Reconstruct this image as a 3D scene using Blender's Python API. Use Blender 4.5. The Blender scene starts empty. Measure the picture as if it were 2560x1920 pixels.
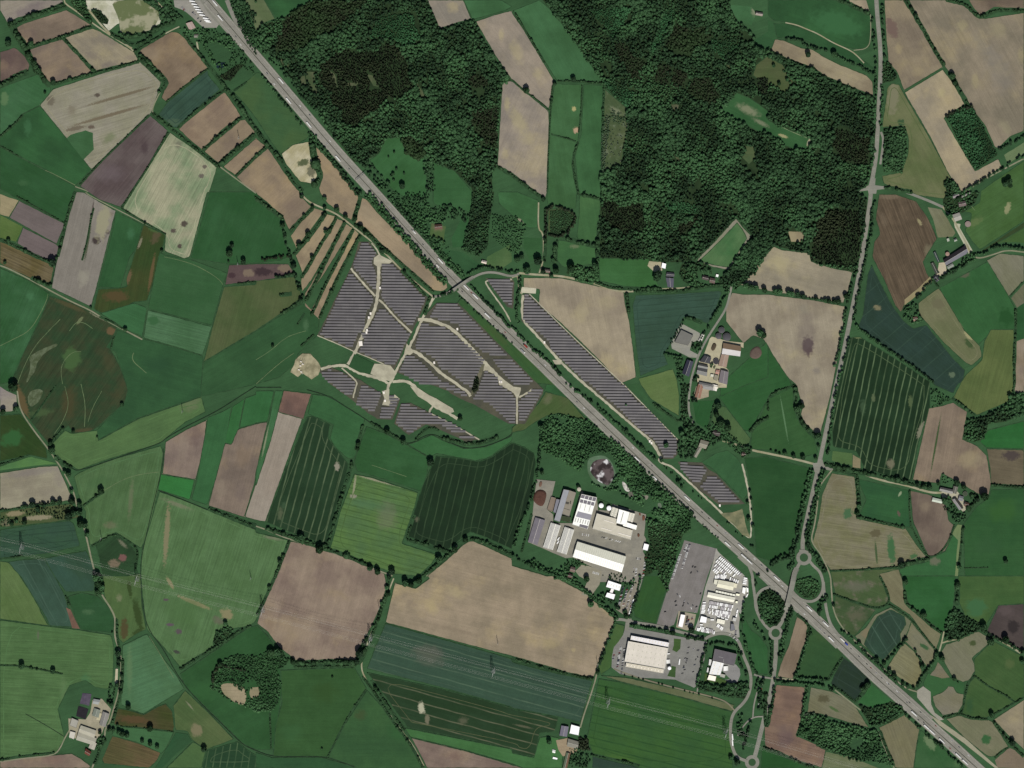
import bpy, math, random, re
import numpy as np
from mathutils import Vector, noise
from mathutils.geometry import tessellate_polygon
R = math.radians
random.seed(7)
rng = np.random.default_rng(7)
S = bpy.context.scene
C = S.collection
# ---------------------------------------------------------------- survey frames -> metres
W0, H0 = 2212.0, 1659.0
ZF = {'A': (1120, 880, 240), 'B': (1300, 1200, 340), 'C': (1640, 1340, 260), 'D': (1640, 1440, 260),
      'E': (1500, 1560, 400), 'F': (1660, 800, 220), 'G': (2280, 540, 220)}
def frame(k):
    if k in ZF:
        x, y, w = ZF[k]
        return x * .8640625, y * .8640625, w / 2560.0
    return int(k[0]) * 553.0, int(k[1]) * 414.75, .25
def P(s, n=2):
    """'@11 x,y[,r] ...' -> list of tuples in metres (x east, y north)"""
    out, f = [], frame('00')
    for t in s.split():
        if t[0] == '@':
            f = frame(t[1:]); continue
        v = [float(q) for q in t.split(',')]
        p = (f[0] + v[0] * f[2] - W0 / 2, H0 / 2 - (f[1] + v[1] * f[2]))
        if n > 2:
            p = p + tuple(q * f[2] for q in v[2:])
        out.append(p)
    return out
def lin(h):
    h = h.lstrip('#')
    c = [int(h[i:i + 2], 16) / 255 for i in (0, 2, 4)]
    r, g, b = [(x / 12.92 if x <= .04045 else ((x + .055) / 1.055) ** 2.4) for x in c]
    k = min(1, max(0, (g / max(r, b, 1e-4) - 1.05) / .6)) * min(1, max(0, (.15 - g) / .06))     # dark greens: survey tones were read a little too cold
    h_ = min(1, max(0, (r / max(b, 1e-4) - 1.3) / .5)) * (.93 < g / max(r, 1e-4) < 1.3) * (.08 < g < .22)
    r, g, b = r * (1 + .1 * h_), g * (1 + .07 * h_), b * (1 + .34 * h_)
    t = min(1, max(0, (b / max(r, 1e-4) - 1.3) / 1.0)) * (b < g * 1.1) * (r < .08)
    if r > g > b and r > .1: r, g = r * .975, g * 1.0
    if g > r:
        q = min(1, max(0, (g - .07) / .05)); r, g, b = r * (.93 + .13 * q), g * (.9 + .08 * q), b * (.93 + .02 * q)
    return (r * (1 + .04 * k + .1 * t), g * (1 - .10 * k - .04 * t), b * (1 - .20 * k) * (1 - .25 * t))
# ---------------------------------------------------------------- materials
class NT:
    def __init__(s, name):
        s.m = bpy.data.materials.new(name); s.m.use_nodes = True
        s.t = s.m.node_tree; s.b = s.t.nodes['Principled BSDF']
        s.b.inputs['Roughness'].default_value = .85
        s.b.inputs['Specular IOR Level'].default_value = .15
        s.pos = None
    def n(s, typ, ins=None, **kw):
        x = s.t.nodes.new(typ)
        for k, v in kw.items(): setattr(x, k, v)
        for k, v in (ins or {}).items():
            if isinstance(v, bpy.types.NodeSocket): s.t.links.new(v, x.inputs[k])
            else: x.inputs[k].default_value = v
        return x
    def P(s):
        if s.pos is None: s.pos = s.n('ShaderNodeNewGeometry').outputs['Position']
        return s.pos
    def noise(s, scale, detail=3, vec=None, rough=.55):
        return s.n('ShaderNodeTexNoise', {'Vector': vec if vec is not None else s.P(), 'Scale': scale, 'Detail': detail, 'Roughness': rough}).outputs['Fac']
    def math(s, op, a, b=0.0, c=0.0, clamp=False):
        return s.n('ShaderNodeMath', {0: a, 1: b, 2: c}, operation=op, use_clamp=clamp).outputs[0]
    def ramp(s, v, lo, hi):
        return s.n('ShaderNodeMapRange', {0: v, 1: lo, 2: hi, 3: 0.0, 4: 1.0}, interpolation_type='SMOOTHSTEP').outputs[0]
    def mix(s, f, a, b):
        def c(v): return v if isinstance(v, bpy.types.NodeSocket) else (*v, 1)
        x = s.n('ShaderNodeMix', data_type='RGBA')
        for i, v in ((0, f), (6, c(a)), (7, c(b))):
            if isinstance(v, bpy.types.NodeSocket): s.t.links.new(v, x.inputs[i])
            else: x.inputs[i].default_value = v
        return x.outputs[2]
    def scalec(s, c, f):
        x = s.n('ShaderNodeVectorMath', {0: c}, operation='SCALE')
        if isinstance(f, bpy.types.NodeSocket): s.t.links.new(f, x.inputs['Scale'])
        else: x.inputs['Scale'].default_value = f
        return x.outputs[0]
    def out(s, c):
        if isinstance(c, bpy.types.NodeSocket): s.t.links.new(c, s.b.inputs['Base Color'])
        else: s.b.inputs['Base Color'].default_value = (*c, 1)
        return s.m
def rot_vec(m, deg, sx, sy):
    mp = m.n('ShaderNodeMapping', {'Vector': m.P(), 'Rotation': (0, 0, -R(deg))})
    return m.n('ShaderNodeVectorMath', {0: mp.outputs[0], 1: (sx, sy, 0)}, operation='MULTIPLY').outputs[0]
FCOUNT = [0]
def field_mat(c1, c2=None, ang=0, streak=.25, blob=(), tram=None, size=70, con=1.0, patch=None, fine=.17):
    """soil / crop material: two tones in soft patches, tillage streaks along ang, wheel tracks, stains"""
    FCOUNT[0] += 1
    m = NT('field_surface_%d' % FCOUNT[0])
    a = lin(c1)
    b = lin(c2) if c2 else tuple(x * .78 for x in a)
    off = m.n('ShaderNodeVectorMath', {0: m.P(), 1: (FCOUNT[0] * 37.1, FCOUNT[0] * 17.3, 0)}, operation='ADD').outputs[0]
    f = m.ramp(m.noise(1 / size, 3, off), .5 - .2 / con, .5 + .2 / con)
    col = m.mix(f, a, b)
    if patch:
        col = m.mix(m.ramp(m.noise(1 / patch[1], 4, off, .6), .5, .74), col, lin(patch[0]))
    col = m.scalec(col, m.math('MULTIPLY_ADD', m.noise(1 / 17, 4, off, .65), .36, .82))
    sb = m.noise(1.0, 2, rot_vec(m, ang, .004, .085), .6)
    col = m.scalec(col, m.math('MULTIPLY_ADD', sb, .26, .87))
    sv = rot_vec(m, ang, .012, .33)
    st = m.noise(1.0, 4, sv, .6)
    g = m.math('MULTIPLY_ADD', m.math('SUBTRACT', st, .5), streak * 2.4, 1.0)
    g = m.math('MULTIPLY', g, m.math('MULTIPLY_ADD', m.math('SUBTRACT', m.noise(.35, 3), .5), fine * 2, 1.0))
    col = m.scalec(col, g)
    if tram:
        tc, ta, sp, w, k = tram
        mp = m.n('ShaderNodeMapping', {'Vector': m.P(), 'Rotation': (0, 0, -R(ta))})
        y = m.n('ShaderNodeSeparateXYZ', {0: mp.outputs[0]}).outputs[1]
        y = m.math('ADD', y, m.math('MULTIPLY', m.noise(.02, 1), 4.0))
        fr = m.math('PINGPONG', m.math('DIVIDE', y, sp), .5)
        ln = m.math('SUBTRACT', 1.0, m.ramp(fr, w / sp * .35, w / sp * .9))
        ln = m.math('MULTIPLY', ln, m.math('MULTIPLY_ADD', m.ramp(m.noise(.02, 3, off, .7), .3, .7), .6 * k, .25 * k), clamp=True)
        col = m.mix(ln, col, lin(tc))
    for (x, y, rx, ry, ra, bc, k) in blob:
        d = m.n('ShaderNodeVectorMath', {0: m.P(), 1: (x, y, 0)}, operation='SUBTRACT').outputs[0]
        mp = m.n('ShaderNodeMapping', {'Vector': d, 'Rotation': (0, 0, R(ra)), 'Scale': (rx, ry, 1e5)}, vector_type='TEXTURE')
        le = m.n('ShaderNodeVectorMath', {0: mp.outputs[0]}, operation='LENGTH').outputs['Value']
        le = m.math('ADD', le, m.math('MULTIPLY', m.math('SUBTRACT', m.noise(1.6 / max(min(rx, ry), 3), 4), .5), 1.3))
        q = m.math('MULTIPLY', m.math('SUBTRACT', 1.0, m.ramp(le, *((.3, 1.15) if k < .88 else (.55, 1.05)))), k * .72 if k < .88 else k)
        col = m.mix(q, col, lin(bc))
    return m.out(col)
MC = {}
def flat(c, rough=.8, var=.10, scale=.25, spec=.15, metal=0.0):
    k = (c, rough, var, scale, metal)
    if k in MC: return MC[k]
    m = NT('surface_' + c.strip('#'))
    m.b.inputs['Roughness'].default_value = rough
    m.b.inputs['Specular IOR Level'].default_value = spec
    m.b.inputs['Metallic'].default_value = metal
    n = m.math('MULTIPLY_ADD', m.math('SUBTRACT', m.noise(scale, 4), .5), var * 2.6, 1.0)
    MC[k] = m.out(m.scalec(m.mix(0.0, lin(c), lin(c)), n))
    return MC[k]
def foliage(name, c1, c2, c3=None):
    """leaf colour drawn per plant (attribute) and per clump (noise)"""
    m = NT(name)
    at = m.n('ShaderNodeAttribute', attribute_name='tone')
    col = m.mix(at.outputs['Fac'], lin(c1), lin(c2))
    if c3:
        col = m.mix(m.ramp(m.noise(.012, 2), .45, .62), col, lin(c3))
    col = m.scalec(col, m.math('MULTIPLY_ADD', m.noise(.7, 2), .9, .55))
    m.b.inputs['Roughness'].default_value = .75
    return m.out(col)
# ---------------------------------------------------------------- object helpers
def link(o, parent=None):
    C.objects.link(o)
    if parent: o.parent = parent
    return o
def obj(name, verts, faces, mats, parent=None, fm=None, loc=None, rz=0):
    me = bpy.data.meshes.new(name)
    me.from_pydata([tuple(v) for v in verts], [], faces)
    for m in (mats if isinstance(mats, (list, tuple)) else [mats]): me.materials.append(m)
    if fm is not None:
        me.polygons.foreach_set('material_index', fm)
    me.update()
    o = bpy.data.objects.new(name, me)
    if loc is not None: o.location = loc
    o.rotation_euler[2] = rz
    return link(o, parent)
def empty(name, loc=(0, 0, 0), rz=0):
    o = bpy.data.objects.new(name, None); o.location = loc; o.rotation_euler[2] = rz
    o.empty_display_size = 1
    return link(o)
def tag(o, label=None, cat=None, group=None, kind=None):
    if label: o['label'] = label
    if cat: o['category'] = cat
    if group: o['group'] = group
    if kind: o['kind'] = kind
    return o
class MB:
    """collects boxes, prisms and tubes into one mesh"""
    def __init__(s): s.v, s.f, s.m = [], [], []
    def add(s, vs, fs, mi=0):
        k = len(s.v); s.v += [tuple(v) for v in vs]
        s.f += [tuple(i + k for i in f) for f in fs]; s.m += [mi] * len(fs)
    def prism(s, poly, z0, z1, mi=0, cap=None, bottom=True):
        n = len(poly)
        vs = [(x, y, z0) for x, y in poly] + [(x, y, z1) for x, y in poly]
        s.add(vs, [(i, (i + 1) % n, n + (i + 1) % n, n + i) for i in range(n)], mi)
        s.add([(x, y, z1) for x, y in poly], [tuple(range(n))], mi if cap is None else cap)
        if bottom: s.add([(x, y, z0) for x, y in poly], [tuple(reversed(range(n)))], mi)
    def box(s, x0, y0, z0, x1, y1, z1, mi=0):
        s.prism([(x0, y0), (x1, y0), (x1, y1), (x0, y1)], z0, z1, mi)
    def tube(s, a, b, r0, r1=None, n=6, mi=0):
        r1 = r0 if r1 is None else r1
        a, b = Vector(a), Vector(b); d = (b - a).normalized()
        u = d.orthogonal().normalized(); w = d.cross(u)
        ring = lambda p, r: [p + (u * math.cos(t * 2 * math.pi / n) + w * math.sin(t * 2 * math.pi / n)) * r for t in range(n)]
        vs = ring(a, r0) + ring(b, r1)
        s.add(vs, [(i, (i + 1) % n, n + (i + 1) % n, n + i) for i in range(n)] + [tuple(reversed(range(n))), tuple(range(n, 2 * n))], mi)
    def disc(s, x, y, r, z0, z1, mi=0, cap=None, n=28):
        s.prism([(x + r * math.cos(2 * math.pi * i / n), y + r * math.sin(2 * math.pi * i / n)) for i in range(n)], z0, z1, mi, cap)
    def build(s, name, mats, parent=None, loc=None, rz=0):
        return obj(name, s.v, s.f, mats, parent, s.m, loc, rz)
def area(p):
    return sum(p[i][0] * p[(i + 1) % len(p)][1] - p[(i + 1) % len(p)][0] * p[i][1] for i in range(len(p))) / 2
def ccw(p):
    return list(p) if area(p) > 0 else list(reversed(p))
def rough_poly(p, step=9.0, amp=.7):
    out = []
    n = len(p)
    for i in range(n):
        a, b = Vector(p[i][:2]), Vector(p[(i + 1) % n][:2])
        L = (b - a).length
        k = max(1, int(L / step))
        for j in range(k):
            q = a.lerp(b, j / k)
            d = noise.noise_vector((q.x * .06, q.y * .06, 3.1)) * amp + noise.noise_vector((q.x * .3, q.y * .3, 9.1)) * amp * .4
            out.append((q.x + d.x, q.y + d.y))
    return out
def round_poly(p, it=2):
    for _ in range(it):
        q = []
        for i in range(len(p)):
            a, b = p[i], p[(i + 1) % len(p)]
            q += [(a[0] * .75 + b[0] * .25, a[1] * .75 + b[1] * .25), (a[0] * .25 + b[0] * .75, a[1] * .25 + b[1] * .75)]
        p = q
    return p
CELL = 3.0
TOP = np.zeros((760, 960)); gx_, gy_ = np.meshgrid((np.arange(960) - 480) * CELL, (np.arange(760) - 380) * CELL)
LASTZ = [0]
def raise_over(mask, dz=.008):
    """height just above whatever sheet already lies under these cells"""
    m = mask.copy(); m[1:] |= mask[:-1]; m[:-1] |= mask[1:]; m[:, 1:] |= mask[:, :-1]; m[:, :-1] |= mask[:, 1:]
    z = (TOP[m].max() if m.any() else 0) + dz
    TOP[m] = z; LASTZ[0] = z
    return z
def poly_mask(p):
    xs = [q[0] for q in p]; ys = [q[1] for q in p]
    i0, i1 = [int(np.clip(v / CELL + 480, 1, 958)) for v in (min(xs) - 4, max(xs) + 5)]
    j0, j1 = [int(np.clip(v / CELL + 380, 1, 758)) for v in (min(ys) - 4, max(ys) + 5)]
    m = np.zeros(TOP.shape, bool)
    if i1 > i0 and j1 > j0:
        a, b = gx_[j0:j1, i0:i1], gy_[j0:j1, i0:i1]
        m[j0:j1, i0:i1] = inside(p, a.ravel(), b.ravel()).reshape(a.shape)
    return m | line_mask(p, 2)
def line_mask(p, w):
    m = np.zeros(TOP.shape, bool); k = int(math.ceil(w / 2 / CELL))
    for q in p:
        i, j = int(round(q[0] / CELL + 480)), int(round(q[1] / CELL + 380))
        if 0 <= i < 960 and 0 <= j < 760: m[max(0, j - k):j + k + 1, max(0, i - k):i + k + 1] = True
    return m
def sheet(name, poly, mat, z=None, step=7.0, amp=1.1, parent=None):
    """a ground sheet, each a centimetre above the one before"""
    p = ccw(rough_poly(poly, step, amp))
    if z is None: z = raise_over(poly_mask(resample([q[:2] for q in p] + [p[0]], 3)))
    tri = tessellate_polygon([[Vector((x, y, 0)) for x, y in p]])
    fs = []
    for t in tri:
        a, b, c = [p[i] for i in t]
        cr = (b[0] - a[0]) * (c[1] - a[1]) - (b[1] - a[1]) * (c[0] - a[0])
        fs.append(tuple(t) if cr > 0 else (t[0], t[2], t[1]))
    o = obj(name, [(x, y, z) for x, y in p], fs, mat, parent)
    if parent is None: o['kind'] = 'structure'
    return o
def smooth_line(p, it=2):
    p = [q[:2] for q in p]
    for _ in range(it):
        q = [p[0]]
        for i in range(len(p) - 1):
            a, b = p[i], p[i + 1]
            q += [(a[0] * .75 + b[0] * .25, a[1] * .75 + b[1] * .25), (a[0] * .25 + b[0] * .75, a[1] * .25 + b[1] * .75)]
        q.append(p[-1]); p = q
    return p
def resample(p, step):
    out = [Vector(p[0][:2])]; acc = 0.0
    for i in range(len(p) - 1):
        a, b = Vector(p[i][:2]), Vector(p[i + 1][:2]); L = (b - a).length
        if L < 1e-6: continue
        t = step - acc
        while t <= L:
            out.append(a.lerp(b, t / L)); t += step
        acc = L - (t - step)
    out.append(Vector(p[-1][:2]))
    return out
def normals(q):
    ns = []
    for i in range(len(q)):
        d = (q[min(i + 1, len(q) - 1)] - q[max(i - 1, 0)])
        d = d.normalized() if d.length > 1e-6 else Vector((1, 0))
        ns.append(Vector((-d.y, d.x)))
    return ns
def ribbon(name, line, w, mat, z=None, step=6.0, off=0.0, jit=0.0, kind='structure', thick=0, parent=None, zf=None, sm=2):
    q = resample(smooth_line(line, sm) if len(line) > 2 else line, step); ns = normals(q)
    if z is None: z = raise_over(line_mask(resample(q, 3), w + 2))
    vs, fs = [], []
    for i, (p, n) in enumerate(zip(q, ns)):
        j1 = jit * noise.noise((p.x * .15, p.y * .15, 1)); j2 = jit * noise.noise((p.x * .15, p.y * .15, 5))
        zz = z if zf is None else z + zf(i / (len(q) - 1))
        a = p + n * (off + w / 2 + j1); b = p + n * (off - w / 2 + j2)
        vs += [(a.x, a.y, zz), (b.x, b.y, zz)]
    m = len(q)
    for i in range(m - 1): fs.append((2 * i + 1, 2 * i + 3, 2 * i + 2, 2 * i))
    o = obj(name, vs, fs, mat, parent)
    if kind and parent is None: o['kind'] = kind
    return o
def dashes(name, line, off, w, z, mat, dash=6.0, gap=12.0, s0=None, s1=None):
    q = resample(smooth_line(line), 3.0); ns = normals(q)
    mb = MB(); i = 0; d = int(dash / 3); g = int(gap / 3)
    while i + d < len(q):
        vs = []
        for k in range(i, i + d + 1):
            a = q[k] + ns[k] * (off + w / 2); b = q[k] + ns[k] * (off - w / 2)
            vs += [(a.x, a.y, z), (b.x, b.y, z)]
        mb.add(vs, [(2 * k + 1, 2 * k + 3, 2 * k + 2, 2 * k) for k in range(d)])
        i += d + g
    o = mb.build(name, mat); o['kind'] = 'structure'
    return o
def inside(poly, x, y):
    """vectorised point in polygon"""
    r = np.zeros(len(x), bool); n = len(poly)
    for i in range(n):
        x0, y0 = poly[i][:2]; x1, y1 = poly[(i + 1) % n][:2]
        if y0 == y1: continue
        c = ((y0 > y) != (y1 > y)) & (x < (x1 - x0) * (y - y0) / (y1 - y0) + x0)
        r ^= c
    return r
ORD = 'first second third fourth fifth sixth seventh eighth ninth tenth eleventh twelfth thirteenth fourteenth fifteenth sixteenth seventeenth eighteenth nineteenth twentieth'.split()
TENS = {20: 'twenty', 30: 'thirty', 40: 'forty', 50: 'fifty', 60: 'sixty'}
def ordinal(i):
    i += 1
    if i <= 20: return ORD[i - 1]
    t, u = i // 10 * 10, i % 10
    return (TENS[t][:-1] + 'ieth') if u == 0 else TENS[t] + ' ' + ORD[u - 1]
# ---------------------------------------------------------------- plants
def ico(sub):
    t = (1 + 5 ** .5) / 2
    v = [(-1, t, 0), (1, t, 0), (-1, -t, 0), (1, -t, 0), (0, -1, t), (0, 1, t), (0, -1, -t), (0, 1, -t), (t, 0, -1), (t, 0, 1), (-t, 0, -1), (-t, 0, 1)]
    f = [(0, 11, 5), (0, 5, 1), (0, 1, 7), (0, 7, 10), (0, 10, 11), (1, 5, 9), (5, 11, 4), (11, 10, 2), (10, 7, 6), (7, 1, 8), (3, 9, 4), (3, 4, 2), (3, 2, 6), (3, 6, 8), (3, 8, 9), (4, 9, 5), (2, 4, 11), (6, 2, 10), (8, 6, 7), (9, 8, 1)]
    v = [Vector(x).normalized() for x in v]
    for _ in range(sub):
        c = {}; g = []
        def mid(a, b):
            k = (min(a, b), max(a, b))
            if k not in c: c[k] = len(v); v.append((v[a] + v[b]).normalized())
            return c[k]
        for a, b, d in f:
            x, y, z = mid(a, b), mid(b, d), mid(d, a)
            g += [(a, x, z), (b, y, x), (d, z, y), (x, y, z)]
        f = g
    return v, f
def crown_template(seed, sub=1, leaves=46, kind='broad'):
    """unit crown: radius 1, base z=0, top about z=1.7; lumpy body plus many leaf clumps standing off it"""
    r = random.Random(seed)
    v, f = ico(sub)
    vs = []
    for p in v:
        if kind == 'broad':
            q = 1 + .55 * noise.noise(p * 1.6 + Vector((seed * 3.3, 0, 0))) + .35 * noise.noise(p * 4.1 + Vector((0, seed * 2.1, 0)))
            vs.append((p.x * .84 * q, p.y * .84 * q, .85 + p.z * .72 * q))
        else:
            h = (p.z + 1) / 2
            rr = (1 - h) ** .8 * (1 + .5 * noise.noise(p * 3 + Vector((seed, 0, 0)))) * .95
            a = math.atan2(p.y, p.x)
            vs.append((math.cos(a) * rr, math.sin(a) * rr, h * 2.6 + .1))
    fs = [tuple(x) for x in f]
    for _ in range(leaves):
        a = r.uniform(0, 6.283); zz = r.uniform(-.5, 1)
        if kind == 'broad':
            rad = math.sqrt(max(0, 1 - zz * zz)); k = r.uniform(.78, 1.12)
            c = Vector((math.cos(a) * rad * k * .9, math.sin(a) * rad * k * .9, .85 + zz * .8 * k)); s = r.uniform(.14, .3)
            n = Vector((math.cos(a) * rad, math.sin(a) * rad, zz)) + Vector((r.gauss(0, .5), r.gauss(0, .5), r.gauss(0, .5)))
        else:
            h = r.uniform(0, .9); rr = (1 - h) ** .8 * r.uniform(.8, 1.15)
            c = Vector((math.cos(a) * rr, math.sin(a) * rr, h * 2.6)); s = r.uniform(.12, .24)
            n = Vector((math.cos(a), math.sin(a), .5)) + Vector((r.gauss(0, .3), r.gauss(0, .3), r.gauss(0, .3)))
        n.normalize(); u = n.orthogonal().normalized(); w = n.cross(u)
        t = r.uniform(0, 3); u, w = u * math.cos(t) + w * math.sin(t), w * math.cos(t) - u * math.sin(t)
        k = len(vs)
        for (i, j) in ((-1, -.7), (1, -.6), (.8, .8), (-.7, .9)):
            vs.append(tuple(c + u * s * i + w * s * j))
        fs += [(k, k + 1, k + 2), (k, k + 2, k + 3)]
    return np.array([tuple(x) for x in vs]), np.array(fs)
TPL = {'broad': [crown_template(i) for i in range(9)], 'spruce': [crown_template(50 + i, kind='spruce', leaves=40) for i in range(5)],
       'bush': [crown_template(80 + i, leaves=16) for i in range(5)]}
def scatter_mesh(name, pts, mat, kind='broad', trunks=False):
    """pts rows: x, y, radius, height scale, tone -> one mesh"""
    V, F, T = [], [], []; k = 0
    for i, (x, y, r, h, tone) in enumerate(pts):
        tv, tf = TPL[kind][int(rng.integers(len(TPL[kind])))]
        a = rng.uniform(0, 6.283); c, s = math.cos(a), math.sin(a)
        v = np.empty_like(tv)
        v[:, 0] = (tv[:, 0] * c - tv[:, 1] * s) * r + x
        v[:, 1] = (tv[:, 0] * s + tv[:, 1] * c) * r * rng.uniform(.85, 1.15) + y
        v[:, 2] = tv[:, 2] * r * h + (max(0, r * .5) if kind == 'broad' else .1)
        V.append(v); F.append(tf + k); k += len(tv)
        T.append(np.full(len(tv), tone, np.float32))
        if trunks:
            n = 5; tr = r * .09; zt = r * 1.0
            ang = np.arange(n) * 2 * math.pi / n
            b = np.stack([x + tr * np.cos(ang), y + tr * np.sin(ang), np.zeros(n)], 1)
            t2 = np.stack([x + tr * .6 * np.cos(ang), y + tr * .6 * np.sin(ang), np.full(n, zt)], 1)
            V += [b, t2]
            F.append(np.array([q for j in range(n) for q in ((j, (j + 1) % n, n + (j + 1) % n), (j, n + (j + 1) % n, n + j))]) + k)
            T.append(np.full(2 * n, -1., np.float32)); k += 2 * n
    V = np.concatenate(V).astype(np.float32); F = np.concatenate(F).astype(np.int32); T = np.concatenate(T)
    me = bpy.data.meshes.new(name)
    me.vertices.add(len(V)); me.vertices.foreach_set('co', V.ravel())
    me.loops.add(F.size); me.loops.foreach_set('vertex_index', F.ravel())
    me.polygons.add(len(F)); me.polygons.foreach_set('loop_start', np.arange(0, F.size, 3, dtype=np.int32))
    at = me.attributes.new('tone', 'FLOAT', 'POINT'); at.data.foreach_set('value', np.clip(T, 0, 1))
    me.materials.append(mat); me.update(calc_edges=True)
    o = bpy.data.objects.new(name, me)
    return link(o)
M_BROAD = foliage('broadleaf_foliage', '#26472c', '#3c643f', '#446b45')
M_DARK = foliage('spruce_foliage', '#202d21', '#33422e')
M_MIX = foliage('mixed_foliage', '#213a27', '#33573a', '#3b6240')
M_RUST = foliage('rusty_foliage', '#2c3424', '#2e482c')
M_BRIGHT = foliage('young_foliage', '#28523a', '#376543')
M_GREY = foliage('grey_scrub_foliage', '#6f7a6c', '#3c5a42')
M_BUSH = foliage('hedge_foliage', '#1f3a22', '#35583a')
M_BARK = flat('#4a4034')
LEAF = {'mix': M_MIX, 'broad': M_BROAD, 'dark': M_DARK, 'rust': M_RUST, 'bright': M_BRIGHT, 'grey': M_GREY, 'bush': M_BUSH}
FLOOR = field_mat('#1d321d', '#284026', 0, .1, size=20, fine=.3)
def wood(name, poly, leaf='mix', sp=6.6, rmin=3.0, rmax=4.9, holes=(), kind='broad', label='', cat='woodland', dens=1.0, h=1.25, floor=True, rough=True):
    """a wood: one mass of crowns over its own dark floor"""
    if floor and dens > .8 and leaf != 'grey':
        sheet('forest_floor', [(p[0], p[1]) for p in poly], FLOOR, amp=1.5) if not holes else None
    xs = [p[0] for p in poly]; ys = [p[1] for p in poly]
    sp = sp * .72; rmin *= .8; rmax *= .86
    gx, gy = np.meshgrid(np.arange(min(xs), max(xs), sp), np.arange(min(ys), max(ys), sp * .88))
    gx = gx + (np.arange(gx.shape[0]) % 2)[:, None] * sp * .5
    x = gx.ravel() + rng.uniform(-.48, .48, gx.size) * sp; y = gy.ravel() + rng.uniform(-.48, .48, gx.size) * sp
    jj = np.array([noise.noise_vector((a * .035, b * .035, 3.3))[:2] for a, b in zip(x, y)]) * 7
    jj *= min(1, len(x) / 3000)
    ok = inside(poly, x + jj[:, 0] * .6, y + jj[:, 1] * .6)
    for hh in holes: ok &= ~inside(hh, x + jj[:, 0] * 2, y + jj[:, 1] * 2)
    ok &= rng.uniform(0, 1, x.size) < dens * .98
    x, y = x[ok], y[ok]
    if not len(x): return None
    pts = []
    for a, b in zip(x, y):
        q = noise.noise((a * .013, b * .013, 4.0)); q2 = noise.noise((a * .05, b * .05, 14.0))
        if noise.noise((a * .022, b * .022, 21.0)) > .47 and rng.uniform() < .8 and len(x) > 900: continue
        r = rng.uniform(rmin * .7, rmax) * (.92 + .55 * q + .25 * q2)
        if rng.uniform() < .06: r *= 1.35
        pts.append((a, b, max(1.2, r), h * rng.uniform(.7, 1.15) * (1 - .25 * q), min(1, max(0, .5 + q * 1.3 + q2 * .5 + rng.normal(0, .2)))))
    o = scatter_mesh(name, pts, LEAF[leaf], kind)
    tag(o, label, cat, kind='stuff')
    return o
def belt(name, line, w, leaf='mix', sp=5.2, r=(2.2, 3.8), dens=.8, label='', off=0.0, kind='broad', h=1.2, cat='tree belt'):
    q = resample(smooth_line(line), sp * .8); ns = normals(q); pts = []
    rows = max(1, int(w / sp))
    for p, n in zip(q, ns):
        for k in range(rows):
            if rng.uniform() > dens: continue
            o_ = off + (k - (rows - 1) / 2) * sp + rng.uniform(-1.6, 1.6)
            pts.append((p.x + n.x * o_ + rng.uniform(-1.5, 1.5), p.y + n.y * o_ + rng.uniform(-1.5, 1.5), rng.uniform(*r), h * rng.uniform(.8, 1.2), rng.uniform(0, 1)))
    pts = pts or [(q[0].x, q[0].y, r[0], h, .5)]
    o = scatter_mesh(name, pts, LEAF[leaf], kind)
    return tag(o, label, cat, kind='stuff')
VERGE = field_mat('#21402a', '#2f5236', 0, .1, size=12, fine=.3)
def hedge(label, line, r=1.5, leaf='bush', gap=.12, h=1.0, cat='hedge', group=None):
    ribbon('verge', line, r * 3.2, VERGE, jit=r * .6)
    q = resample(smooth_line(line) if len(line) > 2 else line, r * 1.05); ns = normals(q); pts = []
    for p, n in zip(q, ns):
        if rng.uniform() < gap: continue
        s = r * rng.uniform(.5, 1.3) * (1 + .9 * noise.noise((p.x * .05, p.y * .05, 7)))
        if rng.uniform() < .05: s *= 1.6
        if noise.noise((p.x * .06, p.y * .06, 31)) > .42: continue
        pts.append((p.x + n.x * rng.uniform(-.5, .5) * r, p.y + n.y * rng.uniform(-.5, .5) * r, s, h * rng.uniform(.8, 1.2), rng.uniform(0, 1)))
    o = scatter_mesh('hedge', pts, LEAF[leaf], 'bush')
    return tag(o, label, cat, group)
# single trees: crown and trunk meshes shared, every tree an object of its own
def tree_assets():
    crowns = []
    for i in range(7):
        tv, tf = crown_template(200 + i, sub=2, leaves=170)
        me = bpy.data.meshes.new('crown'); me.from_pydata([tuple(v) for v in tv], [], [tuple(int(q) for q in f) for f in tf])
        at = me.attributes.new('tone', 'FLOAT', 'POINT'); at.data.foreach_set('value', np.full(len(tv), (i * .37) % 1, np.float32))
        me.materials.append(M_BUSH if i % 2 else M_MIX); me.update(); crowns.append(me)
    trunks = []
    for i in range(2):
        mb = MB()
        mb.tube((0, 0, 0), (0.02, .03, .7), .10, .07, 8)
        for k in range(5):
            a = k * 1.26 + i
            mb.tube((0.02, .03, .6), (math.cos(a) * .45, math.sin(a) * .45, 1.15 + .1 * (k % 2)), .05, .02, 5)
        t = mb.build('trunk', M_BARK); trunks.append(t.data); bpy.data.objects.remove(t)
    return crowns, trunks
CROWNS, TRUNKS = tree_assets()
NTREE = [0]
def one_tree(x, y, r, label, group=None, name='tree', h=1.15, leaf=None):
    NTREE[0] += 1
    e = empty(name, (x, y, 0), random.uniform(0, 6.28))
    c = bpy.data.objects.new('crown', random.choice(CROWNS)); t = bpy.data.objects.new('trunk', random.choice(TRUNKS))
    for o in (c, t): C.objects.link(o); o.parent = e
    c.location = (0, 0, r * .55); c.scale = (r, r * random.uniform(.88, 1.1), r * h)
    t.scale = (r, r, r)
    tag(e, label, 'tree', group)
    return e
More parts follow.
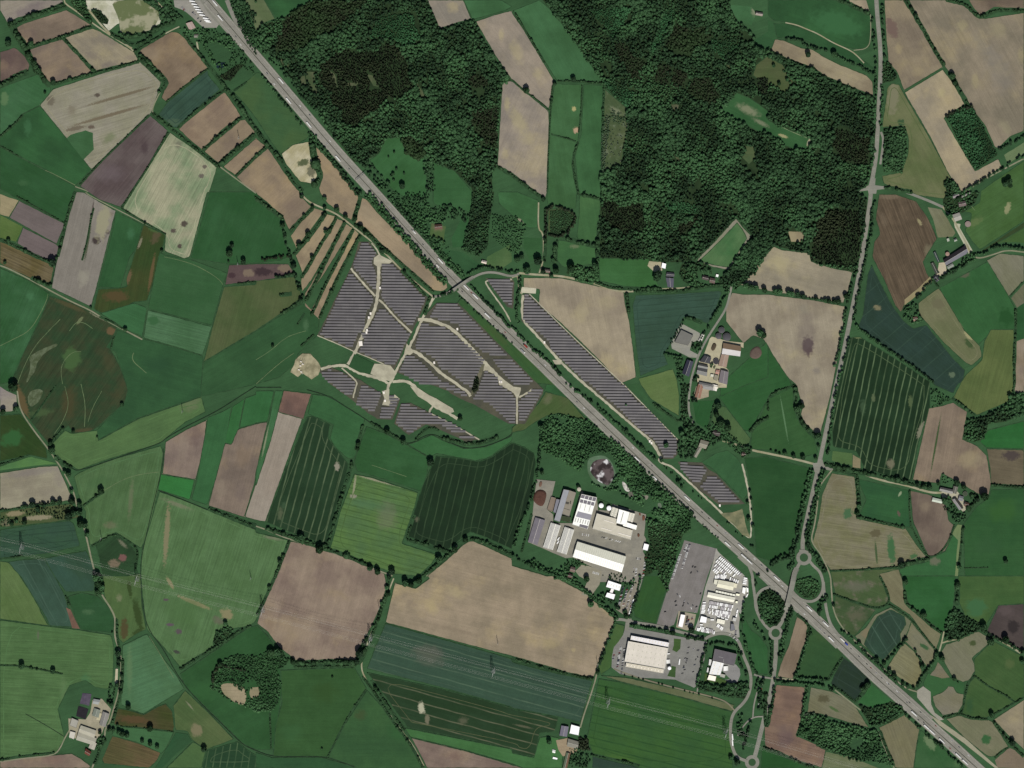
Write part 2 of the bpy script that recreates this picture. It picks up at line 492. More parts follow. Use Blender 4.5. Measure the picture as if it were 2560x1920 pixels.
def trees(desc, s, end=None, size=None, group=None):
    """a row of single trees; end = 'west'/'north'..., the end the labels count from"""
    p = P(s, 3)
    if end in ('west', 'east'): p.sort(key=lambda q: q[0], reverse=end == 'east')
    if end in ('north', 'south'): p.sort(key=lambda q: q[1], reverse=end == 'north')
    for i, q in enumerate(p):
        r = q[2] if len(q) > 2 else 4.0
        w = 'large' if r > 6 else ('small' if r < 3.2 else 'round')
        if len(p) == 1: lab = '%s dark green tree %s' % (w, desc)
        else: lab = '%s tree %s, %s from the %s' % (w, desc, ordinal(i), end)
        one_tree(q[0], q[1], r, lab, group or (('trees ' + desc) if len(p) > 1 else None))
# ---------------------------------------------------------------- ground and fields
GZ = field_mat('#2c5035', '#335a3b', 20, .2, size=90)
o = obj('ground', [(-5000, -5000, 0), (5000, -5000, 0), (5000, 5000, 0), (-5000, 5000, 0)], [(0, 1, 2, 3)], GZ); o['kind'] = 'structure'
K = dict(
    tan=('#978a73', '#877b69'), brown=('#80705f', '#716355'), mauve=('#7b736a', '#8b8272'), dkp=('#4c4140', '#5d5350'),
    g1=('#244d31', '#2b5a39'), g2=('#30593a', '#386342'), g3=('#496944', '#42603e'), g4=('#3b5937', '#455f39'),
    blu=('#30504a', '#2a473d'), dk=('#1b3721', '#213f27'), oli=('#3c4527', '#2d4424'), hay=('#6a6a4c', '#5c6343'),
    pale=('#828468', '#75786a'), gs=('#335c38', '#2a5230'), sand=('#a89f84', '#968d72'))
FN = dict(tan='field', brown='field', mauve='field', dkp='field', g1='meadow', g2='meadow', g3='meadow', g4='meadow', blu='field',
          dk='field', oli='field', hay='meadow', pale='field', gs='meadow', sand='sand_ground')
def fld(k, s, ang=0, streak=.22, blob='', tram=None, c=None, **kw):
    """blob: 'x,y,rx,ry,rot,colour,strength' items in the same frame"""
    bl = []
    f = frame(s.split()[0][1:])
    for t in blob.split():
        if t[0] == '@': f = frame(t[1:]); continue
        v = t.split(',')
        x, y, rx, ry, ra = [float(q) for q in v[:5]]
        kk = float(v[6]); kk = kk if kk >= .88 else kk * (.8 if k in ('tan', 'brown') else 1.2)
        bl.append((f[0] + x * f[2] - W0 / 2, H0 / 2 - (f[1] + y * f[2]), rx * f[2], ry * f[2], -ra, v[5], min(1, kk)))
    c1, c2 = c or K[k]
    if k in ('tan', 'brown') and streak < .3:
        kw.setdefault('con', 1.3); kw.setdefault('patch', ('#%02x%02x%02x' % tuple(min(255, int(int(c1[i:i + 2], 16) * q)) for i, q in ((1, 1.06), (3, 1.055), (5, .98))), 95))
        c2 = '#%02x%02x%02x' % tuple(int(int(c2[i:i + 2], 16) * .93) for i in (1, 3, 5))
    p = P(s); fm = field_mat(c1, c2, -ang, streak, bl, tram, **kw)
    o = sheet(FN[k], p, fm)
    if abs(area(p)) > 2500: ribbon('verge', p + [p[0]], 1.5, VERGE, jit=1.0, sm=0)
    if k in ('dk', 'blu', 'gs') and tram: headland(p, tram[0], 9 if k == 'blu' else 13, 1.3, .8 if k == 'dk' else .35, fm, c1)
    elif k in ('g3', 'pale', 'hay') and abs(area(p)) > 9000: headland(p, '#%s' % c1[1:], 8, 1.6, .5, None, c1, 1.14)
    return o
def headland(p, col, inset, w, k, fm, base, gain=1.0):
    """the pair of wheel tracks left where the machines turn"""
    q = [Vector(v) for v in ccw(p)]; n = len(q); r = []
    for i in range(n):
        a, b = (q[i] - q[i - 1]).normalized(), (q[(i + 1) % n] - q[i]).normalized()
        na, nb = Vector((-a.y, a.x)), Vector((-b.y, b.x)); m = na + nb
        if m.length < .5: continue
        r.append(q[i] + m.normalized() * min(inset / max(.45, m.length / 2), inset * 2))
    if len(r) < 4: return
    xs = np.array([v.x for v in r]); ys = np.array([v.y for v in r])
    if not inside(p, xs, ys).all(): r = [v for v, t in zip(r, inside(p, xs, ys)) if t]
    if len(r) < 4: return
    a, b = lin(base), lin(col); key = (base, col, k, gain)
    if key not in HM:
        hx = lambda v: max(0, min(255, int((12.92 * v if v < .0031 else 1.055 * v ** (1 / 2.4) - .055) * 255 + .5)))
        raw = [int(base[i:i + 2], 16) * (1 - k) + int(col[i:i + 2], 16) * k for i in (1, 3, 5)]
        raw = [min(255, int(v * (1 + (gain - 1) * .5))) for v in raw]
        HM[key] = field_mat('#%02x%02x%02x' % tuple(raw), None, 0, .1, size=25)
    r = [(v.x, v.y) for v in r]
    ribbon('wheel_track', r + [r[0]], w, HM[key], jit=.5)
HM = {}
W1 = P('@10 0,290 60,210 190,170 300,120 430,60 500,0 1090,0 1480,0 1590,260 1880,180 1990,380 2090,540 2212,700 2130,710 2100,1000 2080,1440 2040,1500 2040,1659 @11 2060,0 1875,0 @10 1860,1620 1720,1480 1530,1400 1460,1340 1440,1250 1250,1190 1130,1190 1060,1330 980,1370 850,1400 600,1080 560,1000 150,480 0,380')
W2 = P('@20 250,-20 700,-20 1880,-20 1885,60 1950,190 2050,260 2100,330 2060,400 2212,440 @30 20,450 250,555 430,635 620,735 800,820 905,855 930,1100 915,1300 900,1480 850,1600 @31 780,-10 855,60 850,200 800,540 760,690 740,690 560,660 372,600 360,530 60,470 0,520 @21 2180,560 2100,700 1960,800 1880,830 1840,850 1780,760 1850,690 2075,375 1940,222 1590,590 1400,610 760,568 760,50 @20 770,1500 950,1420 960,1300 1000,950 800,750 520,340 330,80')
GLADE = [P(s) for s in ('@10 200,510 260,520 310,620 270,600', '@10 430,620 500,620 540,850 500,820 440,720', '@10 780,720 900,710 860,745 780,745', '@10 960,640 1010,650 1060,750 1010,740', '@10 1350,700 1400,730 1500,850 1490,910 1400,800', '@10 340,690 420,650 440,760 380,740', '@10 630,610 680,640 710,760 660,700')]
for w_ in (W1, W2): sheet('forest_floor', w_, FLOOR, amp=1.5)
for w_ in GLADE: sheet('meadow', w_, field_mat('#3a5236', '#4d573a', size=20), amp=2)
for w_ in ('@20 1400,1340 1480,1380 1450,1420', '@20 1360,900 1440,900 1430,960 1370,950', '@20 1850,560 1900,570 1880,600'): sheet('meadow', P(w_), field_mat('#3f5236', '#55573f', size=20), amp=2)
# --- north-west
fld('mauve', '@00 0,0 545,0 540,30 330,95 115,180 60,190 0,90', -18, .15, '250,90,180,60,-20,#665c5e,.7')
fld('brown', '@00 125,250 200,205 575,85 790,215 700,250 540,320 240,410 200,330', -18, .15, '250,300,90,60,0,#5f5050,.6')
fld('brown', '@00 255,430 330,400 530,335 680,480 800,630 480,720 440,735 330,600', -18, .12, '620,640,60,30,0,#635a4c,.6', c=('#80705c', '#74665a'))
fld('tan', '@00 550,325 800,245 860,270 1160,450 1195,520 830,610 680,470', 38, .2, '800,480,90,45,20,#5f5754,.85 950,560,110,45,-10,#605856,.8 1120,500,60,30,0,#6a5f5c,.6', c=('#8a8069', '#7c7466'))
fld('brown', '@00 0,450 130,410 210,480 260,560 240,620 0,715', -15, .12, '200,520,90,60,0,#50443f,.6 20,570,60,60,0,#86725c,.7', c=('#6a5a4f', '#5c4d47'))
fld('g1', '@00 0,760 330,640 430,750 440,790 345,910 200,980 0,1180', 30, .15, '40,850,40,70,0,#4c6b48,.8', c=('#2c5a3b', '#356043'))
fld('g1', '@00 0,1185 200,985 345,915 575,1195 690,1330 720,1380 790,1465 655,1600 0,1262', 30, .12, '240,1100,40,90,0,#3b6a49,.5')
fld('g1', '@00 0,1272 650,1612 640,1659 @01 650,0 570,275 170,68 0,-30', 30, .12, '@00 200,1580,60,30,0,#3c6242,.5', c=('#214c2b', '#27553a'))
fld('pale', '@00 460,770 1210,530 1390,710 1380,760 1310,970 1200,1080 790,1465 720,1380 690,1330 575,1195 345,910', -17, .34,
    '1040,830,360,16,-16,#655c4a,.95 930,1000,380,17,-16,#665c4a,.95 840,822,28,22,0,#4c443b,.95 440,870,40,50,0,#544c42,.9 620,950,50,50,-45,#6a6252,.7 650,1110,110,22,-12,#62594a,.9 950,1190,80,40,-40,#5d6b4c,.7 790,1098,36,20,0,#564b40,.9 450,900,110,110,0,#6f6b59,.5', c=('#817d66', '#777a63'), size=45)
fld('g1', '@00 575,1195 610,1165 740,1125 800,1150 810,1290 720,1380 640,1280', 10, .12, '', c=('#2e5737', '#345d3e'))
fld('dkp', '@00 1300,1000 1450,1128 1390,1250 1150,1640 @01 1040,130 860,68 @00 690,1608 790,1480 1200,1090', -50, .3, '@00 1250,1280,40,60,0,#3a2e31,.7 950,1500,150,90,0,#62575a,.5')
fld('pale', '@00 1470,1145 1880,1430 1810,1659 @01 1790,0 1640,560 1590,575 1420,510 1432,370 1060,140 @00 1290,1430', -62, .5,
    '@01 1590,275,36,30,-40,#433b35,.95 1498,335,30,22,0,#4a423c,.95 1553,468,24,24,0,#453d37,.95 @00 1540,1250,40,45,0,#5d584d,.7 1740,1520,30,22,0,#57504a,.9 1770,1440,26,20,0,#5b544b,.8', c=('#8c9078', '#6d8063'), size=60, con=1.3)
fld('brown', '@00 1215,430 1320,355 1480,275 1540,280 1620,350 1800,580 1440,880 1395,850 1445,700 1350,590 1200,460', -45, .1, '1300,470,120,80,0,#8c7d68,.7', c=('#796956', '#716150'))
fld('blu', '@00 1370,990 1450,880 1640,730 1795,600 1800,650 1900,770 1540,1105 1500,1100', -42, .35, '1500,1060,90,40,0,#47614a,.6', ('#1f3a36', 42, 14, 2.2, .7))
fld('brown', '@00 1540,1110 1940,790 2030,920 2080,1000 1920,1120 1750,1296 1640,1210', -42, .12, '1650,1170,90,60,0,#675548,.7', c=('#84735e', '#7b6a5a'))
fld('brown', '@00 1765,1310 1920,1150 2065,1040 2120,1035 2205,1140 2080,1260 1900,1415 1850,1380', -42, .1, c=('#7f705b', '#78695a'))
fld('brown', '@00 1930,1440 2212,1195 @10 85,1262 0,1345 @00 2040,1520', -42, .1, c=('#85755f', '#7d6d5b'))
fld('brown', '@00 2045,1530 @10 0,1368 105,1280 250,1500 380,1640 @11 370,5 400,50 480,130 290,340 235,215 80,75 @00 2100,1590', -42, .12, '@11 300,120,90,60,0,#716155,.5', c=('#88775f', '#7c6d5c'))
for s in ('490,140 590,165 380,440 350,480 300,380', '610,190 690,210 600,380 480,570 400,700 340,540 380,490', '700,230 760,250 640,480 480,760 400,860 385,760 480,610',
          '775,270 835,310 600,690 430,940 420,880 470,800', '850,320 900,370 545,1095 480,1055 500,990'):
    fld('brown', '@11 ' + s, -58, .16, c=('#8b7c63', '#82735d'))
fld('brown', '@11 480,1020 425,960 430,1010 545,1100 580,1020 520,930', -58, .1, c=('#84745e', '#7b6b58'))
fld('g4', '@10 0,630 40,630 130,720 460,1140 450,1190 215,1330 140,1240 0,1020 @00 2100,880 2010,780 2150,690', 10, .15, '@10 20,640,60,60,0,#27503a,.6', c=('#3a5a37', '#335839'))
fld('sand', '@10 220,1330 320,1250 470,1220 490,1300 520,1420 570,1530 500,1590 380,1570 260,1420', -50, .2, '410,1405,60,35,-20,#45563c,.95 480,1480,45,60,0,#5a5f48,.8', c=('#aaa288', '#98906f'), size=25)
fld('tan', '@10 515,1262 620,1370 870,1640 @11 870,0 895,30 835,250 740,190 620,100 550,0 @10 545,1620 580,1530 540,1420', 40, .1, c=('#8b7a61', '#83745f'))
fld('tan', '@11 905,45 950,60 1060,190 1190,320 1640,745 1655,830 1610,860 1530,850 1400,760 1260,620 1110,480 950,310 860,270 862,200', 38, .14, '980,200,200,90,45,#9a8c72,.6', c=('#907f67', '#867762'))
# quarry lake and its banks
fld('sand', '@00 725,0 1350,0 1400,150 1370,250 1130,300 1040,300 1030,200 940,270 800,110 730,60', 0, .2, '1150,150,130,130,0,#5c6748,.8', c=('#b8b4a2', '#9a987f'), size=22)
# --- woodland clearings and the strip fields of the north
fld('g1', '@10 70,0 490,0 430,50 300,110 190,170', 0, .1)
fld('hay', '@10 0,0 65,0 160,160 60,200 0,260 @00 2160,120 2100,0', 0, .1, c=('#57664a', '#4a5f41'))
fld('tan', '@10 1480,0 1790,0 1862,165 1590,250', 60, .15, '1700,60,60,60,70,#a2946f,.8', c=('#8b8071', '#827a6e'))
fld('g2', '@10 1795,0 2120,0 2212,60 2150,90 1870,170', 0, .1)
fld('tan', '@10 1900,185 2060,130 2212,92 @20 0,110 130,300 360,690 318,945 0,690 @10 2080,500', 50, .12,
    '@10 2120,300,30,60,0,#a39770,.8 @20 40,450,60,130,-20,#a0946e,.7 220,640,50,60,0,#a0946f,.6', c=('#8d8172', '#857b6e'), size=60)
fld('tan', '@10 2130,700 2212,700 @20 0,702 315,960 320,1050 300,1659 @21 303,0 285,60 160,-30 @20 0,1508 @10 2085,1440', -65, .14,
    '@20 60,1050,160,70,60,#a0956e,.8 130,1200,80,60,0,#9a8f70,.7 @10 2170,900,30,80,0,#a3986f,.8 2150,1330,40,60,0,#a3976f,.7', c=('#8c8172', '#857b70'), size=50)
fld('g2', '@20 10,92 240,0 370,120 570,400 780,700 390,700 170,350', 60, .12)
fld('g2', '@20 370,725 600,730 600,900 570,1210 520,1370 530,1500 570,1659 @21 560,0 550,150 430,120 310,110 305,0 @20 330,1050 340,900', 80, .12, '535,940,22,26,0,#a09868,.9 555,1125,32,32,0,#a58a70,1', c=('#305735', '#3a6340'))
fld('g1', '@20 620,730 790,740 780,1100 765,1659 @21 765,50 580,20 575,0 @20 560,1500 545,1350 600,1150', 80, .1, c=('#2c5535', '#35603d'))
fld('g2', '@21 585,20 765,60 745,440 560,400 580,200', 80, .1, c=('#335b38', '#3b623c'))
fld('g4', '@20 800,770 1010,950 1000,1150 960,1300 950,1420 800,1480 770,1400 785,1000', 60, .2, '900,960,70,30,30,#768067,.7', c=('#46583c', '#3a5237'), patch=('#5c6a55', 12))
fld('g2', '@10 1130,1192 1250,1190 1440,1335 1470,1400 1475,1659 @11 1475,0 1470,40 1300,50 1200,0 @10 1180,1640 980,1385 1060,1330', -40, .12, c=('#2b5732', '#33603c'))
fld('g2', '@10 1530,1400 1720,1480 1870,1659 @11 1868,0 1860,180 1780,150 1680,170 1530,100 @10 1530,1600', 0, .1, c=('#2b5735', '#315c3a'))
fld('g2', '@21 0,0 50,0 230,75 220,310 130,310 0,200 @11 2100,100 2090,0', 20, .15, '@21 60,250,50,25,30,#7b7d62,.8', c=('#2d5634', '#34603d'))
fld('g1', '@11 1690,400 1800,180 1840,230 1790,470 1700,480', 0, .1)
fld('g4', '@11 1520,250 1640,300 1620,440 1500,370', 0, .1, '1570,300,60,50,0,#6a604c,.7')
fld('g1', '@11 1620,490 1780,520 1960,640 1820,720 1640,540', 30, .1, c=('#25503a', '#2c573a'))
fld('g2', '@11 2000,560 2200,450 2212,600 2100,680 1980,620', 0, .1, '2060,400,30,80,0,#7b7a5c,.6', c=('#3a5c38', '#47643f'))
fld('g2', '@21 100,390 250,400 245,590 150,590 100,480', 0, .1, c=('#2a5433', '#305a38'))
fld('g4', '@21 315,150 420,140 550,190 500,330 390,385 310,340', 0, .2, c=('#3a5234', '#44593a'))
fld('g2', '@21 400,415 540,440 730,480 720,620 450,650 375,580', 0, .1, '540,470,50,20,0,#6a7352,.6', c=('#37613a', '#305937'))
fld('g2', '@21 745,570 1180,580 1200,640 1225,700 1270,830 980,815 760,770', 0, .1, c=('#2d5a31', '#346139'))
fld('sand', '@21 1185,600 1290,605 1300,680 1230,690 1170,640', 0, .1)
fld('hay', '@21 1935,225 1990,300 2070,380 1880,675 1740,650 1590,590 1760,420', -55, .15, c=('#7b7860', '#6c7355'))
fld('gs', '@21 1945,265 1995,330 2030,400 1870,650 1740,630 1620,595 1790,430', -55, .15, c=('#33603a', '#4a6a45'))
fld('g2', '@20 1760,985 1860,900 1940,800 2060,850 2212,960 @30 0,1040 200,1130 375,1200 360,1250 310,1312 150,1260 0,1180 @20 2212,1190 2080,1110 1900,1020', 25, .15,
    '2040,950,120,45,25,#85836a,.7 2150,1060,90,22,28,#7d8066,.6 @30 130,1175,50,16,20,#8b8c68,.9 200,1130,200,9,24,#6e8060,.8 350,1230,14,40,20,#9a957b,.9', c=('#265232', '#2f5a38'))
fld('g2', '@20 1880,40 2070,60 2110,120 2070,220 1960,180 1900,100', 20, .1, '2100,100,40,50,0,#8d8a74,.7')
fld('g2', '@20 2060,370 2212,270 @30 0,170 60,200 80,330 0,440 @20 2212,440', 20, .1, c=('#25503a', '#2c5739'))
fld('oli', '@20 2110,560 2212,480 @30 0,490 130,560 230,720 150,795 0,740 @20 2080,650', 0, .2, c=('#485539', '#3f5535'))
fld('g2', '@20 2000,1270 2090,1240 2100,1360 2050,1420 1990,1360', 0, .2, c=('#46593c', '#36553a'))
# --- north-east
fld('g1', '@30 0,0 560,0 620,10 860,100 885,130 880,400 860,420 740,420 640,400 300,240 150,190 60,180 0,130', 20, .1, '@30 600,200,260,110,20,#2f6040,.9')
fld('g1', '@30 50,205 150,202 430,292 720,442 930,600 890,590 620,480 320,350 150,320 80,330', 25, .1, c=('#224c32', '#295539'))
fld('tan', '@30 60,340 140,350 300,420 380,425 480,490 620,560 850,650 905,710 910,840 800,800 620,720 430,620 250,540 100,490 20,450', 22, .15, c=('#8b8068', '#80755f'))
fld('tan', '@30 700,0 850,0 880,110 720,50', 20, .1)
fld('tan', '@30 1005,0 1175,0 1300,180 1510,580 1175,780 1115,620 1040,540 1020,300', 62, .15, '1070,240,55,110,-20,#66544c,.9 1130,420,40,60,0,#958765,.8 1300,620,60,60,0,#958765,.5', c=('#80745f', '#786c5c'))
fld('tan', '@30 1215,0 1560,0 1700,40 1800,150 1880,160 2212,110 2212,1130 2090,1180 1990,1280 1960,1270 1880,1090 1780,960 1740,900 1660,760 1540,590 1300,150', 62, .2,
    '1680,220,60,60,0,#948a68,.8 1990,250,80,110,-30,#8e8566,.7 1790,700,40,80,0,#968b68,.7 2000,600,120,260,-20,#76706a,.6 1850,400,60,200,-30,#747069,.5 2050,1100,50,90,-30,#8c8569,.7 2190,480,40,80,0,#958a66,.7', c=('#807563', '#79705f'))
fld('brown', '@30 1740,0 2212,0 2212,70 1950,60 1830,130 1760,40', 10, .2, c=('#6f6253', '#64584b'))
fld('tan', '@30 1180,800 1510,600 1600,720 1700,900 1560,990 1520,1020 1640,1230 1790,1480 1990,1370 2020,1440 1850,1560 1690,1659 @31 1660,0 @30 1560,1500 1400,1180', 62, .12,
    '1640,1200,60,90,0,#a59b78,.6 1500,800,40,50,0,#a19770,.7', c=('#96896f', '#8f8470'))
fld('hay', '@30 1030,760 1070,720 1130,730 1185,830 1400,1200 1560,1500 1640,1659 @31 1540,60 1300,30 1200,-15 @30 1000,1590 985,1520 1150,1490 1210,1330 1215,1200 1185,1090 985,1100 1015,900', 62, .15,
    '1080,850,60,170,5,#6c6b4b,.9 1150,1060,35,40,0,#2c5036,.9', c=('#4c5e3c', '#5a643f'))
fld('hay', '@30 2040,1340 2212,1230 2212,1330 2070,1420', -30, .1, c=('#5c7150', '#54694a'))
fld('g4', '@30 1840,1650 2050,1500 2212,1390 @31 2212,0 2212,250 1830,500 1760,420 1700,330 1750,260 1760,180 1700,170 1830,90', -32, .2,
    '@31 2070,140,30,60,20,#7b8260,.8 1790,260,40,90,60,#5f7048,.6', c=('#36592f', '#3d6038'))
fld('oli', '@31 1850,505 2212,262 2212,310 1980,440 1850,520', -32, .1, c=('#2f4528', '#2a3f24'))
fld('g4', '@31 1960,460 2212,315 2212,440 2040,430', -32, .1, c=('#36582f', '#3b5c35'))
fld('brown', '@31 960,20 1100,20 1280,80 1380,220 1420,300 1460,400 1340,600 1370,700 1400,740 1200,930 1150,1040 1100,980 1000,750 900,560 920,430 970,360 930,230', 68, .75,
    '1040,40,120,30,0,#7a6c58,.8 1390,500,50,60,0,#77725a,.8 1310,260,16,40,-30,#88805f,.9 1000,240,30,80,-20,#6f6250,.7', c=('#4b4133', '#594d3d'), size=40, fine=.2)
fld('sand', '@31 1400,730 1420,780 1300,880 1180,980 1180,930 1300,830', -40, .1, c=('#7b7350', '#8a7f60'))
fld('hay', '@31 1380,130 1500,150 1620,350 1600,385 1470,392 1430,250', 60, .15)
fld('blu', '@31 895,630 1000,840 1060,960 1160,1100 1250,1180 1370,1150 1600,1440 1700,1540 1690,1640 1640,1659 @32 1600,80 1440,10 @31 1300,1540 780,1165 820,1050 860,720', 40, .2,
    '945,1000,40,28,20,#6f6a50,.9 1590,1580,34,30,0,#4e6350,.8 1350,1140,60,10,-12,#6e8464,.9', ('#38564a', 40, 34, 1.6, .5), c=('#263f3d', '#213a34'))
fld('dk', '@31 700,1260 790,1250 1100,1440 1400,1640 @32 1400,20 1400,200 1300,500 1240,830 840,750 800,650 760,580 560,540 555,400 590,100', -75, .25,
    '@32 910,120,20,40,0,#4b5e44,.8 1230,150,22,60,0,#455b3e,.8 1320,400,30,90,20,#6c6c50,.9 1060,690,40,50,0,#5f6349,.9 820,200,30,80,0,#3d5a42,.7 @31 780,1250,50,20,0,#5a6b48,.8 1000,1350,300,9,35,#5a6b48,.8', ('#50684a', 78, 14.2, 2.0, 1.3), c=('#122c1a', '#1a3723'))
fld('gs', '@32 560,580 730,600 725,700 640,690 550,660', 10, .1, c=('#41603a', '#47653d'))
fld('hay', '@32 735,610 800,650 800,740 730,720', 10, .2, c=('#7d7358', '#6f6a50'))
fld('tan', '@31 50,470 120,500 360,530 372,600 560,660 730,690 700,830 650,960 0,855 @21 1960,800 2050,700 2140,600', 15, .12, '@31 100,600,110,90,0,#a09672,.8', c=('#8f8570', '#877e6c'))
fld('tan', '@21 1900,870 2000,885 @31 0,885 400,935 665,990 640,1230 560,1659 @32 540,100 460,400 440,460 380,430 270,300 300,200 240,0 @31 180,1610 90,1500 0,1330 @21 2170,1270 2080,1240 2000,1310 1850,1120 1850,1000', 80, .1,
    '@31 345,1330,60,100,0,#4c3f3f,.98 330,1200,100,240,0,#5f5552,.75 420,1545,40,36,0,#625c5a,.8 310,1010,60,60,0,#777264,.7 @21 1920,1160,30,40,0,#6f6152,.8', c=('#8e8471', '#857a69'))
fld('g1', '@31 1480,830 1900,600 2080,900 2130,1000 2140,1185 1920,1190 1900,1240 1810,1330 1700,1200', 60, .1, '1690,710,60,40,0,#4d5540,.8 2060,1080,80,90,0,#1f4d2a,.8', c=('#275533', '#2d5c38'))
fld('hay', '@31 1300,960 1440,850 1480,830 1700,1200 1830,1330 1850,1420 1760,1500 1700,1470 1520,1300 1370,1130 1300,1050', 55, .15, '1470,960,70,60,0,#5b5a3c,.8 1730,1240,24,60,-45,#8b8c67,.9 1740,1310,60,30,50,#344f2f,.9', c=('#5f6544', '#545f3c'))
fld('hay', '@31 1890,590 2000,530 2212,550 2212,770 2080,900', 55, .2, c=('#6b6a50', '#5f6548'))
fld('hay', '@31 2100,920 2212,790 2212,960 2150,1000', 55, .2, c=('#5c5c42', '#525a3c'))
fld('g4', '@31 1925,1190 2125,1190 2130,1659 @32 2120,90 2060,160 1800,270 1700,200 1600,120 @31 1700,1590 1850,1450 1870,1290', -75, .25, c=('#52633b', '#475c36'))
fld('g1', '@31 2150,1010 2212,960 2212,1270 2150,1280', 0, .1, c=('#1f4d31', '#245236'))
fld('tan', '@31 2150,1290 2212,1270 2212,1659 @32 2212,120 2130,60 @31 2140,1600', 80, .1, '@31 2190,1540,30,60,0,#6c5f58,.7', c=('#877b6b', '#80735f'))
fld('tan', '@31 175,340 330,342 340,430 200,430', 0, .1, c=('#93886a', '#8b7f66'))
# --- east side below the cross road
fld('g1', '@22 1790,110 2000,0 @31 0,1345 185,1625 @32 215,30 0,125 @22 2212,130 2120,290 2080,405 2000,400 1790,115', -20, .1, c=('#23522f', '#2a5834'))
fld('g1', '@22 1800,0 @21 2200,1300 @31 0,1340 @22 2212,-60 1990,20 1800,110', -20, .1, c=('#25542f', '#2b5a36'))
fld('g4', '@32 0,130 220,22 240,180 275,320 400,470 430,600 240,640 0,570 @22 2212,570 2060,560 2070,420 2140,300', -20, .12, '@32 140,300,8,220,-10,#4f7150,.9', c=('#28502d', '#2f5733'))
fld('g1', '@22 1560,150 1750,140 1690,400 1590,330', -70, .1, c=('#1f5030', '#245636'))
fld('g2', '@22 1760,180 1850,200 1950,330 2060,470 2040,560 1900,480 1780,370 1720,330', -70, .12, c=('#3a5a3a', '#425f3c'))
fld('g1', '@22 1630,680 1760,600 1860,570 1950,640 1990,720 2050,930 2000,1000 1900,900 1720,720', -60, .1, c=('#29543a', '#305c3c'))
fld('g1', '@22 2010,640 2212,625 @32 0,635 180,680 370,730 310,1000 200,1485 30,1530 @22 2110,1490 2080,1000', 5, .1, c=('#1f4828', '#264f2d'))
fld('hay', '@32 550,770 750,800 770,950 800,1010 740,1110 850,1160 1190,1250 1290,1400 1385,1510 1100,1590 540,1610 450,1480 385,1370 430,1200 470,950', 8, .45,
    '690,1120,48,60,10,#3b6043,.98 1065,1430,40,150,-5,#36603e,.98 1265,1500,40,45,0,#39603e,.95 930,1290,60,40,0,#54503a,.8 600,850,110,80,20,#625c45,.7 935,1460,12,120,-5,#3b5538,.98', c=('#6b684b', '#63633f'), size=30)
fld('g1', '@32 770,820 960,860 1220,920 1230,1240 1050,1210 790,1130 850,1000', 12, .15, '1140,950,12,30,30,#7b8a6f,.8 1130,1120,14,30,-20,#5a4a42,.9', c=('#22503a', '#285839'))
fld('brown', '@32 1390,210 1500,190 1600,160 1720,240 1680,480 1800,530 1890,620 1930,850 1900,1000 1700,880 1500,770 1480,860 1250,830', -80, .2,
    '1750,650,130,90,0,#93876a,.8 1450,520,9,290,10,#33512f,.98 1560,250,100,120,0,#6a5c50,.6', c=('#7d6e5d', '#736557'))
fld('brown', '@32 1230,920 1410,960 1540,1050 1560,1180 1610,1220 1540,1440 1390,1500 1250,1180', -80, .15, '1360,1060,60,50,0,#7d705c,.8 1450,1260,90,110,0,#574a44,.7', c=('#6d6053', '#5f534a'))
fld('dkp', '@32 1890,560 2212,570 2212,880 1930,875 1915,700', 10, .25, '2100,620,90,50,0,#423a37,.8', c=('#57503f', '#655c49'))
fld('g1', '@32 1830,500 1900,400 2212,320 2212,560 1890,550', 0, .1, c=('#1e5a32', '#245f38'))
fld('g1', '@32 1930,915 2212,905 2212,1659 1700,1659 1690,1210 1800,1060 1910,985', 0, .12, '2030,1100,150,120,0,#2e5a2a,.7 1900,1400,150,100,0,#2b5335,.5', c=('#24502f', '#2b5632'))
fld('g1', '@32 1620,1250 1680,1255 1620,1659 1130,1659 1150,1560 1390,1510 1530,1450', 0, .1, '1440,1530,50,45,0,#59614f,.8', c=('#29593a', '#2e5f3a'))
fld('hay', '@32 1640,1215 1690,1220 1680,1300 1640,1659 1615,1659 1640,1350 1590,1290', -80, .1, c=('#5f7350', '#647750'))
# --- south-east
fld('oli', '@32 540,1620 1120,1595 1160,1659 @33 960,0 1040,130 1040,250 960,285 580,155', 20, .2, '@33 760,90,150,60,0,#5f5c4a,.7', c=('#43593a', '#3a5535'), patch=('#5b5c47', 20))
fld('oli', '@33 580,165 930,292 880,360 750,520 650,470 570,330', 20, .2, '760,340,110,60,0,#5c5747,.7', c=('#3b5435', '#354f33'), patch=('#555843', 20))
fld('hay', '@33 965,0 @32 960,1640 1130,1600 @33 1160,30 1190,250 1500,490 1450,640 1230,340 1050,220', 50, .25, c=('#686746', '#5f6142'))
fld('g1', '@33 1170,0 1620,0 1620,200 1520,480 1400,430 1200,260', 0, .1, c=('#21542f', '#285b37'))
fld('g4', '@33 1645,0 2212,0 2212,240 1990,250 1880,430 1700,340 1640,200', 0, .12, '1800,270,110,90,0,#34603f,.8', c=('#335630', '#3c5c34'))
fld('dkp', '@33 1990,255 2212,240 2212,650 1890,480', 20, .15, '2120,440,60,70,0,#292424,.9 2050,300,90,60,0,#544a48,.7', c=('#3d3634', '#463e3b'))
fld('hay', '@33 750,520 850,440 920,335 1060,270 1240,380 1210,480 1160,560 1080,640 1010,735 820,600', 20, .15, '860,500,60,60,0,#6f6750,.8', c=('#666a50', '#5a6349'))
fld('blu', '@33 830,590 880,460 945,350 1060,290 1180,350 1190,420 1140,500 1150,560 1060,650 1000,725 900,670', 58, .2, '', ('#4a665a', -58, 24, 1.8, .6), c=('#29483f', '#263f36'))
fld('hay', '@33 1240,400 1450,650 1440,700 1380,790 1300,700 1260,640 1180,560 1210,480', 50, .3, '1350,610,55,20,35,#2f5737,.98', c=('#66664a', '#6d684b'))
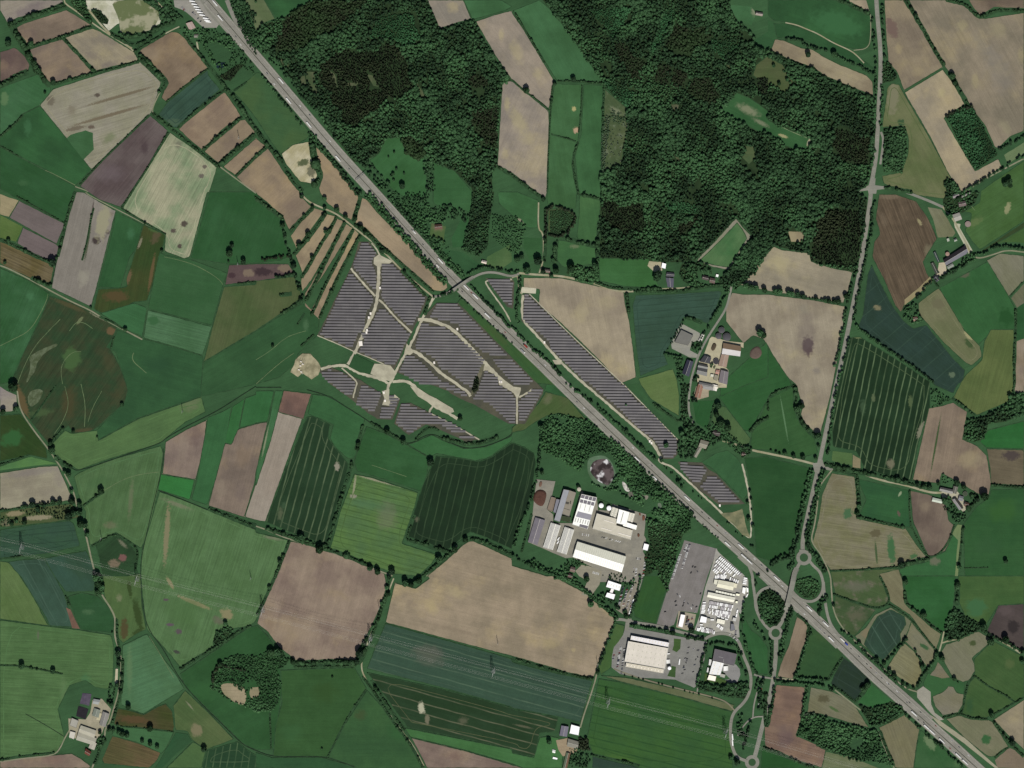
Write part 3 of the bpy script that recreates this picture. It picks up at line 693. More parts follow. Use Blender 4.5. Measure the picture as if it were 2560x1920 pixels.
fld('hay', '@33 1170,570 1260,650 1310,720 1330,830 1270,960 1130,880 1030,790', 35, .4, c=('#6c6b49', '#63643f'))
fld('hay', '@33 1500,650 1540,590 1640,560 1740,490 1820,480 1940,550 1880,610 1760,710 1800,800 1740,900 1680,920 1600,880 1530,760', 50, .2, '1770,580,35,30,0,#3c4f30,.8', c=('#5d6446', '#66664a'))
fld('g4', '@33 1780,720 1880,620 1940,560 2212,700 2212,1040 2140,1085 1940,1200 1850,1240 1680,1190 1720,920 1790,860', 35, .2, '1740,1120,40,90,0,#26503a,.7 2090,760,50,50,0,#4b5f3c,.7', c=('#32542f', '#3a5934'))
fld('g1', '@33 1380,840 1600,885 1700,920 1680,1190 1520,1220 1410,1080 1340,930', 30, .1, c=('#28553a', '#2f5a36'))
fld('hay', '@33 1420,1040 1520,1000 1560,950 1600,955 1630,1010 1690,1020 1680,1120 1640,1180 1510,1205 1440,1120', 30, .2, c=('#6b6850', '#626548'))
fld('hay', '@33 1400,855 1440,810 1470,745 1570,875 1500,885', 0, .2, c=('#6d664e', '#64614a'))
fld('tan', '@33 1950,1240 2212,1070 2212,1500 2080,1380', 30, .1, c=('#857b66', '#7a725f'))
fld('hay', '@33 1540,1235 1650,1205 1900,1240 1950,1270 2080,1480 1950,1560 1900,1560 1700,1400', 40, .15, '1885,1410,55,50,0,#2c5a37,.98', c=('#63674a', '#5b6344'))
fld('brown', '@33 1960,1590 2080,1485 2212,1535 2212,1659 1980,1659', 0, .1, c=('#6f6354', '#776a58'))
fld('brown', '@33 250,350 355,420 330,480 330,560 290,640 270,720 215,890 80,870 110,760 180,600', -70, .15, c=('#7e6f5d', '#746553'))
fld('g2', '@33 370,450 480,500 650,650 630,710 500,905 250,880 280,720 330,580', 20, .1, '480,520,90,60,0,#345432,.7', c=('#294d2e', '#2f5331'))
fld('blu', '@33 650,705 760,770 885,890 850,930 750,1090 640,1010 540,930 590,820', 30, .2, '', ('#33493f', -30, 22, 1.6, .5), c=('#203430', '#1f362a'))
fld('g1', '@33 890,930 1060,1070 1020,1120 900,1135 780,1090', 0, .1, c=('#265831', '#2e5f3a'))
fld('brown', '@33 70,940 320,960 290,1200 270,1300 240,1380 500,1490 480,1600 465,1659 420,1640 230,1590 0,1500 @23 2185,1460 2180,1310 @33 20,1200', 10, .15, '@33 150,1400,90,130,0,#54464a,.8 100,1320,120,50,0,#6a5a50,.5 30,1330,60,40,0,#86705c,.6', c=('#7a6454', '#6e5a4e'))
fld('hay', '@33 370,960 560,1000 640,1040 750,1120 870,1310 680,1260 450,1190 340,1180', 30, .3, '480,1060,60,40,0,#4d4b36,.8 570,1150,60,14,30,#3e5c36,.9', c=('#66664a', '#5b5f41'))
fld('hay', '@33 960,1310 1180,1200 1310,1320 1280,1480 1260,1659 1100,1659 1020,1450', 70, .3, c=('#6a664b', '#5f6144'))
fld('g2', '@33 1320,1330 1500,1480 1720,1659 1260,1659 1290,1450', 60, .1, '1400,1440,40,90,-35,#5b7252,.8 1640,1620,50,40,0,#4a6a45,.6', c=('#275432', '#345b3a'))
fld('g1', '@33 0,1510 200,1580 410,1659 0,1659 @23 2150,1659 2160,1480 2212,1490', 0, .1, c=('#1f4d28', '#25542e'))
fld('hay', '@33 500,1520 700,1560 950,1659 470,1659', 10, .2, c=('#5e694a', '#556446'))
# --- west
fld('hay', '@01 0,18 160,75 78,215 0,190', 25, .15, c=('#8f8365', '#81775b'))
fld('dkp', '@01 165,75 560,275 490,450 80,222', 25, .12, c=('#665c59', '#5e5552'))
fld('dkp', '@01 200,308 490,452 510,480 480,600 420,620 145,442', 25, .12, c=('#655a58', '#5f5553'))
fld('gs', '@01 0,198 195,300 140,430 0,398', 25, .12, c=('#42602f', '#4c6538'))
fld('brown', '@01 0,425 60,440 440,625 465,655 440,775 425,810 250,738 50,645 0,615', 25, .8, c=('#51492c', '#5f553e'), size=40)
fld('mauve', '@01 660,0 720,0 850,80 1000,162 985,222 820,880 785,990 445,830 480,640 570,290', -75, .2,
    '830,420,44,40,0,#39312f,.98 930,345,24,26,0,#4a4340,.9 900,390,30,20,-30,#57504a,.7 960,190,30,25,0,#675d51,.7 890,260,70,190,12,#85876f,.9 800,150,9,90,8,#544d47,.8 760,430,12,200,10,#47513e,.8 720,740,60,90,10,#8a8576,.7', c=('#7a746b', '#736d64'))
fld('g1', '@01 1000,170 1230,280 1185,480 1120,560 1040,830 850,820 980,300', -75, .12, '1130,360,40,60,0,#3a6a4d,.6', c=('#225036', '#2a5839'))
fld('oli', '@01 1240,285 1430,370 1400,500 1350,700 1270,940 1150,950 1060,1010 870,1045 810,1010 850,840 1030,830 1100,820 1090,760 1180,480', -78, .3,
    '1350,380,40,90,30,#4b4530,.9 1210,440,14,60,20,#6b6c50,.9 1110,740,25,80,20,#5b4d36,.8 1310,700,18,200,10,#56492f,.8 1000,900,130,60,0,#493f26,.8 1330,320,60,30,20,#3c5a34,.8', c=('#2a4522', '#384524'))
fld('g1', '@01 1815,0 2212,0 @11 60,120 200,210 240,300 240,420 300,550 210,590 0,612 @01 1970,622 1650,572', -70, .12, '@01 1860,200,50,110,20,#2c5c3f,.6 @11 90,420,130,110,0,#214d2c,.6', c=('#22502f', '#295638'))
fld('g1', '@01 1430,550 1640,582 1960,700 1925,810 1830,1150 1280,1010 1350,650 1380,520', 12, .15, c=('#2a5536', '#30593a'))
fld('gs', '@01 1280,1020 1830,1165 1750,1410 1500,1330 1240,1260', 14, .45, '1330,1110,60,45,10,#2f5c3c,.95', c=('#43684a', '#375e40'))
fld('g2', '@01 870,1050 1160,960 1270,1000 1230,1250 1090,1190 1000,1130', 20, .2, c=('#2c5c3f', '#326344'))
fld('g4', '@01 1935,820 2212,800 @11 0,770 330,730 380,850 400,950 200,1060 0,1195 @01 1760,1465 1840,1150', -75, .2, c=('#48583a', '#3d5534'))
fld('dkp', '@01 1980,632 2212,622 @11 0,620 280,622 325,690 190,742 0,770 @01 1945,802', 0, .12, '@01 2000,720,40,30,0,#3a2b2e,.9 2150,700,60,40,0,#6f6152,.8 @11 60,690,90,45,0,#33272a,.9 250,660,80,40,0,#6e6050,.8', c=('#55464300'[:7], '#4d3f3f'))
fld('g1', '@01 2212,1205 @11 0,1205 200,1075 400,965 440,1000 545,1100 540,1230 470,1290 360,1400 345,1480 200,1600 0,1659 @12 0,0 @02 2212,0 1740,110 1735,20 @01 1760,1470', -30, .15, '@11 430,1150,30,60,0,#47694a,.6', c=('#284f33', '#2d5638'))
fld('g1', '@01 1010,1190 1250,1272 1500,1340 1755,1420 1740,1659 @02 1735,20 1740,105 1200,290 850,482 835,400 1050,180 1100,60 @01 1090,1659 1000,1380 920,1340 980,1250', 14, .12, '@01 1350,1500,150,90,0,#224b39,.7', c=('#244e38', '#2a563a'))
fld('oli', '@01 430,900 600,950 790,1040 1010,1170 980,1250 920,1340 960,1360 1040,1520 1090,1659 @02 1105,60 1070,170 950,270 850,370 760,420 640,430 590,360 540,400 430,525 280,340 170,210 150,60 @01 100,1640 200,1400 330,1140', -55, .45,
    '@01 600,980,200,25,22,#574a30,.5 960,1200,50,40,0,#5c4c34,.8 690,1110,50,16,-50,#5e6b4c,.9 870,1080,110,20,25,#6f7358,.95 620,1440,90,120,0,#3a5a36,.8 940,1480,60,130,-20,#423f28,.5 @02 1040,60,60,170,30,#423f28,.5 720,400,120,22,-5,#54452f,.5 600,150,80,180,0,#453c24,.6 190,150,40,180,-20,#54492f,.8 350,250,120,40,-10,#3f5c3a,.7', c=('#26422a', '#33402a'), size=35)
for s in ('@01 335,1370 490,1300 500,1330 380,1390 330,1460 310,1520 250,1640 225,1640 270,1500 240,1430', '@02 240,70 350,40 385,70 340,140 290,205 245,190'):
    sheet('field', round_poly(P(s)), field_mat('#56654f', '#3f5138', 50, .3, size=10), amp=2.5)
fld('g1', '@01 0,652 20,665 260,772 430,880 370,1040 330,1130 200,1400 95,1640 0,1659', -65, .25, '260,900,40,50,0,#3d6b4a,.6 80,1000,120,150,0,#2a5a3b,.5', c=('#23502f', '#315e42'))
fld('mauve', '@02 0,20 60,60 140,95 150,210 100,235 0,240', 0, .12, c=('#7a7170', '#8b8472'))
fld('oli', '@02 0,272 180,260 300,420 400,560 410,645 260,612 0,668', 35, .25, '100,470,120,80,-20,#2a5a33,.9', c=('#23401c', '#2d4422'))
fld('g3', '@02 0,715 150,665 270,628 500,690 300,705 0,748', -8, .2, c=('#3f673f', '#49703f'))
fld('tan', '@02 0,770 350,715 500,708 560,840 612,960 610,1005 230,1060 0,1092', -8, .1, '300,760,300,40,-8,#6f6766,.8 520,800,70,110,0,#746b66,.7 430,950,110,60,0,#7d7568,.6', c=('#8b8570', '#857d6b'))
fld('oli', '@02 0,1105 300,1062 620,1035 700,1150 480,1190 0,1240', -8, .2, '130,1120,90,28,-6,#7e7459,.95 330,1155,140,26,-4,#827a63,.95 60,1200,60,40,0,#5d5c40,.8', c=('#3d5233', '#4a5739'))
fld('blu', '@02 0,1262 300,1215 600,1180 640,1210 690,1400 400,1465 190,1490 0,1515', -5, .2, '', ('#1d3630', 5, 21, 2, .7), c=('#2c5244', '#2a4a42'))
fld('g4', '@02 0,1532 70,1540 130,1600 @03 170,0 250,120 330,260 400,400 420,430 0,370', 60, .2, c=('#466238', '#4e673f'))
fld('blu', '@02 75,1538 200,1520 380,1508 @03 470,0 565,180 590,290 620,350 620,440 430,430 400,360 300,200 180,0 @02 130,1610', 62, .15, '', ('#456458', -62, 30, 2, .5), c=('#31524b', '#2b483e'))
fld('blu', '@02 385,1508 560,1475 745,1442 800,1560 830,1659 @03 820,60 810,130 570,138 470,0', 62, .15, c=('#2d4f49', '#2a4a3d'))
fld('g1', '@03 590,180 700,145 840,172 960,290 985,400 975,490 700,462 630,300', 0, .1, '760,310,60,30,0,#4a6a4a,.5', c=('#1f4a2a', '#27533a'))
fld('brown', '@03 572,275 610,290 690,458 625,450', -65, .2, c=('#77594a', '#6d5345'))
fld('g3', '@02 850,490 1200,300 1740,112 1775,240 1600,330 1430,470 1390,510 900,660 680,742 600,695 480,620 450,520 560,400 620,430 840,400', -20, .15, '@02 1650,180,110,60,-20,#5c6648,.6', c=('#48683f', '#40603c'))
fld('g3', '@02 680,770 900,672 1390,535 1410,600 1370,900 1290,1260 1220,1420 1000,1280 780,1395 740,1200 740,1100 700,1030 640,800', -75, .3, '850,850,150,60,-20,#3b5f3d,.6 1130,1000,25,200,5,#5b6449,.7 950,1220,70,40,0,#6b6450,.5', c=('#456542', '#3d5e3b'), size=40)
fld('brown', '@02 1432,500 1600,400 1785,312 1760,560 1690,825 1405,778', -80, .15, '1690,430,80,130,0,#5a4947,.87 1580,560,50,150,5,#857768,.7', c=('#7b6c60', '#74655c'))
fld('gs', '@02 1390,780 1500,800 1680,830 1640,1000 1368,912', 12, .1, c=('#286432', '#2b6a38'))
fld('g1', '@02 1800,290 1900,250 2000,200 1950,510 1870,800 1790,1045 1655,1000 1700,830', -75, .12, c=('#27583c', '#2e5f3e'))
fld('g1', '@02 2010,200 2110,130 2060,380 2000,520 1945,508', -75, .12, c=('#255a34', '#2b603a'))
fld('g1', '@02 2120,125 2212,90 @12 0,60 155,60 100,320 0,335 @02 2212,340 2070,378', -75, .1, c=('#265a38', '#2b5f3d'))
fld('brown', '@02 1945,512 2000,525 2055,392 2212,345 @12 100,330 50,540 0,760 @02 2200,850 2150,1020 2110,1150 1800,1050 1880,760', -76, .2, '@02 1900,900,70,110,0,#877a69,.7 2080,940,60,110,0,#5f534f,.7 2100,620,90,110,0,#806d57,.6', c=('#76685b', '#6d6055'))
fld('mauve', '@12 240,55 480,85 400,300 80,1190 0,1175 @02 2115,1150 @12 0,860 110,500 190,230', -73, .2, '', c=('#857a6d', '#8a8073'))
fld('brown', '@12 240,57 478,86 408,302 190,242', -73, .12, '340,130,70,40,10,#54423c,.7', c=('#72594e', '#624e46'))
fld('g1', '@12 110,335 165,60 235,60 130,480 0,880 0,760', -73, .15, '@12 80,500,10,160,12,#8a8c76,.7', c=('#2a5937', '#376343'))
fld('g3', '@02 1380,932 1600,1010 1800,1092 2212,1262 @12 0,1285 290,1352 230,1500 170,1659 @13 150,20 60,230 0,380 @03 2212,390 2150,430 1990,460 1940,470 1840,560 1845,620 1560,790 1480,690 1420,620 1270,460 1235,200 1218,0 @02 1225,1450', -72, .4,
    '@02 1440,1300,28,300,4,#746f53,.8 1530,1040,160,26,20,#6d6c4f,.7 @03 1470,60,20,70,-30,#7a7556,.8 1680,230,180,22,22,#777353,.8 1960,330,70,50,40,#7a7455,.8 1435,205,30,14,0,#4e4248,.9 1470,420,40,16,0,#544750,.8 1545,480,36,26,0,#4f424a,.9 1525,655,36,18,20,#3a4038,.8 1890,385,70,40,20,#5f544c,.7 1600,300,200,160,0,#3d6138,.5 @12 150,1330,100,20,10,#6f6d52,.7', c=('#4a6a45', '#41623e'), size=50)
fld('dk', '@02 830,1392 1000,1305 1060,1330 1150,1420 1195,1480 1160,1620 1085,1659 890,1659', -40, .3, '1060,1500,40,40,0,#6e4d49,.9 990,1550,60,40,0,#6b5f4d,.8 1060,1380,60,20,45,#777860,.6', c=('#213d26', '#284a2e'))
fld('g4', '@02 890,1659 1085,1659 1210,1640 @03 1218,60 1225,250 1262,460 1180,500 1060,580 1015,520 1000,400 920,230 900,150', -80, .15,
    '@03 1120,110,22,90,-8,#2e4522,.95 1190,330,36,170,-12,#2e4522,.95 1190,480,70,24,-30,#2e4522,.9 1075,460,40,110,0,#453f26,.95 1030,190,30,40,0,#68704e,.7', c=('#3b5a36', '#446039'))
fld('g3', '@03 0,382 420,435 700,470 960,510 985,620 975,900 930,980 820,960 740,900 600,945 500,1150 560,1400 480,1540 200,1570 0,1592', 3, .45, '330,510,12,50,0,#5d564f,.6 740,890,50,60,0,#3a6a48,.6 550,1000,40,150,0,#53704a,.6', c=('#466740', '#3d5f3a'), size=60)
fld('gs', '@03 1060,600 1150,560 1270,500 1400,700 1520,850 1590,975 1400,1090 1240,1190 1150,1160 1045,1110', -20, .3, '1120,800,30,250,0,#567350,.6', c=('#42694a', '#3c6142'))
fld('oli', '@03 1010,1140 1130,1165 1240,1200 1360,1130 1430,1105 1490,1170 1505,1300 1495,1342 1200,1320 985,1282', 8, .4, '1160,1240,150,40,5,#4c3e27,.8', c=('#35431f', '#443f28'))
fld('brown', '@03 970,1382 1180,1440 1390,1520 1360,1590 1290,1659 900,1620 880,1590', 17, .7, c=('#48462a', '#5b4c35'))
fld('g1', '@03 1025,1292 1500,1350 1440,1480 1400,1535 1180,1435 960,1375', 8, .15, c=('#37613f', '#325b3b'))
fld('g1', '@03 1520,1352 1620,1365 1655,1425 1500,1560 1400,1659 1340,1659 1400,1560', -40, .1, c=('#23513b', '#284f36'))
fld('g4', '@03 1500,1120 1600,990 1800,1180 2020,1410 1780,1500 1660,1415 1620,1340 1515,1330', 40, .2, '1700,1330,60,70,0,#6e694e,.8 1640,1120,9,60,-40,#7b7b60,.7', c=('#3e5936', '#4a5f3d'))
fld('g4', '@03 1440,1659 1670,1432 1780,1500 1740,1659', 40, .1, c=('#3b5c38', '#40603a'))
fld('dk', '@03 1790,1510 2055,1432 2130,1500 2212,1550 2212,1659 1750,1659', 0, .2, '', ('#4a6547', 80, 15, 1.8, 1), c=('#1d4030', '#1f4530'))
fld('brown', '@03 0,1605 330,1560 620,1535 700,1580 780,1640 780,1659 0,1659', 0, .12, '@03 450,1590,130,40,0,#7b6157,.6', c=('#7f6f60', '#75645a'))
# --- centre south
fld('g1', '@03 1560,845 1850,650 2150,445 @13 10,430 100,520 180,640 210,810 230,960 200,1150 150,1500 0,1500 @03 2100,1450 1800,1150 1600,960', -30, .1, '@03 1750,1000,150,100,0,#2c5a33,.6', c=('#244d2b', '#2a5634'))
fld('brown', '@12 300,1360 440,1385 550,1430 900,1530 1110,1640 @13 1130,100 1080,250 1000,430 950,520 880,640 858,740 370,752 310,700 200,615 100,480 10,410 60,240 160,20 @12 180,1659', -73, .15,
    '@12 420,1500,120,110,0,#7a6c5b,.5 @13 120,450,50,120,0,#6a5848,.7 600,100,160,200,0,#7d6d60,.5 300,480,220,160,0,#8a7a63,.6', c=('#857565', '#7b6a5e'))
fld('tan', '@12 1650,1520 1790,1390 1860,1350 2000,1410 2212,1510 @22 0,1570 300,1659 @23 350,0 600,130 800,290 890,370 820,600 700,885 500,840 350,790 0,690 @13 2212,690 2070,655 1600,530 1120,400 1200,60 1380,110 1500,20 @12 1480,1659', 14, .14,
    '@13 1520,260,60,90,-20,#a1926b,.7 1720,140,100,60,20,#a39570,.7 1350,240,60,30,20,#75675a,.7 1700,460,260,24,14,#706353,.5 @23 530,640,24,22,0,#a2936c,.8 330,580,120,60,0,#968963,.6', c=('#8f806b', '#877a66'), size=70)
fld('blu', '@13 1120,412 1600,545 2080,680 2212,720 @23 0,745 350,835 695,905 660,1010 590,1265 400,1215 0,1140 @13 2212,1130 1600,960 960,800 1040,600', 15, .2, '@13 1500,680,170,110,12,#5a5748,.55', ('#4c6552', -15.5, 21, 2.0, .9), c=('#304f43', '#2d4a40'))
fld('dk', '@13 960,835 1600,975 2212,1140 @23 0,1150 400,1222 370,1345 240,1352 195,1560 0,1525 @13 2212,1490 1700,1385 1315,1310 1000,880', 15, .2,
    '@13 1430,1140,34,60,-10,#a3a088,.98 1480,1240,24,50,0,#5f6248,.8 1790,1250,50,40,0,#55593f,.7 @23 100,1300,100,12,12,#5a5c42,.7', ('#596045', -15.5, 21, 2.0, 1), c=('#1d3820', '#24402a'))
fld('gs', '@13 1290,1315 1700,1395 2212,1498 @23 0,1530 190,1570 240,1395 330,1385 400,1400 440,1540 430,1659 100,1659 0,1620 @13 2212,1620 1800,1500 1330,1388', 13, .12, c=('#335f36', '#3a663c'))
fld('brown', '@13 1345,1400 1800,1510 2212,1632 @23 0,1632 100,1659 @13 1480,1659', 14, .15, '@13 1720,1560,80,50,0,#604a48,.7', c=('#79695d', '#705f57'))
fld('g2', '@13 215,815 600,800 850,792 955,975 780,1250 620,1560 150,1555 170,1300 225,1100', 0, .15, '@13 600,1000,150,120,0,#2a4a23,.7 300,1350,120,100,0,#315c38,.5', c=('#2a4f2b', '#2f5631'))
fld('g2', '@13 960,990 1150,1200 1300,1420 1445,1659 880,1659 840,1640 625,1565 760,1300', 0, .15, '900,1200,60,60,0,#3a4a2e,.7 1250,1350,130,100,0,#2a5a33,.6', c=('#2b5132', '#315835'))
fld('g1', '@13 0,1525 130,1570 560,1568 820,1640 850,1659 0,1659', 0, .1, c=('#234d38', '#285438'))
fld('dk', '@12 440,290 500,280 640,355 620,470 800,700 785,760 700,1080 620,1392 350,1300 85,1190 250,750', -73, .2,
    '@12 700,710,26,45,0,#7d7a62,.98 210,1120,28,70,10,#56624b,.7 240,1050,26,40,0,#3c5a42,.6', ('#4d6349', 75, 16.2, 2.2, 1.2), c=('#1a3622', '#203d28'))
fld('g1', '@12 490,92 640,108 780,200 940,300 900,480 850,640 790,640 680,540 640,470 670,350 560,300 450,258', 20, .12, c=('#2a5738', '#2f5d3c'))
fld('g1', '@12 955,370 1120,430 1300,525 1500,640 1480,760 1430,930 1200,850 870,750 850,670 900,520', 12, .12, '1200,680,120,60,0,#33603c,.5', c=('#26512f', '#2b5838'))
fld('g1', '@12 1310,520 1360,510 1520,440 1640,500 1800,560 2000,540 2212,450 2212,490 2000,640 1900,660 1560,600 1500,630', 0, .12, c=('#2a5a37', '#33603c'))
fld('gs', '@12 850,780 1000,810 1400,940 1370,1060 1260,1380 1560,1475 1520,1550 1400,1659 1200,1640 900,1520 640,1430 730,1100', 14, .35,
    '1130,1140,110,150,0,#67664e,.45 840,970,34,20,0,#7a7860,.8 960,1040,180,50,10,#45694a,.6 1120,850,290,14,14,#7a7f62,.8 850,880,12,120,8,#78805f,.8', ('#31502c', -14, 12, 2, .8), c=('#4a6a3a', '#43643f'), size=40)
fld('dk', '@12 1560,625 1780,645 1930,672 2030,635 2212,510 @22 20,515 100,545 190,600 205,680 175,900 110,1130 60,1240 0,1400 @12 2212,1425 2000,1330 1850,1275 1660,1430 1500,1390 1315,1330 1345,1180 1400,1000 1440,880', -75, .15, '@12 1390,1170,26,26,0,#5b6048,.7', ('#375239', 76.5, 16.3, 1.8, .9), c=('#142b1b', '#19331f'))
fld('g4', '@22 290,70 420,100 480,120 640,310 400,250 300,275 200,330 100,400 0,420 0,380 100,300 240,160', -38, .2, '@22 310,130,40,60,30,#5f6246,.6', c=('#3c5732', '#48583a'))
fld('g1', '@22 280,60 300,0 370,0 620,260 520,130', 40, .12)
fld('brown', '@21 100,742 420,742 640,792 965,862 980,980 1010,1100 1045,1350 1072,1600 940,1655 800,1500 600,1300 420,1130 230,968 240,840 100,822', 78, .14,
    '@21 600,1050,90,110,0,#9c9170,.7 830,950,110,80,0,#9c9170,.6 900,1300,60,200,0,#8c8070,.5', c=('#948872', '#8b7f6d'))
fld('blu', '@21 1070,892 1400,880 1800,852 1815,870 1760,1010 1695,1138 1600,1110 1520,1078 1480,1085 1400,1270 1310,1400 1350,1490 1110,1588 1080,1400 1060,1200 1042,980', -6, .25, '', ('#233d36', 6, 14, 1.6, .8), c=('#30504a', '#2c4a3f'))
fld('g4', '@21 1095,1612 1250,1570 1390,1528 1425,1620 @22 1445,100 1442,275 1330,210 1200,130 1110,0', -14, .15, c=('#4c663b', '#546a40'))
fld('g1', '@22 1000,0 1100,0 1190,150 1330,240 1440,330 1420,480 1300,280 1100,100 960,0', 45, .1, c=('#2c5335', '#315838'))
# grass verges of the motorway and the solar farm ground
fld('g1', '@11 1740,960 1800,880 1880,950 2212,1290 @21 0,1250 430,1659 @22 480,80 380,10 @21 190,1650 0,1450 @11 2212,1430', 45, .12, '@11 2100,1250,160,30,45,#3c5433,.7', c=('#2c5432', '#35572f'))
fld('g4', '@22 1150,1130 1400,1010 1560,1120 1500,1290 1380,1330', 40, .12, c=('#2c5534', '#315a36'))
fld('g4', '@23 1150,0 1370,0 1290,250 1240,410 1150,390 1060,350 1050,270 1110,120', -72, .1, c=('#2c5329', '#27502b'))
fld('gs', '@23 750,890 950,920 1500,1060 1900,1175 1890,1400 1910,1659 1120,1659 700,1535 650,1400', 14, .15, '@23 950,1580,160,40,10,#40642f,.6', ('#1f4524', -13.5, 16.3, 2.2, 1), c=('#31592c', '#2c5430'))
fld('hay', '@23 770,860 1000,880 1590,1015 1920,1115 1905,1170 1500,1055 950,915', 14, .15, c=('#55603f', '#4f5a3e'))
fld('blu', '@23 700,1560 900,1610 1100,1659 690,1659', 14, .1, c=('#28433a', '#263f37'))
fld('g1', '@23 2070,470 2140,520 2212,620 2212,855 2090,832 2070,700 2000,560 1985,320', 80, .1, c=('#245332', '#2a5a38'))
fld('g4', '@23 900,410 970,430 960,580 870,700 860,790 770,850 740,760', -75, .1, c=('#34582f', '#3d5c35'))
# ---------------------------------------------------------------- farm ground of the solar park, yards, tracks, roads
SAND = ('#aca690', '#9a9480')
def yard(name, s, c1, c2=None, amp=.4, **kw):
    return sheet(name, P(s), field_mat(c1, c2 or c1, kw.pop('ang', 0), kw.pop('streak', .08), size=18, **kw), amp=amp)
for s in ('@11 890,430 980,430 1090,600 1190,610 1490,920 1345,1215 1195,1535 1100,1490 850,1380 530,1240 830,630',
          '@11 1560,960 1750,960 2212,1430 @A 2020,690 2200,860 2190,960 1770,1659 1400,1659 560,1190 300,1080 60,960 0,890 @12 1490,0 @11 1215,1560 1330,1380 1370,1250 1440,1090',
          '@11 540,1545 650,1515 760,1560 910,1630 @12 1080,80 1245,130 1180,310 1050,300 970,250 820,130 640,0', '@12 1195,345 1250,170 1340,165 1930,480 1820,500 1600,400 1470,350 1320,440',
          '@11 1980,745 2212,745 @21 20,780 10,1010 @11 2170,990', '@21 95,885 145,885 960,1659 @22 975,0 1060,110 1440,480 1430,610 1390,645 1300,645 1230,500 1080,390 640,0 @21 620,1640 80,1110',
          '@22 1430,670 1645,680 1700,740 1770,780 2010,1035 1800,1050 1560,880'):
    sheet('solar_park_ground', P(s), field_mat('#45473c', '#4e4c3e', 0, .1, size=30))
TR = field_mat(*SAND, 0, .1, size=20)
def track(name, s, w, mat=None, z=None, jit=.5, **kw):
    return ribbon(name, P(s), w, mat or TR, z, step=3, jit=(jit if name == 'stream' else .4 if name == 'wheel_track' else w * .3), **kw)
sheet('gravel_area', P('@11 1020,570 1060,540 1180,600 1140,630 1080,640 1065,700 1045,640 1015,620'), TR)
track('solar_park_track', '@11 1000,440 1060,520 1080,580', 3)
track('solar_park_track', '@11 1060,600 1060,750 1045,950 1020,1030 960,1150 900,1290 850,1400 795,1490', 7)
track('solar_park_track', '@11 820,660 900,760 1030,900', 4)
track('solar_park_track', '@11 1060,930 1110,970 1200,1080 1345,1215', 4)
track('solar_park_track', '@11 530,1240 700,1310 860,1385 1000,1440 1130,1500', 2)
track('solar_park_track', '@11 560,1530 650,1505 760,1495 830,1530 900,1570 1100,1620 @12 1150,0', 6)
track('solar_park_track', '@11 740,1520 880,1640 @12 860,30 840,120', 3)
track('solar_park_track', '@11 1540,905 1480,1010 1440,1090 1340,1320 1210,1540 1180,1620 @12 1140,10 1130,100 1110,170', 5)
track('solar_park_track', '@11 1400,1105 1490,1100 1660,1160 1750,1230 1870,1360 1980,1480 2100,1600 @A 1230,700 1480,860 1600,1000', 7)
track('solar_park_track', '@A 1590,980 1590,1659', 3.5)
track('solar_park_track', '@A 1640,1040 1800,960 1950,860', 4)
track('solar_park_track', '@11 1300,1370 1370,1370 1500,1470 1600,1570 1740,1659 @A 250,790 450,900 520,1020', 6)
track('solar_park_track', '@11 1180,1640 1290,1630 @12 1350,0 1440,90 1530,190 1640,240 1740,300', 6)
track('solar_park_track', '@12 1530,190 1500,230 1500,250', 4)
track('solar_park_track', '@12 1500,250 1700,350 1930,480', 2.5)
track('solar_park_track', '@21 95,890 80,1100 200,1220 400,1450 600,1640 @22 700,60 1090,400 1220,500 1290,640', 5)
track('solar_park_track', '@22 1290,630 1260,660 1310,690 1380,710 1500,820 1650,960 1850,1150 2050,1340 2070,1300 2060,1000 1990,690', 4)
track('solar_park_track', '@11 2200,1120 2150,1020 1980,790 1990,760 2212,755', 3)
track('solar_park_track', '@21 150,880 500,1230 960,1659 @22 1000,40 1430,480', 2)
for s in ('@11 1160,1500 1020,1480 990,1570 1100,1620 1180,1640 1210,1560', '@12 1090,60 1150,40 1150,110 1200,90 1240,130 1150,190 1090,180 1110,120', '@A 830,290 900,300 1000,400 1500,800 1680,820 1680,900 1600,1110 1500,920 1180,760 1140,560 960,460 820,430',
          '@12 1330,20 1400,30 1500,100 1560,130 1700,210 1710,240 1680,250 1560,200 1510,170 1400,110', '@22 1180,480 1230,500 1250,580 1290,640 1230,560', '@21 350,1450 430,1450 420,1490 370,1490', '@11 1300,1310 1370,1380 1330,1410 1280,1400'):
    yard('gravel_area', s, *SAND, amp=1.2)
yard('gravel_area', '@11 400,1400 470,1400 520,1450 560,1510 540,1580 480,1620 400,1560 360,1600 300,1560 340,1450', '#a39a7d', '#777158', amp=2)
yard('gravel_area', '@22 1800,1120 1900,1110 1990,1080 2030,1250 2060,1330 1990,1300 1900,1200', '#7f7a5c', '#566044', amp=2)
yard('grass_plot', '@11 850,1400 1020,1480 985,1570 900,1560 800,1510', '#274f33')
yard('grass_plot', '@A 750,330 850,270 760,560 560,1000 520,980 640,640', '#5f6148', '#4d5238', amp=.6)
yard('concrete_slab', '@21 85,820 210,832 205,878 75,870', '#b3ad98', amp=.1)
DRY = field_mat('#5f7350', '#4f6648', 0, .1, size=20)
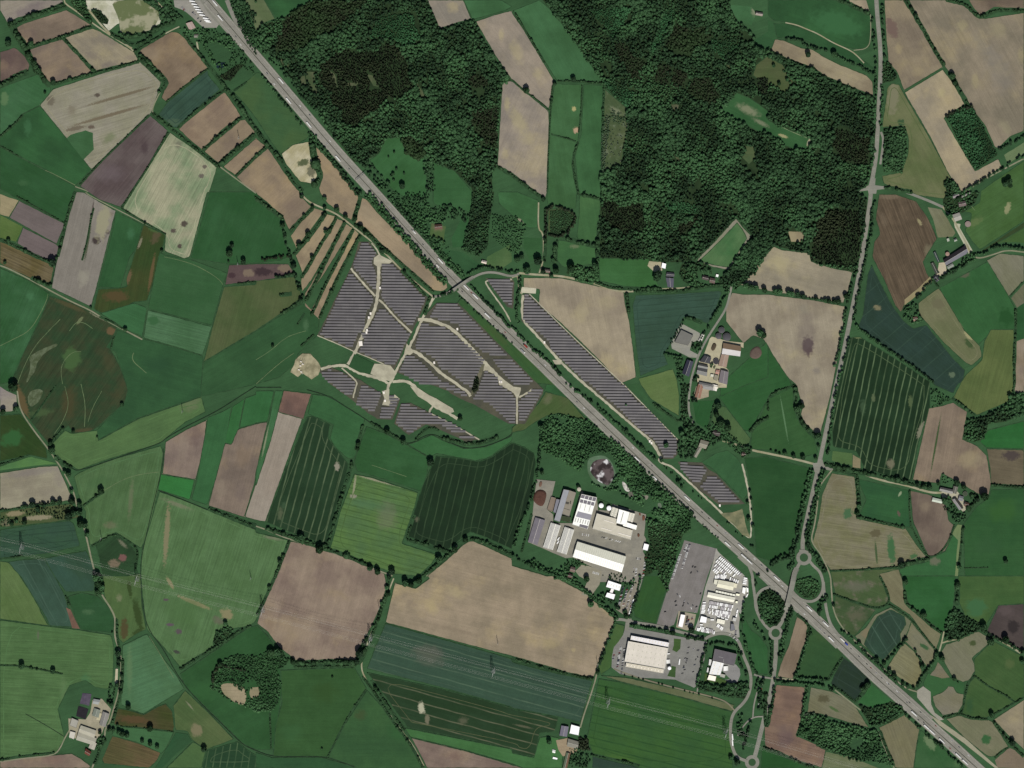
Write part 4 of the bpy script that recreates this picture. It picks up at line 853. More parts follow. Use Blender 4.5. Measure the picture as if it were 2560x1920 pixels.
for q, w_ in (('@01 1155,1390 1140,1430 1160,1475 1215,1520 1265,1565', 1.6), ('@01 1420,560 1640,610 1800,690 1900,760 1925,800', 1.2), ('@00 390,1470 500,1520 650,1600', 1.5), ('@01 0,1330 120,1270 240,1210 310,1120 400,950 415,880', 1.2), ('@01 150,1659 210,1500 300,1330 440,1180 520,1100', 1),
              ('@01 600,1200 660,1120 730,1130 800,1180', 1.2), ('@02 700,0 740,180 730,370', 1.2), ('@02 560,20 600,180 540,330 470,430', 1), ('@02 880,60 800,200 760,330', 1), ('@02 720,1040 900,920 1050,830 1200,780 1370,760', 1.2), ('@01 540,1659 520,1500 620,1380 700,1380', 1),
              ('@11 0,1450 130,1370 260,1250 430,1200', 1), ('@11 0,1659 200,1480 330,1390', 1.2), ('@31 1740,0 1720,60 1770,140 1790,160', 1.2), ('@03 1290,520 1400,700 1500,880', 1.2), ('@12 1000,700 1180,760 1300,800', 1)):
    track('wheel_track', q, w_, DRY)
# farm and industrial yards
yard('yard', '@B 270,-10 575,20 520,260 440,480 540,560 540,700 900,700 960,250 1010,170 1050,230 1250,290 1270,500 1500,390 2050,560 2020,900 2050,960 2000,1160 2060,1290 1950,1659 1260,1659 1300,1540 1180,1420 1100,1380 860,1260 740,1270 130,1010 200,600 230,300', '#858073', '#7a766a')
yard('grass_plot', '@B 440,480 520,260 590,300 560,450 520,520', '#7c6e60')
yard('grass_plot', '@B 1270,300 1500,390 1490,470 1400,500 1270,480', '#2f4f33')
yard('yard', '@B 900,1480 1000,1380 1120,1400 1330,1480 1310,1640 1290,1700 1150,1900 1000,1870 1100,1640 960,1560', '#86806f')
yard('car_park', '@23 1170,-20 1130,0 1060,230 1010,400 960,330 900,290 960,200 1060,60', '#7e786c', '#878070')
yard('yard', '@22 1490,1350 1775,1425 1690,1659 @23 1690,0 1600,320 1440,300 1400,420 1360,440 1250,415 1380,0 @22 1385,1659', '#6c6b68', '#737270', streak=.12, ang=70)
yard('yard', '@C 1280,260 1320,330 1390,400 1840,800 1960,930 1970,1240 1900,1330 1850,1500 1800,1659 @D 1760,760 1780,900 1760,1100 1780,1300 1700,1320 1500,1200 1240,1240 820,1150 930,830 940,700 1060,200 @C 1120,880 1230,500', '#9a968a', '#8d8a84', amp=.3)
yard('car_park', '@D 480,740 850,815 790,1130 660,1160 430,1090', '#8d8573', '#958b79')
yard('yard', '@E 350,40 440,50 1130,180 1480,250 1440,500 1340,850 1300,880 1040,770 560,740 280,690 160,600 165,450 190,320 260,240 320,150', '#7c7a74', '#75736e', amp=.5)
yard('grass_plot', '@E 1020,200 1120,210 1110,340 1060,390 1000,360 1020,290', '#38572f')
yard('grass_plot', '@E 990,580 1050,590 1040,740 930,720', '#355430')
yard('yard', '@E 1560,500 1880,560 1930,620 1940,700 1900,800 1860,860 1720,850 1700,780 1800,760 1680,640 1500,690', '#807e7b')
yard('grass_plot', '@E 1450,680 1620,740 1760,790 1730,830 1440,790', '#3d5a30')
yard('yard', '@F 440,85 900,330 900,500 700,560 650,760 850,870 820,950 640,940 200,720 180,600 300,300', '#84827a', '#8b897c')
yard('yard', '@F 1150,470 1200,420 1600,530 2000,570 2000,700 1900,660 1470,580 1450,850 1400,1150 1560,1200 1620,1260 1570,1700 1400,1700 830,1560 860,1070 1000,880', '#a8a186', '#a39a80')
yard('yard', '@G 680,1180 830,1160 880,1420 640,1540 500,1620 480,1560 560,1480 700,1420 650,1350', '#aa9f88')
yard('yard', '@G 1060,180 1220,200 1200,300 1500,830 1520,870 1400,960 1300,700 1080,290', '#a5a38c')
yard('yard', '@32 1490,930 1640,930 1690,1000 1740,1040 1690,1110 1590,1010 1510,1000', '#a09a85')
yard('yard', '@03 800,1070 880,1060 960,1150 940,1230 900,1310 880,1360 830,1410 600,1400 590,1230 740,1240 780,1180', '#98907a', '#8a846f')
yard('yard', '@23 380,1420 480,1400 590,1430 560,1520 440,1560 400,1500', '#8f7f67')
yard('yard', '@22 1590,20 1830,0 1700,60 1700,110 1560,150', '#9a8f7a', '#8a7f6a')
yard('yard', '@00 1500,0 1800,0 1905,190 1870,240 1760,240 1640,130 1590,90 1510,60', '#87837a')
yard('gravel_area', '@33 1285,990 1340,952 1405,1000 1410,1110 1440,1180 1520,1240 1480,1250 1400,1180 1290,1050', '#8d897c')
yard('gravel_area', '@33 1400,1200 1500,1260 1700,1400 1990,1659 1960,1659 1700,1450 1480,1290', '#8a8c78')
# ------------------------------------------------------- roads
def asphalt(c, streak=.15, ang=0):
    return field_mat(c, None, ang, streak, size=40, con=.6, fine=.08)
LANE = asphalt('#878379'); ROADM = asphalt('#828075'); PATHM = field_mat('#6c7659', '#7c7e66', 0, .1, size=25); PALE = field_mat('#97937b', '#858468', 0, .1, size=20)
SHOULD = asphalt('#8a877b')
WHITE = flat('#b9b9ae', .6)
HIN = field_mat('#3b4036', '#4d4d43', 0, .1, size=15)
MWAY = '@00 1893,-90 1893,0 @10 0,492 340,892 700,1318 1015,1659 @11 1370,398 1745,806 @21 0,1244 200,1434 428,1659 @22 640,206 1000,550 1290,822 1590,1104 1950,1420 @33 230,205 600,555 900,850 1170,1085 1560,1435 1800,1655 1960,1800'
MWAY = MWAY.replace('@00 1893,-90 1893,0 @10', '@10 -420,0')
mw = P(MWAY)
# slip lanes beside the motorway
ribbon('slip_lane', P('@10 30,560 @00 2160,480 2060,380 1980,290 1900,200 1830,140 1740,0'), 6, ROADM)
ribbon('slip_lane', P('@00 2130,330 2030,180 1960,0'), 9, ROADM)
ribbon('slip_lane', P('@22 1960,1485 2040,1560 2150,1640 @33 0,60 120,175 230,275 420,445 600,615'), 9, ROADM)
ribbon('slip_lane', P('@33 600,500 700,590 850,725 1050,905 1250,1075 1420,1235'), 6, LANE)
ribbon('slip_lane', P('@33 -100,-30 0,60 180,235'), 7, ROADM)
ribbon('motorway', mw, 24.6, SHOULD, step=10); Z = LASTZ[0]
for sgn in (1, -1):
    ribbon('carriageway', mw, 8.2, LANE, Z + .006, off=sgn * 5.7, step=10)
    dashes('lane_marking', mw, sgn * 5.7, .18, Z + .012, WHITE)
    ribbon('edge_line', mw, .2, WHITE, Z + .013, off=sgn * 9.9, step=10)
ribbon('median_strip', mw, 1.6, HIN, Z + .008, step=10, jit=.2)
TOP[line_mask(resample(mw, 3), 28)] = Z + .02
def road(s, w=5.5, mat=None, name='road', line=False, **kw):
    o = ribbon(name, P(s), w, mat or ROADM, **kw)
    if line: dashes('lane_marking', P(s), 0, .15, LASTZ[0] + .008, WHITE, 4, 8)
    return o
NS1 = '@30 935,-20 942,100 955,250 970,400 975,600 958,900 948,1120 935,1350 910,1500 893,1600 @31 885,60 865,200 845,340 800,640 750,900 700,1150 650,1400 590,1659 @32 520,320 440,700 350,1100 298,1340 300,1440'
road(NS1, 9, line=True)
NSW = '@32 270,1540 230,1659 @33 215,0 185,180 145,330 105,420 85,450'
road('@33 70,540 68,700 45,900 15,1050 @23 2200,1150 2155,1330 2115,1500 2095,1570', 9, line=True)
road('@22 1980,1470 2040,1550 2080,1659 @23 2075,0 2090,120 2110,270 2150,380 2212,455 @33 20,465', 6)
road('@33 60,110 20,95 @23 2200,100 2140,130 2100,195 2105,280 2150,380', 6)
road('@33 200,120 250,180 300,212 370,225 430,200 470,140 480,60 450,-40 @32 400,1580 350,1520', 6)
road('@33 478,50 490,200 512,340 550,440 650,560 700,600', 6)
for s, ro, ri in (('@32 310,1500', 66, 36), ('@33 66,492', 62, 36), ('@23 2075,1610', 62, 32)):
    (cx, cy), = P(s)
    cir = lambda r: [(cx + r * math.cos(t * math.pi / 24), cy + r * math.sin(t * math.pi / 24)) for t in range(48)]
    sheet('roundabout', cir(ro / 4), ROADM, amp=0)
    mb = MB(); mb.disc(cx, cy, ri / 4, 0, LASTZ[0] + .12); o = mb.build('roundabout_island', flat('#2f5237')); o['kind'] = 'structure'
road('@32 270,1440 330,1440 345,1480', 5)
road('@30 780,1645 900,1628 1010,1618 1140,1640 @31 1270,30 1400,80 1510,130', 5.5)
sheet('road', P('@30 885,1540 930,1540 925,1600 1020,1612 1020,1632 940,1640 @31 935,15 870,15 @30 860,1635 780,1650 870,1600'), ROADM, amp=0)
road('@31 1510,130 1600,230 1640,310 1690,400 1730,480 1750,530', 4, PALE)
road('@31 1750,530 1810,580 1950,540 2060,500 2212,520', 3, PATHM)
road('@30 1700,1659 1850,1560 2000,1480 2212,1370', 3, PATHM)
road('@22 1820,490 1900,510 2060,570 2212,600 @32 0,600 240,650 430,700 560,742 800,765 960,830 1180,870 1400,940 1500,940', 4.5, PALE)
sheet('road', P('@32 385,685 430,680 470,650 480,690 570,730 545,750 500,740 460,720 440,760 400,760'), ROADM, amp=0)
road('@32 550,745 500,810 450,870 432,980 420,1100 400,1230 370,1340 400,1400 450,1460 500,1560 540,1659 @33 545,80 560,300 640,450 800,610 980,780 1100,900 1210,980 1290,1000', 3, PATHM, name='path')
road('@33 1520,480 1500,580 1480,650', 3, PALE, name='path'); road('@33 1500,580 1560,560 1640,545', 3, PALE, name='path')
road('@33 1880,480 1980,545 2100,610 2180,665', 3.5, PALE)
road('@33 580,985 700,1080 800,1160', 3, PATHM, name='path'); road('@33 960,1340 1000,1470 1090,1659', 3, PATHM, name='path')
road('@33 30,885 120,888 220,895', 3, PALE)
road('@30 150,195 250,215 330,250 430,290 560,370 700,430 760,470 830,545', 2.5, PALE, name='path')
road('@30 885,120 890,300 870,420 740,435', 2, PATHM, name='path')
road('@30 975,1140 1000,1200 985,1320 970,1420', 5, ROADM)
# lane across the motorway bridge towards the hamlet
road('@21 60,700 170,712 320,720 450,730 600,765 720,790 820,830 900,850 980,862 1150,850 1300,840 1480,832 1560,822', 4.5, PALE)
road('@11 -30,1590 @00 1150,430 1200,500 1340,610', .1, PATHM, name='path') if 0 else None
road('@21 230,90 225,320 262,345 275,420 270,600 235,700', 3, PALE, name='path')
road('@21 1900,800 1880,900 1850,1010 1780,1120 1700,1240 1640,1350 1600,1440 1560,1570 1540,1659 @22 1525,150 1530,260 1570,340', 4.5, ROADM)
road('@11 2212,740 @21 55,715 60,860 90,880', 3.5, PALE)
# western lanes
road('@00 1150,430 1280,560 1350,640 1440,720 1385,790 1330,900 1310,980 1400,1060 1500,1130 1700,1290 1900,1440 2060,1560 2212,1670', 2.5, PATHM, name='path')
road('@00 770,90 850,190 930,275 1030,350 1140,420', 4, PALE, name='path')
road('@00 555,0 560,30 650,90 820,215 930,290 1120,410 1150,440', 3, PALE, name='path')
road('@00 1340,0 1400,60 1495,175', 3, PALE, name='path')
road('@00 1550,230 1480,262 1320,350 1240,400 1160,440', 2.5, PALE, name='path')
road('@00 1700,360 1720,470 1780,560 1950,760 2050,880 2130,990 2212,1110 @10 130,1290 270,1480 390,1659 @11 400,30 450,80 530,120 680,180 760,235 900,350 1060,470 1270,690 1400,800 1530,905', 3.5, PALE)
road('@11 1220,1540 1150,1560', .1) if 0 else None
road('@00 650,1612 780,1659 @01 720,0 860,75 1040,165 1250,275 1430,365', 2, PATHM, name='path')
road('@01 0,635 60,655 250,750 430,850 620,950 780,1020 900,1100 1050,1180 1230,1275', 3, PATHM, name='path')
road('@02 150,60 170,220 290,400 410,550 470,640 540,740 600,860 640,940 670,1080', 3, PATHM, name='path')
road('@02 725,1230 760,1380 800,1560 830,1659 @03 860,120 890,180 960,280 1000,370 990,480 1000,560 1040,650 1050,800 1040,900 1020,1030 980,1160 940,1280 905,1330 910,1370 870,1460 820,1600 795,1659', 3.5, PATHM)
road('@03 600,1330 560,1400 520,1490 470,1550 200,1575 0,1605', 2.5, PATHM, name='path')
road('@12 -60,1210 70,1250 280,1340 520,1410 760,1490 1000,1590 1180,1659', 3, PATHM, name='path')
road('@12 1470,1659 1560,1560 1670,1470 1760,1370 1830,1330 1950,1370 2100,1440', 3, PATHM, name='path')
road('@13 1190,20 1150,120 1080,300 1000,480 950,620 900,780 950,900 1080,1090 1250,1330 1350,1450 1450,1640', 3, PALE, name='path')
road('@23 740,760 730,870 680,1030 620,1200 590,1310', 3, PATHM, name='path')
# business park streets
road('@23 1125,0 1090,130 1030,260 1010,340 1030,395', 5, ROADM)
road('@23 900,375 960,375 1040,400 1240,425 1400,470 1480,490 1560,510 1670,545', 6, ROADM)
road('@23 1000,400 990,470', 9, ROADM)
road('@23 1670,545 1700,520 1800,490 1900,510 1960,560 2000,690 2050,800 2070,900 2050,1020 2000,1100 1920,1170 1890,1250 1885,1400 1915,1520 1950,1570 2030,1600', 6.5, ROADM)
road('@23 2090,850 2140,870 2212,880', 4, ROADM)
road('@33 0,880 30,885', 4, ROADM)
road('@23 1920,1160 1860,1090 1760,1050 1300,940 1000,850 880,800', 3, field_mat('#77705c', '#6b694f'), name='path')
road('@23 2080,1230 2090,1100 2130,960', 3, ROADM, name='path'); road('@23 2200,1215 2080,1215 2000,1290 1950,1380', 3, ROADM, name='path')
road('@23 1600,1000 1620,860 1680,600', 3, ROADM)
road('@30 630,420 750,540', .1) if 0 else None
# ditches and streams: narrow dark channels with rank grass
DITCH = field_mat('#182c1c', '#22382a', 0, .1, size=10)
for s in ('@02 2212,20 2100,90 1870,240 1640,350 1430,470 1390,510 1100,610 680,755 620,730 540,660', '@02 1410,560 1415,650 1370,860 1300,1150 1220,1500 1215,1659 @03 1225,200 1270,450 1420,640 1530,860 1700,1070 1970,1330 2100,1460 2212,1510 @13 130,1558 300,1560 560,1555 700,1590 850,1650',
          '@02 1370,920 1600,1010 1800,1090 2212,1255', '@01 640,0 560,290 510,520 440,810', '@02 270,320 480,20', '@03 220,1190 400,1290 560,1390', '@12 0,30 220,30', '@12 440,50 620,100 780,200 940,300 1050,380 1250,500 1340,520 1450,450 1540,430 1640,490 1800,560 1950,550 2100,500 2212,440 @22 0,420'):
    track('stream', s, 1.6, DITCH, jit=.3)
# ------------------------------------------------------- water
WATER = NT('water'); WATER.b.inputs['Roughness'].default_value = .12; WATER.b.inputs['Specular IOR Level'].default_value = .5
WATER.out(WATER.mix(WATER.ramp(WATER.noise(.05, 4), .4, .65), lin('#4f5c3e'), lin('#5f6a4a')))
w2 = NT('silty_water'); w2.b.inputs['Roughness'].default_value = .3
w2.out(w2.mix(w2.ramp(w2.noise(.025, 4), .5, .6), lin('#5a6847'), lin('#8a8e76')))
sheet('quarry_lake', round_poly(P('@00 950,0 1330,0 1385,130 1340,230 1240,285 1100,295 1040,270 1030,180 1000,100')), w2.m, amp=1.2)
w3 = NT('pond_water_painted_glint'); w3.b.inputs['Roughness'].default_value = .2
w3.out(w3.mix(w3.ramp(w3.noise(.05, 3), .54, .66), w3.mix(w3.ramp(w3.noise(.06, 3), .4, .6), lin('#332c2b'), lin('#5a4f4e')), lin('#c9c5c4')))  # pale noise patches paint the white glint into the dark water colour
sheet('grass_plot', round_poly(P('@22 650,640 760,610 840,635 910,780 860,860 820,900 700,850 650,760')), field_mat('#3f5a40', '#55705a'), amp=1)
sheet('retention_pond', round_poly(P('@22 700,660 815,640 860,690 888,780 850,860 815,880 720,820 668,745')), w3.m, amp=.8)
w4 = NT('shallow_water'); w4.b.inputs['Roughness'].default_value = .3; w4.out(w4.mix(w4.ramp(w4.noise(.2, 2), .4, .6), lin('#8f928c'), lin('#c4c6c0')))
sheet('pond', round_poly(P('@22 945,840 975,850 1020,915 1010,935 970,920')), w4.m, amp=.5)
for s, c in (('@22 1010,930 1060,935 1050,970 1020,980 1000,955', '#66695f'), ('@22 1115,950 1160,940 1185,975 1160,1005 1120,995', '#7b7766'), ('@22 1255,1025 1290,1030 1295,1080 1265,1085', '#5f6f5f')):
    sheet('pond', round_poly(P(s)), field_mat(c), amp=.5)
w5 = NT('dark_water'); w5.b.inputs['Roughness'].default_value = .15; w5.out(lin('#1c2b30'))
sheet('pond', round_poly(P('@00 1860,540 1975,540 1910,600 1865,585')), w5.m, amp=.5)
# ---------------------------------------------------------------- woods
HOLE1 = P('@10 1100,20 1180,20 1185,60 1150,90 1110,60')
DARK1 = P('@10 640,500 750,420 870,470 1200,370 1280,520 1350,760 1180,870 940,1000 860,1080 780,1060 680,930 560,700 540,540')
RUST1 = P('@10 300,100 480,15 960,0 930,60 740,190 640,250 400,400 170,440 180,330')
RUST2 = P('@10 1250,1200 1330,1180 1440,1250 1500,1240 1470,1330 1400,1390 1300,1330')
RUST3 = P('@10 1820,700 1900,640 1990,650 2000,740 1900,770')
RUST4 = P('@10 1870,950 2090,930 2080,1290 1980,1240 1860,1060')
BR1 = P('@10 1060,130 1350,120 1420,340 1300,400 1200,350 980,330')
wood('mixed_woodland', W1, 'mix', holes=[HOLE1, DARK1, RUST1, RUST2, RUST3, RUST4, BR1] + GLADE, label='large mixed wood northeast of the motorway', dens=.97)
wood('spruce_stand', DARK1, 'dark', sp=5.2, rmin=2.2, rmax=3.4, kind='spruce', holes=GLADE, label='dark almost black spruce stand inside the northern wood', dens=.97)
wood('mixed_woodland', RUST1, 'rust', label='brownish dark part of the northern wood beside the top edge', sp=5.8, rmin=2.4, rmax=4)
wood('mixed_woodland', RUST2, 'rust', label='rusty brown clump reaching into the meadow below the northern wood', sp=5.8, rmin=2.4, rmax=4)
wood('mixed_woodland', RUST3, 'rust', label='small round rusty clump in the northern wood', sp=5.8, rmin=2.4, rmax=4)
wood('mixed_woodland', RUST4, 'rust', label='rusty brown eastern edge of the northern wood', sp=6, rmin=2.6, rmax=4.4)
wood('young_woodland', BR1, 'bright', label='pale green young plantation in the northern wood', sp=5, rmin=2, rmax=3.2)
wood('mixed_woodland', P('@11 1870,0 2060,0 2020,240 2000,470 1930,560 1780,500 1840,230'), 'mix', label='narrow southern tongue of the northern wood', sp=5.6, rmin=2.4, rmax=4)
# second, eastern forest
D2 = [P(s) for s in ('@20 880,375 960,370 1160,560 1120,690 1050,690 940,530', '@20 1260,560 1390,560 1340,740 1230,700', '@20 1400,600 1520,620 1480,780 1370,740', '@20 1570,680 1700,670 1800,860 1700,900 1510,800', '@20 1420,210 1660,230 1720,320 1560,470 1330,410 1370,280', '@20 2120,680 2212,670 2212,830 2110,780',
                     '@31 480,170 620,150 800,180 790,480 740,640 600,640 370,580 400,400 430,250')]
SPR = [P(s) for s in ('@21 770,70 1100,110 1180,300 1000,380 780,230', '@21 1440,290 1640,170 1600,260 1450,370', '@30 590,1110 900,1180 850,1420 640,1380 560,1240')]
BR2 = [P(s) for s in ('@20 660,80 1040,60 870,370 780,220', '@20 1330,80 1440,60 1360,220 1280,400 1160,560 1180,440', '@20 780,690 1060,800 1000,940 800,750', '@21 1330,60 1640,120 1620,190 1440,180 1380,200 1310,90', '@20 1720,330 1990,380 1850,530 1720,420')]
CLR = [P(s) for s in ('@20 1760,985 1860,900 1940,800 2060,850 2212,960 @30 0,1040 200,1130 375,1200 360,1250 310,1312 150,1260 0,1180 @20 2212,1190 2080,1110 1900,1020', '@31 175,340 330,342 340,430 200,430', '@20 2110,560 2212,480 @30 0,490 130,560 230,720 150,795 0,740 @20 2080,650', '@20 2000,1270 2090,1240 2100,1360 2050,1420 1990,1360', '@20 1400,1340 1480,1380 1450,1420', '@20 1360,900 1440,900 1430,960 1370,950', '@20 1850,560 1900,570 1880,600')]
wood('mixed_woodland', W2, 'mix', sp=6.4, holes=D2 + SPR + BR2 + CLR, label='large mixed forest west of the north to south road', dens=.97)
for i, d in enumerate(D2):
    wood('mixed_woodland', d, 'rust' if i < 5 else 'dark', sp=5.4, rmin=2.3, rmax=3.7, kind='spruce' if i == 6 else 'broad', label='dark brown block %s of the eastern forest' % ('at the heart', 'left of the ride', 'between two rides', 'right of the ride', 'near the top', 'by the clearing', 'beside the straight road')[i])
for i, d in enumerate(SPR):
    wood('spruce_stand', d, 'dark', sp=5, rmin=2, rmax=3.2, kind='spruce', label='dark conifer stand %s' % ('above the long meadow', 'on the south slope', 'left of the lay-by')[i])
for i, d in enumerate(BR2):
    wood('young_woodland', d, 'bright', sp=4.4, rmin=1.7, rmax=2.9, label='bright green young trees %s' % ('beside the northern meadow', 'along the ride', 'below the northern meadow', 'south of the forest heart', 'left of the house clearing')[i])
wood('young_woodland', P('@30 1540,1012 1640,965 1725,925 1770,935 1860,1090 1960,1290 1985,1340 1790,1472 1700,1330'), 'bright', sp=4.6, rmin=2, rmax=3.2, label='rectangular bright green plantation amid tan fields')
belt('tree_belt', P('@30 1545,1000 1640,950 1760,915'), 6, 'dark', label='dark northern edge of the rectangular plantation')
wood('mixed_woodland', P('@30 1000,1110 1190,1100 1200,1300 1160,1490 1000,1490 1000,1300'), 'mix', sp=5.6, rmin=2.4, rmax=4, label='small wood right of the lay-by')
wood('mixed_woodland', P('@30 990,540 1050,530 1115,670 1080,700 990,720'), 'mix', sp=5.4, rmin=2.4, rmax=4, label='triangular thicket right of the north road')
POND = P('@22 650,600 760,590 860,620 930,780 880,850 820,920 660,860 610,760')
PITS = P('@22 930,820 985,820 1040,920 1070,930 1060,990 1000,985 930,890')
PIT2 = P('@22 1100,935 1200,930 1215,1030 1330,1030 1320,1110 1190,1110')
wood('mixed_woodland', P('@22 230,380 300,290 350,255 420,250 640,310 700,350 960,560 1060,660 1280,880 1400,1000 1560,1130 1520,1290 1400,1260 1250,1150 1170,1100 1020,1000 900,930 830,940 700,880 600,760 400,640 240,560'), 'broad', sp=5.4, rmin=2.2, rmax=3.8, holes=[POND, PITS, PIT2], label='wood round the pond between motorway and factory', dens=.97)
wood('mixed_woodland', P('@22 1160,1150 1260,1180 1480,1290 1370,1659 @23 1340,150 1300,60 1260,0 @22 1270,1600 1150,1659 1140,1500 1190,1380'), 'broad', sp=6.2, rmin=2, rmax=3.6, dens=.85, label='overgrown strip between factory and asphalt lot')
wood('mixed_woodland', P('@33 0,110 60,130 140,220 150,280 100,400 40,430 0,425 @23 2190,420 2130,300 2130,200 2180,130'), 'mix', sp=5.4, rmin=2.4, rmax=3.9, label='trees inside the western slip road loop')
wood('mixed_woodland', P('@33 245,40 330,10 430,40 450,120 400,195 310,185 240,120'), 'broad', sp=5, rmin=2, rmax=3, label='trees inside the eastern slip road loop', h=.9)
wood('mixed_woodland', P('@33 290,1190 440,1200 680,1285 860,1320 950,1345 1000,1480 1080,1659 960,1620 740,1590 560,1520 480,1470 250,1380'), 'broad', sp=5.8, rmin=2.5, rmax=4.2, holes=[P('@33 720,1400 800,1400 860,1450 780,1500 720,1480')], label='wood by the power line in the southeast')
wood('scrub', P('@33 270,1190 400,1180 420,1270 330,1290'), 'grey', sp=4, rmin=1.4, rmax=2.3, label='grey leafless thicket at the wood corner')
wood('mixed_woodland', P('@33 1530,550 1525,440 1570,330 1610,270 1680,330 1750,370 1830,400 1860,450 1800,480 1720,520 1640,550'), 'mix', sp=5.4, rmin=2.4, rmax=4, label='triangular copse in the southeastern meadows')
wood('mixed_woodland', P('@32 1700,480 1690,420 1720,310 1850,285 2080,170 2080,110 2212,75 2212,250 2060,320 1900,345 1870,470 1800,500'), 'mix', sp=6, rmin=2.8, rmax=4.6, label='curving dark wood at the eastern edge')
wood('mixed_woodland', P('@32 1410,20 1580,130 1560,170 1410,210'), 'mix', sp=6, rmin=1.8, rmax=3.2, dens=.75, label='thicket at the corner of the dark crop field')
HC = [P('@03 1900,930 2060,930 2130,990 2120,1130 2020,1090 1920,1010'), P('@03 2160,960 2212,960 @13 30,950 20,1060 0,1060 @03 2160,1050')]
wood('mixed_woodland', P('@03 1810,980 1840,850 1900,740 2030,675 2212,690 @13 120,650 200,640 310,740 180,820 220,930 205,1080 130,1170 0,1180 @03 2140,1140 2000,1090 1870,1000'), 'broad', sp=4.8, rmin=2, rmax=3.5, holes=HC, label='pale green copse round two bare sandy hollows', h=1.0)
belt('tree_belt', P('@03 1840,950 1840,840 1900,760 2030,800 2180,830'), 8, 'dark', label='dark western rim of the sandy hollow copse', dens=.7)
wood('sandy_hollow_ground', [(0, 0)] * 3) if 0 else None
sheet('sand_ground', round_poly(HC[0]), field_mat('#8d8168', '#7c745a'), amp=1.5); sheet('sand_ground', round_poly(HC[1]), field_mat('#8d8168', '#7c745a'), amp=1.5)
wood('mixed_woodland', P('@03 1840,540 1870,480 1960,435 2020,455 1960,560 1860,600'), 'mix', sp=4.5, rmin=1.8, rmax=3, label='small oval thicket beside the hedge', dens=.9)
wood('mixed_woodland', P('@33 780,1110 900,1140 1060,1090 1160,1120 1180,1180 1060,1270 960,1290 880,1290'), 'mix', sp=5.6, rmin=2, rmax=3.6, dens=.85, label='thicket below the small green meadow by the motorway')
wood('mixed_woodland', P('@23 1620,900 1700,940 1830,940 1940,920 2030,910 2045,960 2010,1060 1900,1050 1750,1010 1610,980'), 'mix', sp=6, rmin=3, rmax=4.6, label='trees south of the solar roofed hall')
wood('mixed_woodland', P('@00 1230,0 1330,0 1440,110 1490,170 1400,200 1380,110'), 'mix', sp=5.4, rmin=2.3, rmax=3.8, label='trees east of the quarry lake')
wood('mixed_woodland', P('@00 600,0 740,0 750,80 800,180 790,210 640,70'), 'broad', sp=5, rmin=2, rmax=3.5, label='trees west of the quarry lake')
wood('mixed_woodland', P('@00 790,90 850,80 940,170 930,210 860,190'), 'mix', sp=5, rmin=2, rmax=3.2, label='small clump beside the quarry entrance')
wood('mixed_woodland', P('@00 1380,0 1480,0 1510,100 1590,160 1500,170'), 'mix', sp=5, rmin=2, rmax=3.2, label='trees between quarry and rest area')
wood('mixed_woodland', P('@00 1550,250 1760,240 1900,250 2010,330 2140,480 2200,560 2200,650 2060,560 1900,640 1860,560 1820,540 1760,420 1650,330'), 'broad', sp=6.5, rmin=2, rmax=3.8, dens=.62, holes=[P('@00 1800,380 1920,370 2000,480 1960,540 1860,520')], label='loose trees south of the rest area')
wood('mixed_woodland', P('@00 1900,660 2050,560 2110,560 1990,700 1930,690'), 'dark', sp=4.6, rmin=1.8, rmax=2.8, kind='spruce', label='dark rows of young conifers by the rest area')
wood('mixed_woodland', P('@00 1990,0 2212,0 2212,480 2080,280'), 'mix', sp=5.4, rmin=2.2, rmax=3.8, dens=.9, holes=[P('@00 2150,0 2212,0 2212,110 2160,100')], label='wood right of the motorway at the top edge')
SC = P('@11 2030,200 2212,200 @21 60,370 60,480 0,540 @11 2060,420')
wood('scrub', P('@11 2040,200 2212,210 @21 0,180 130,300 100,380 80,500 20,540 0,540 @11 2100,450 2030,380'), 'broad', sp=5, rmin=1.3, rmax=2.6, dens=.75, label='bushy slope above the hamlet')
wood('scrub', P('@11 1100,0 1200,0 1320,60 1480,60 1500,140 1600,180 1640,250 1500,280 1500,400 1600,480 1740,640 1800,700 1760,740 1200,100'), 'broad', sp=5.6, rmin=1.6, rmax=3.2, dens=.7, label='bushes between motorway and meadows')
wood('scrub', P('@20 780,1000 850,1000 830,1250 800,1500 770,1500 775,1200'), 'grey', sp=3.6, rmin=1, rmax=1.9, dens=.75, label='grey thorn scrub on the clearing edge')
wood('scrub', P('@20 860,940 990,1000 1000,1100 900,1080 850,1020'), 'grey', sp=4.4, rmin=.9, rmax=1.8, dens=.6, label='scattered grey bushes in the clearing')
wood('scrub', P('@20 820,1120 960,1120 950,1400 820,1450'), 'grey', sp=7, rmin=.9, rmax=1.7, dens=.35, label='sparse grey bushes in the southern clearing')
wood('mixed_woodland', P('@21 470,700 490,640 560,630 640,670 700,640 740,620 755,700 740,770 680,790 560,760'), 'broad', sp=5.6, rmin=3, rmax=4.6, label='round grove above the tan field')
wood('mixed_woodland', P('@21 1470,620 1640,600 1720,660 1730,710 1650,700 1600,660 1600,770 1660,800 1560,810 1480,770 1440,700'), 'mix', sp=5.8, rmin=2.2, rmax=4.2, dens=.85, label='trees round the farmhouse garden')
wood('mixed_woodland', P('@21 2080,380 2212,320 2212,520 2150,600 2060,720 1930,850 1890,800 1860,740 1880,660 1990,500'), 'mix', sp=5.8, rmin=2.8, rmax=4.6, label='tree belt along the lane to the biogas farm')
wood('mixed_woodland', P('@22 1450,310 1560,300 1600,380 1700,430 1850,330 1880,400 1820,470 1700,560 1600,640 1450,640 1420,600 1440,480'), 'mix', sp=6, rmin=2.4, rmax=4.5, dens=.8, holes=[P('@22 1620,470 1710,490 1660,620 1570,620'), P('@22 1420,330 1500,330 1440,420')], label='trees round the old farmstead')
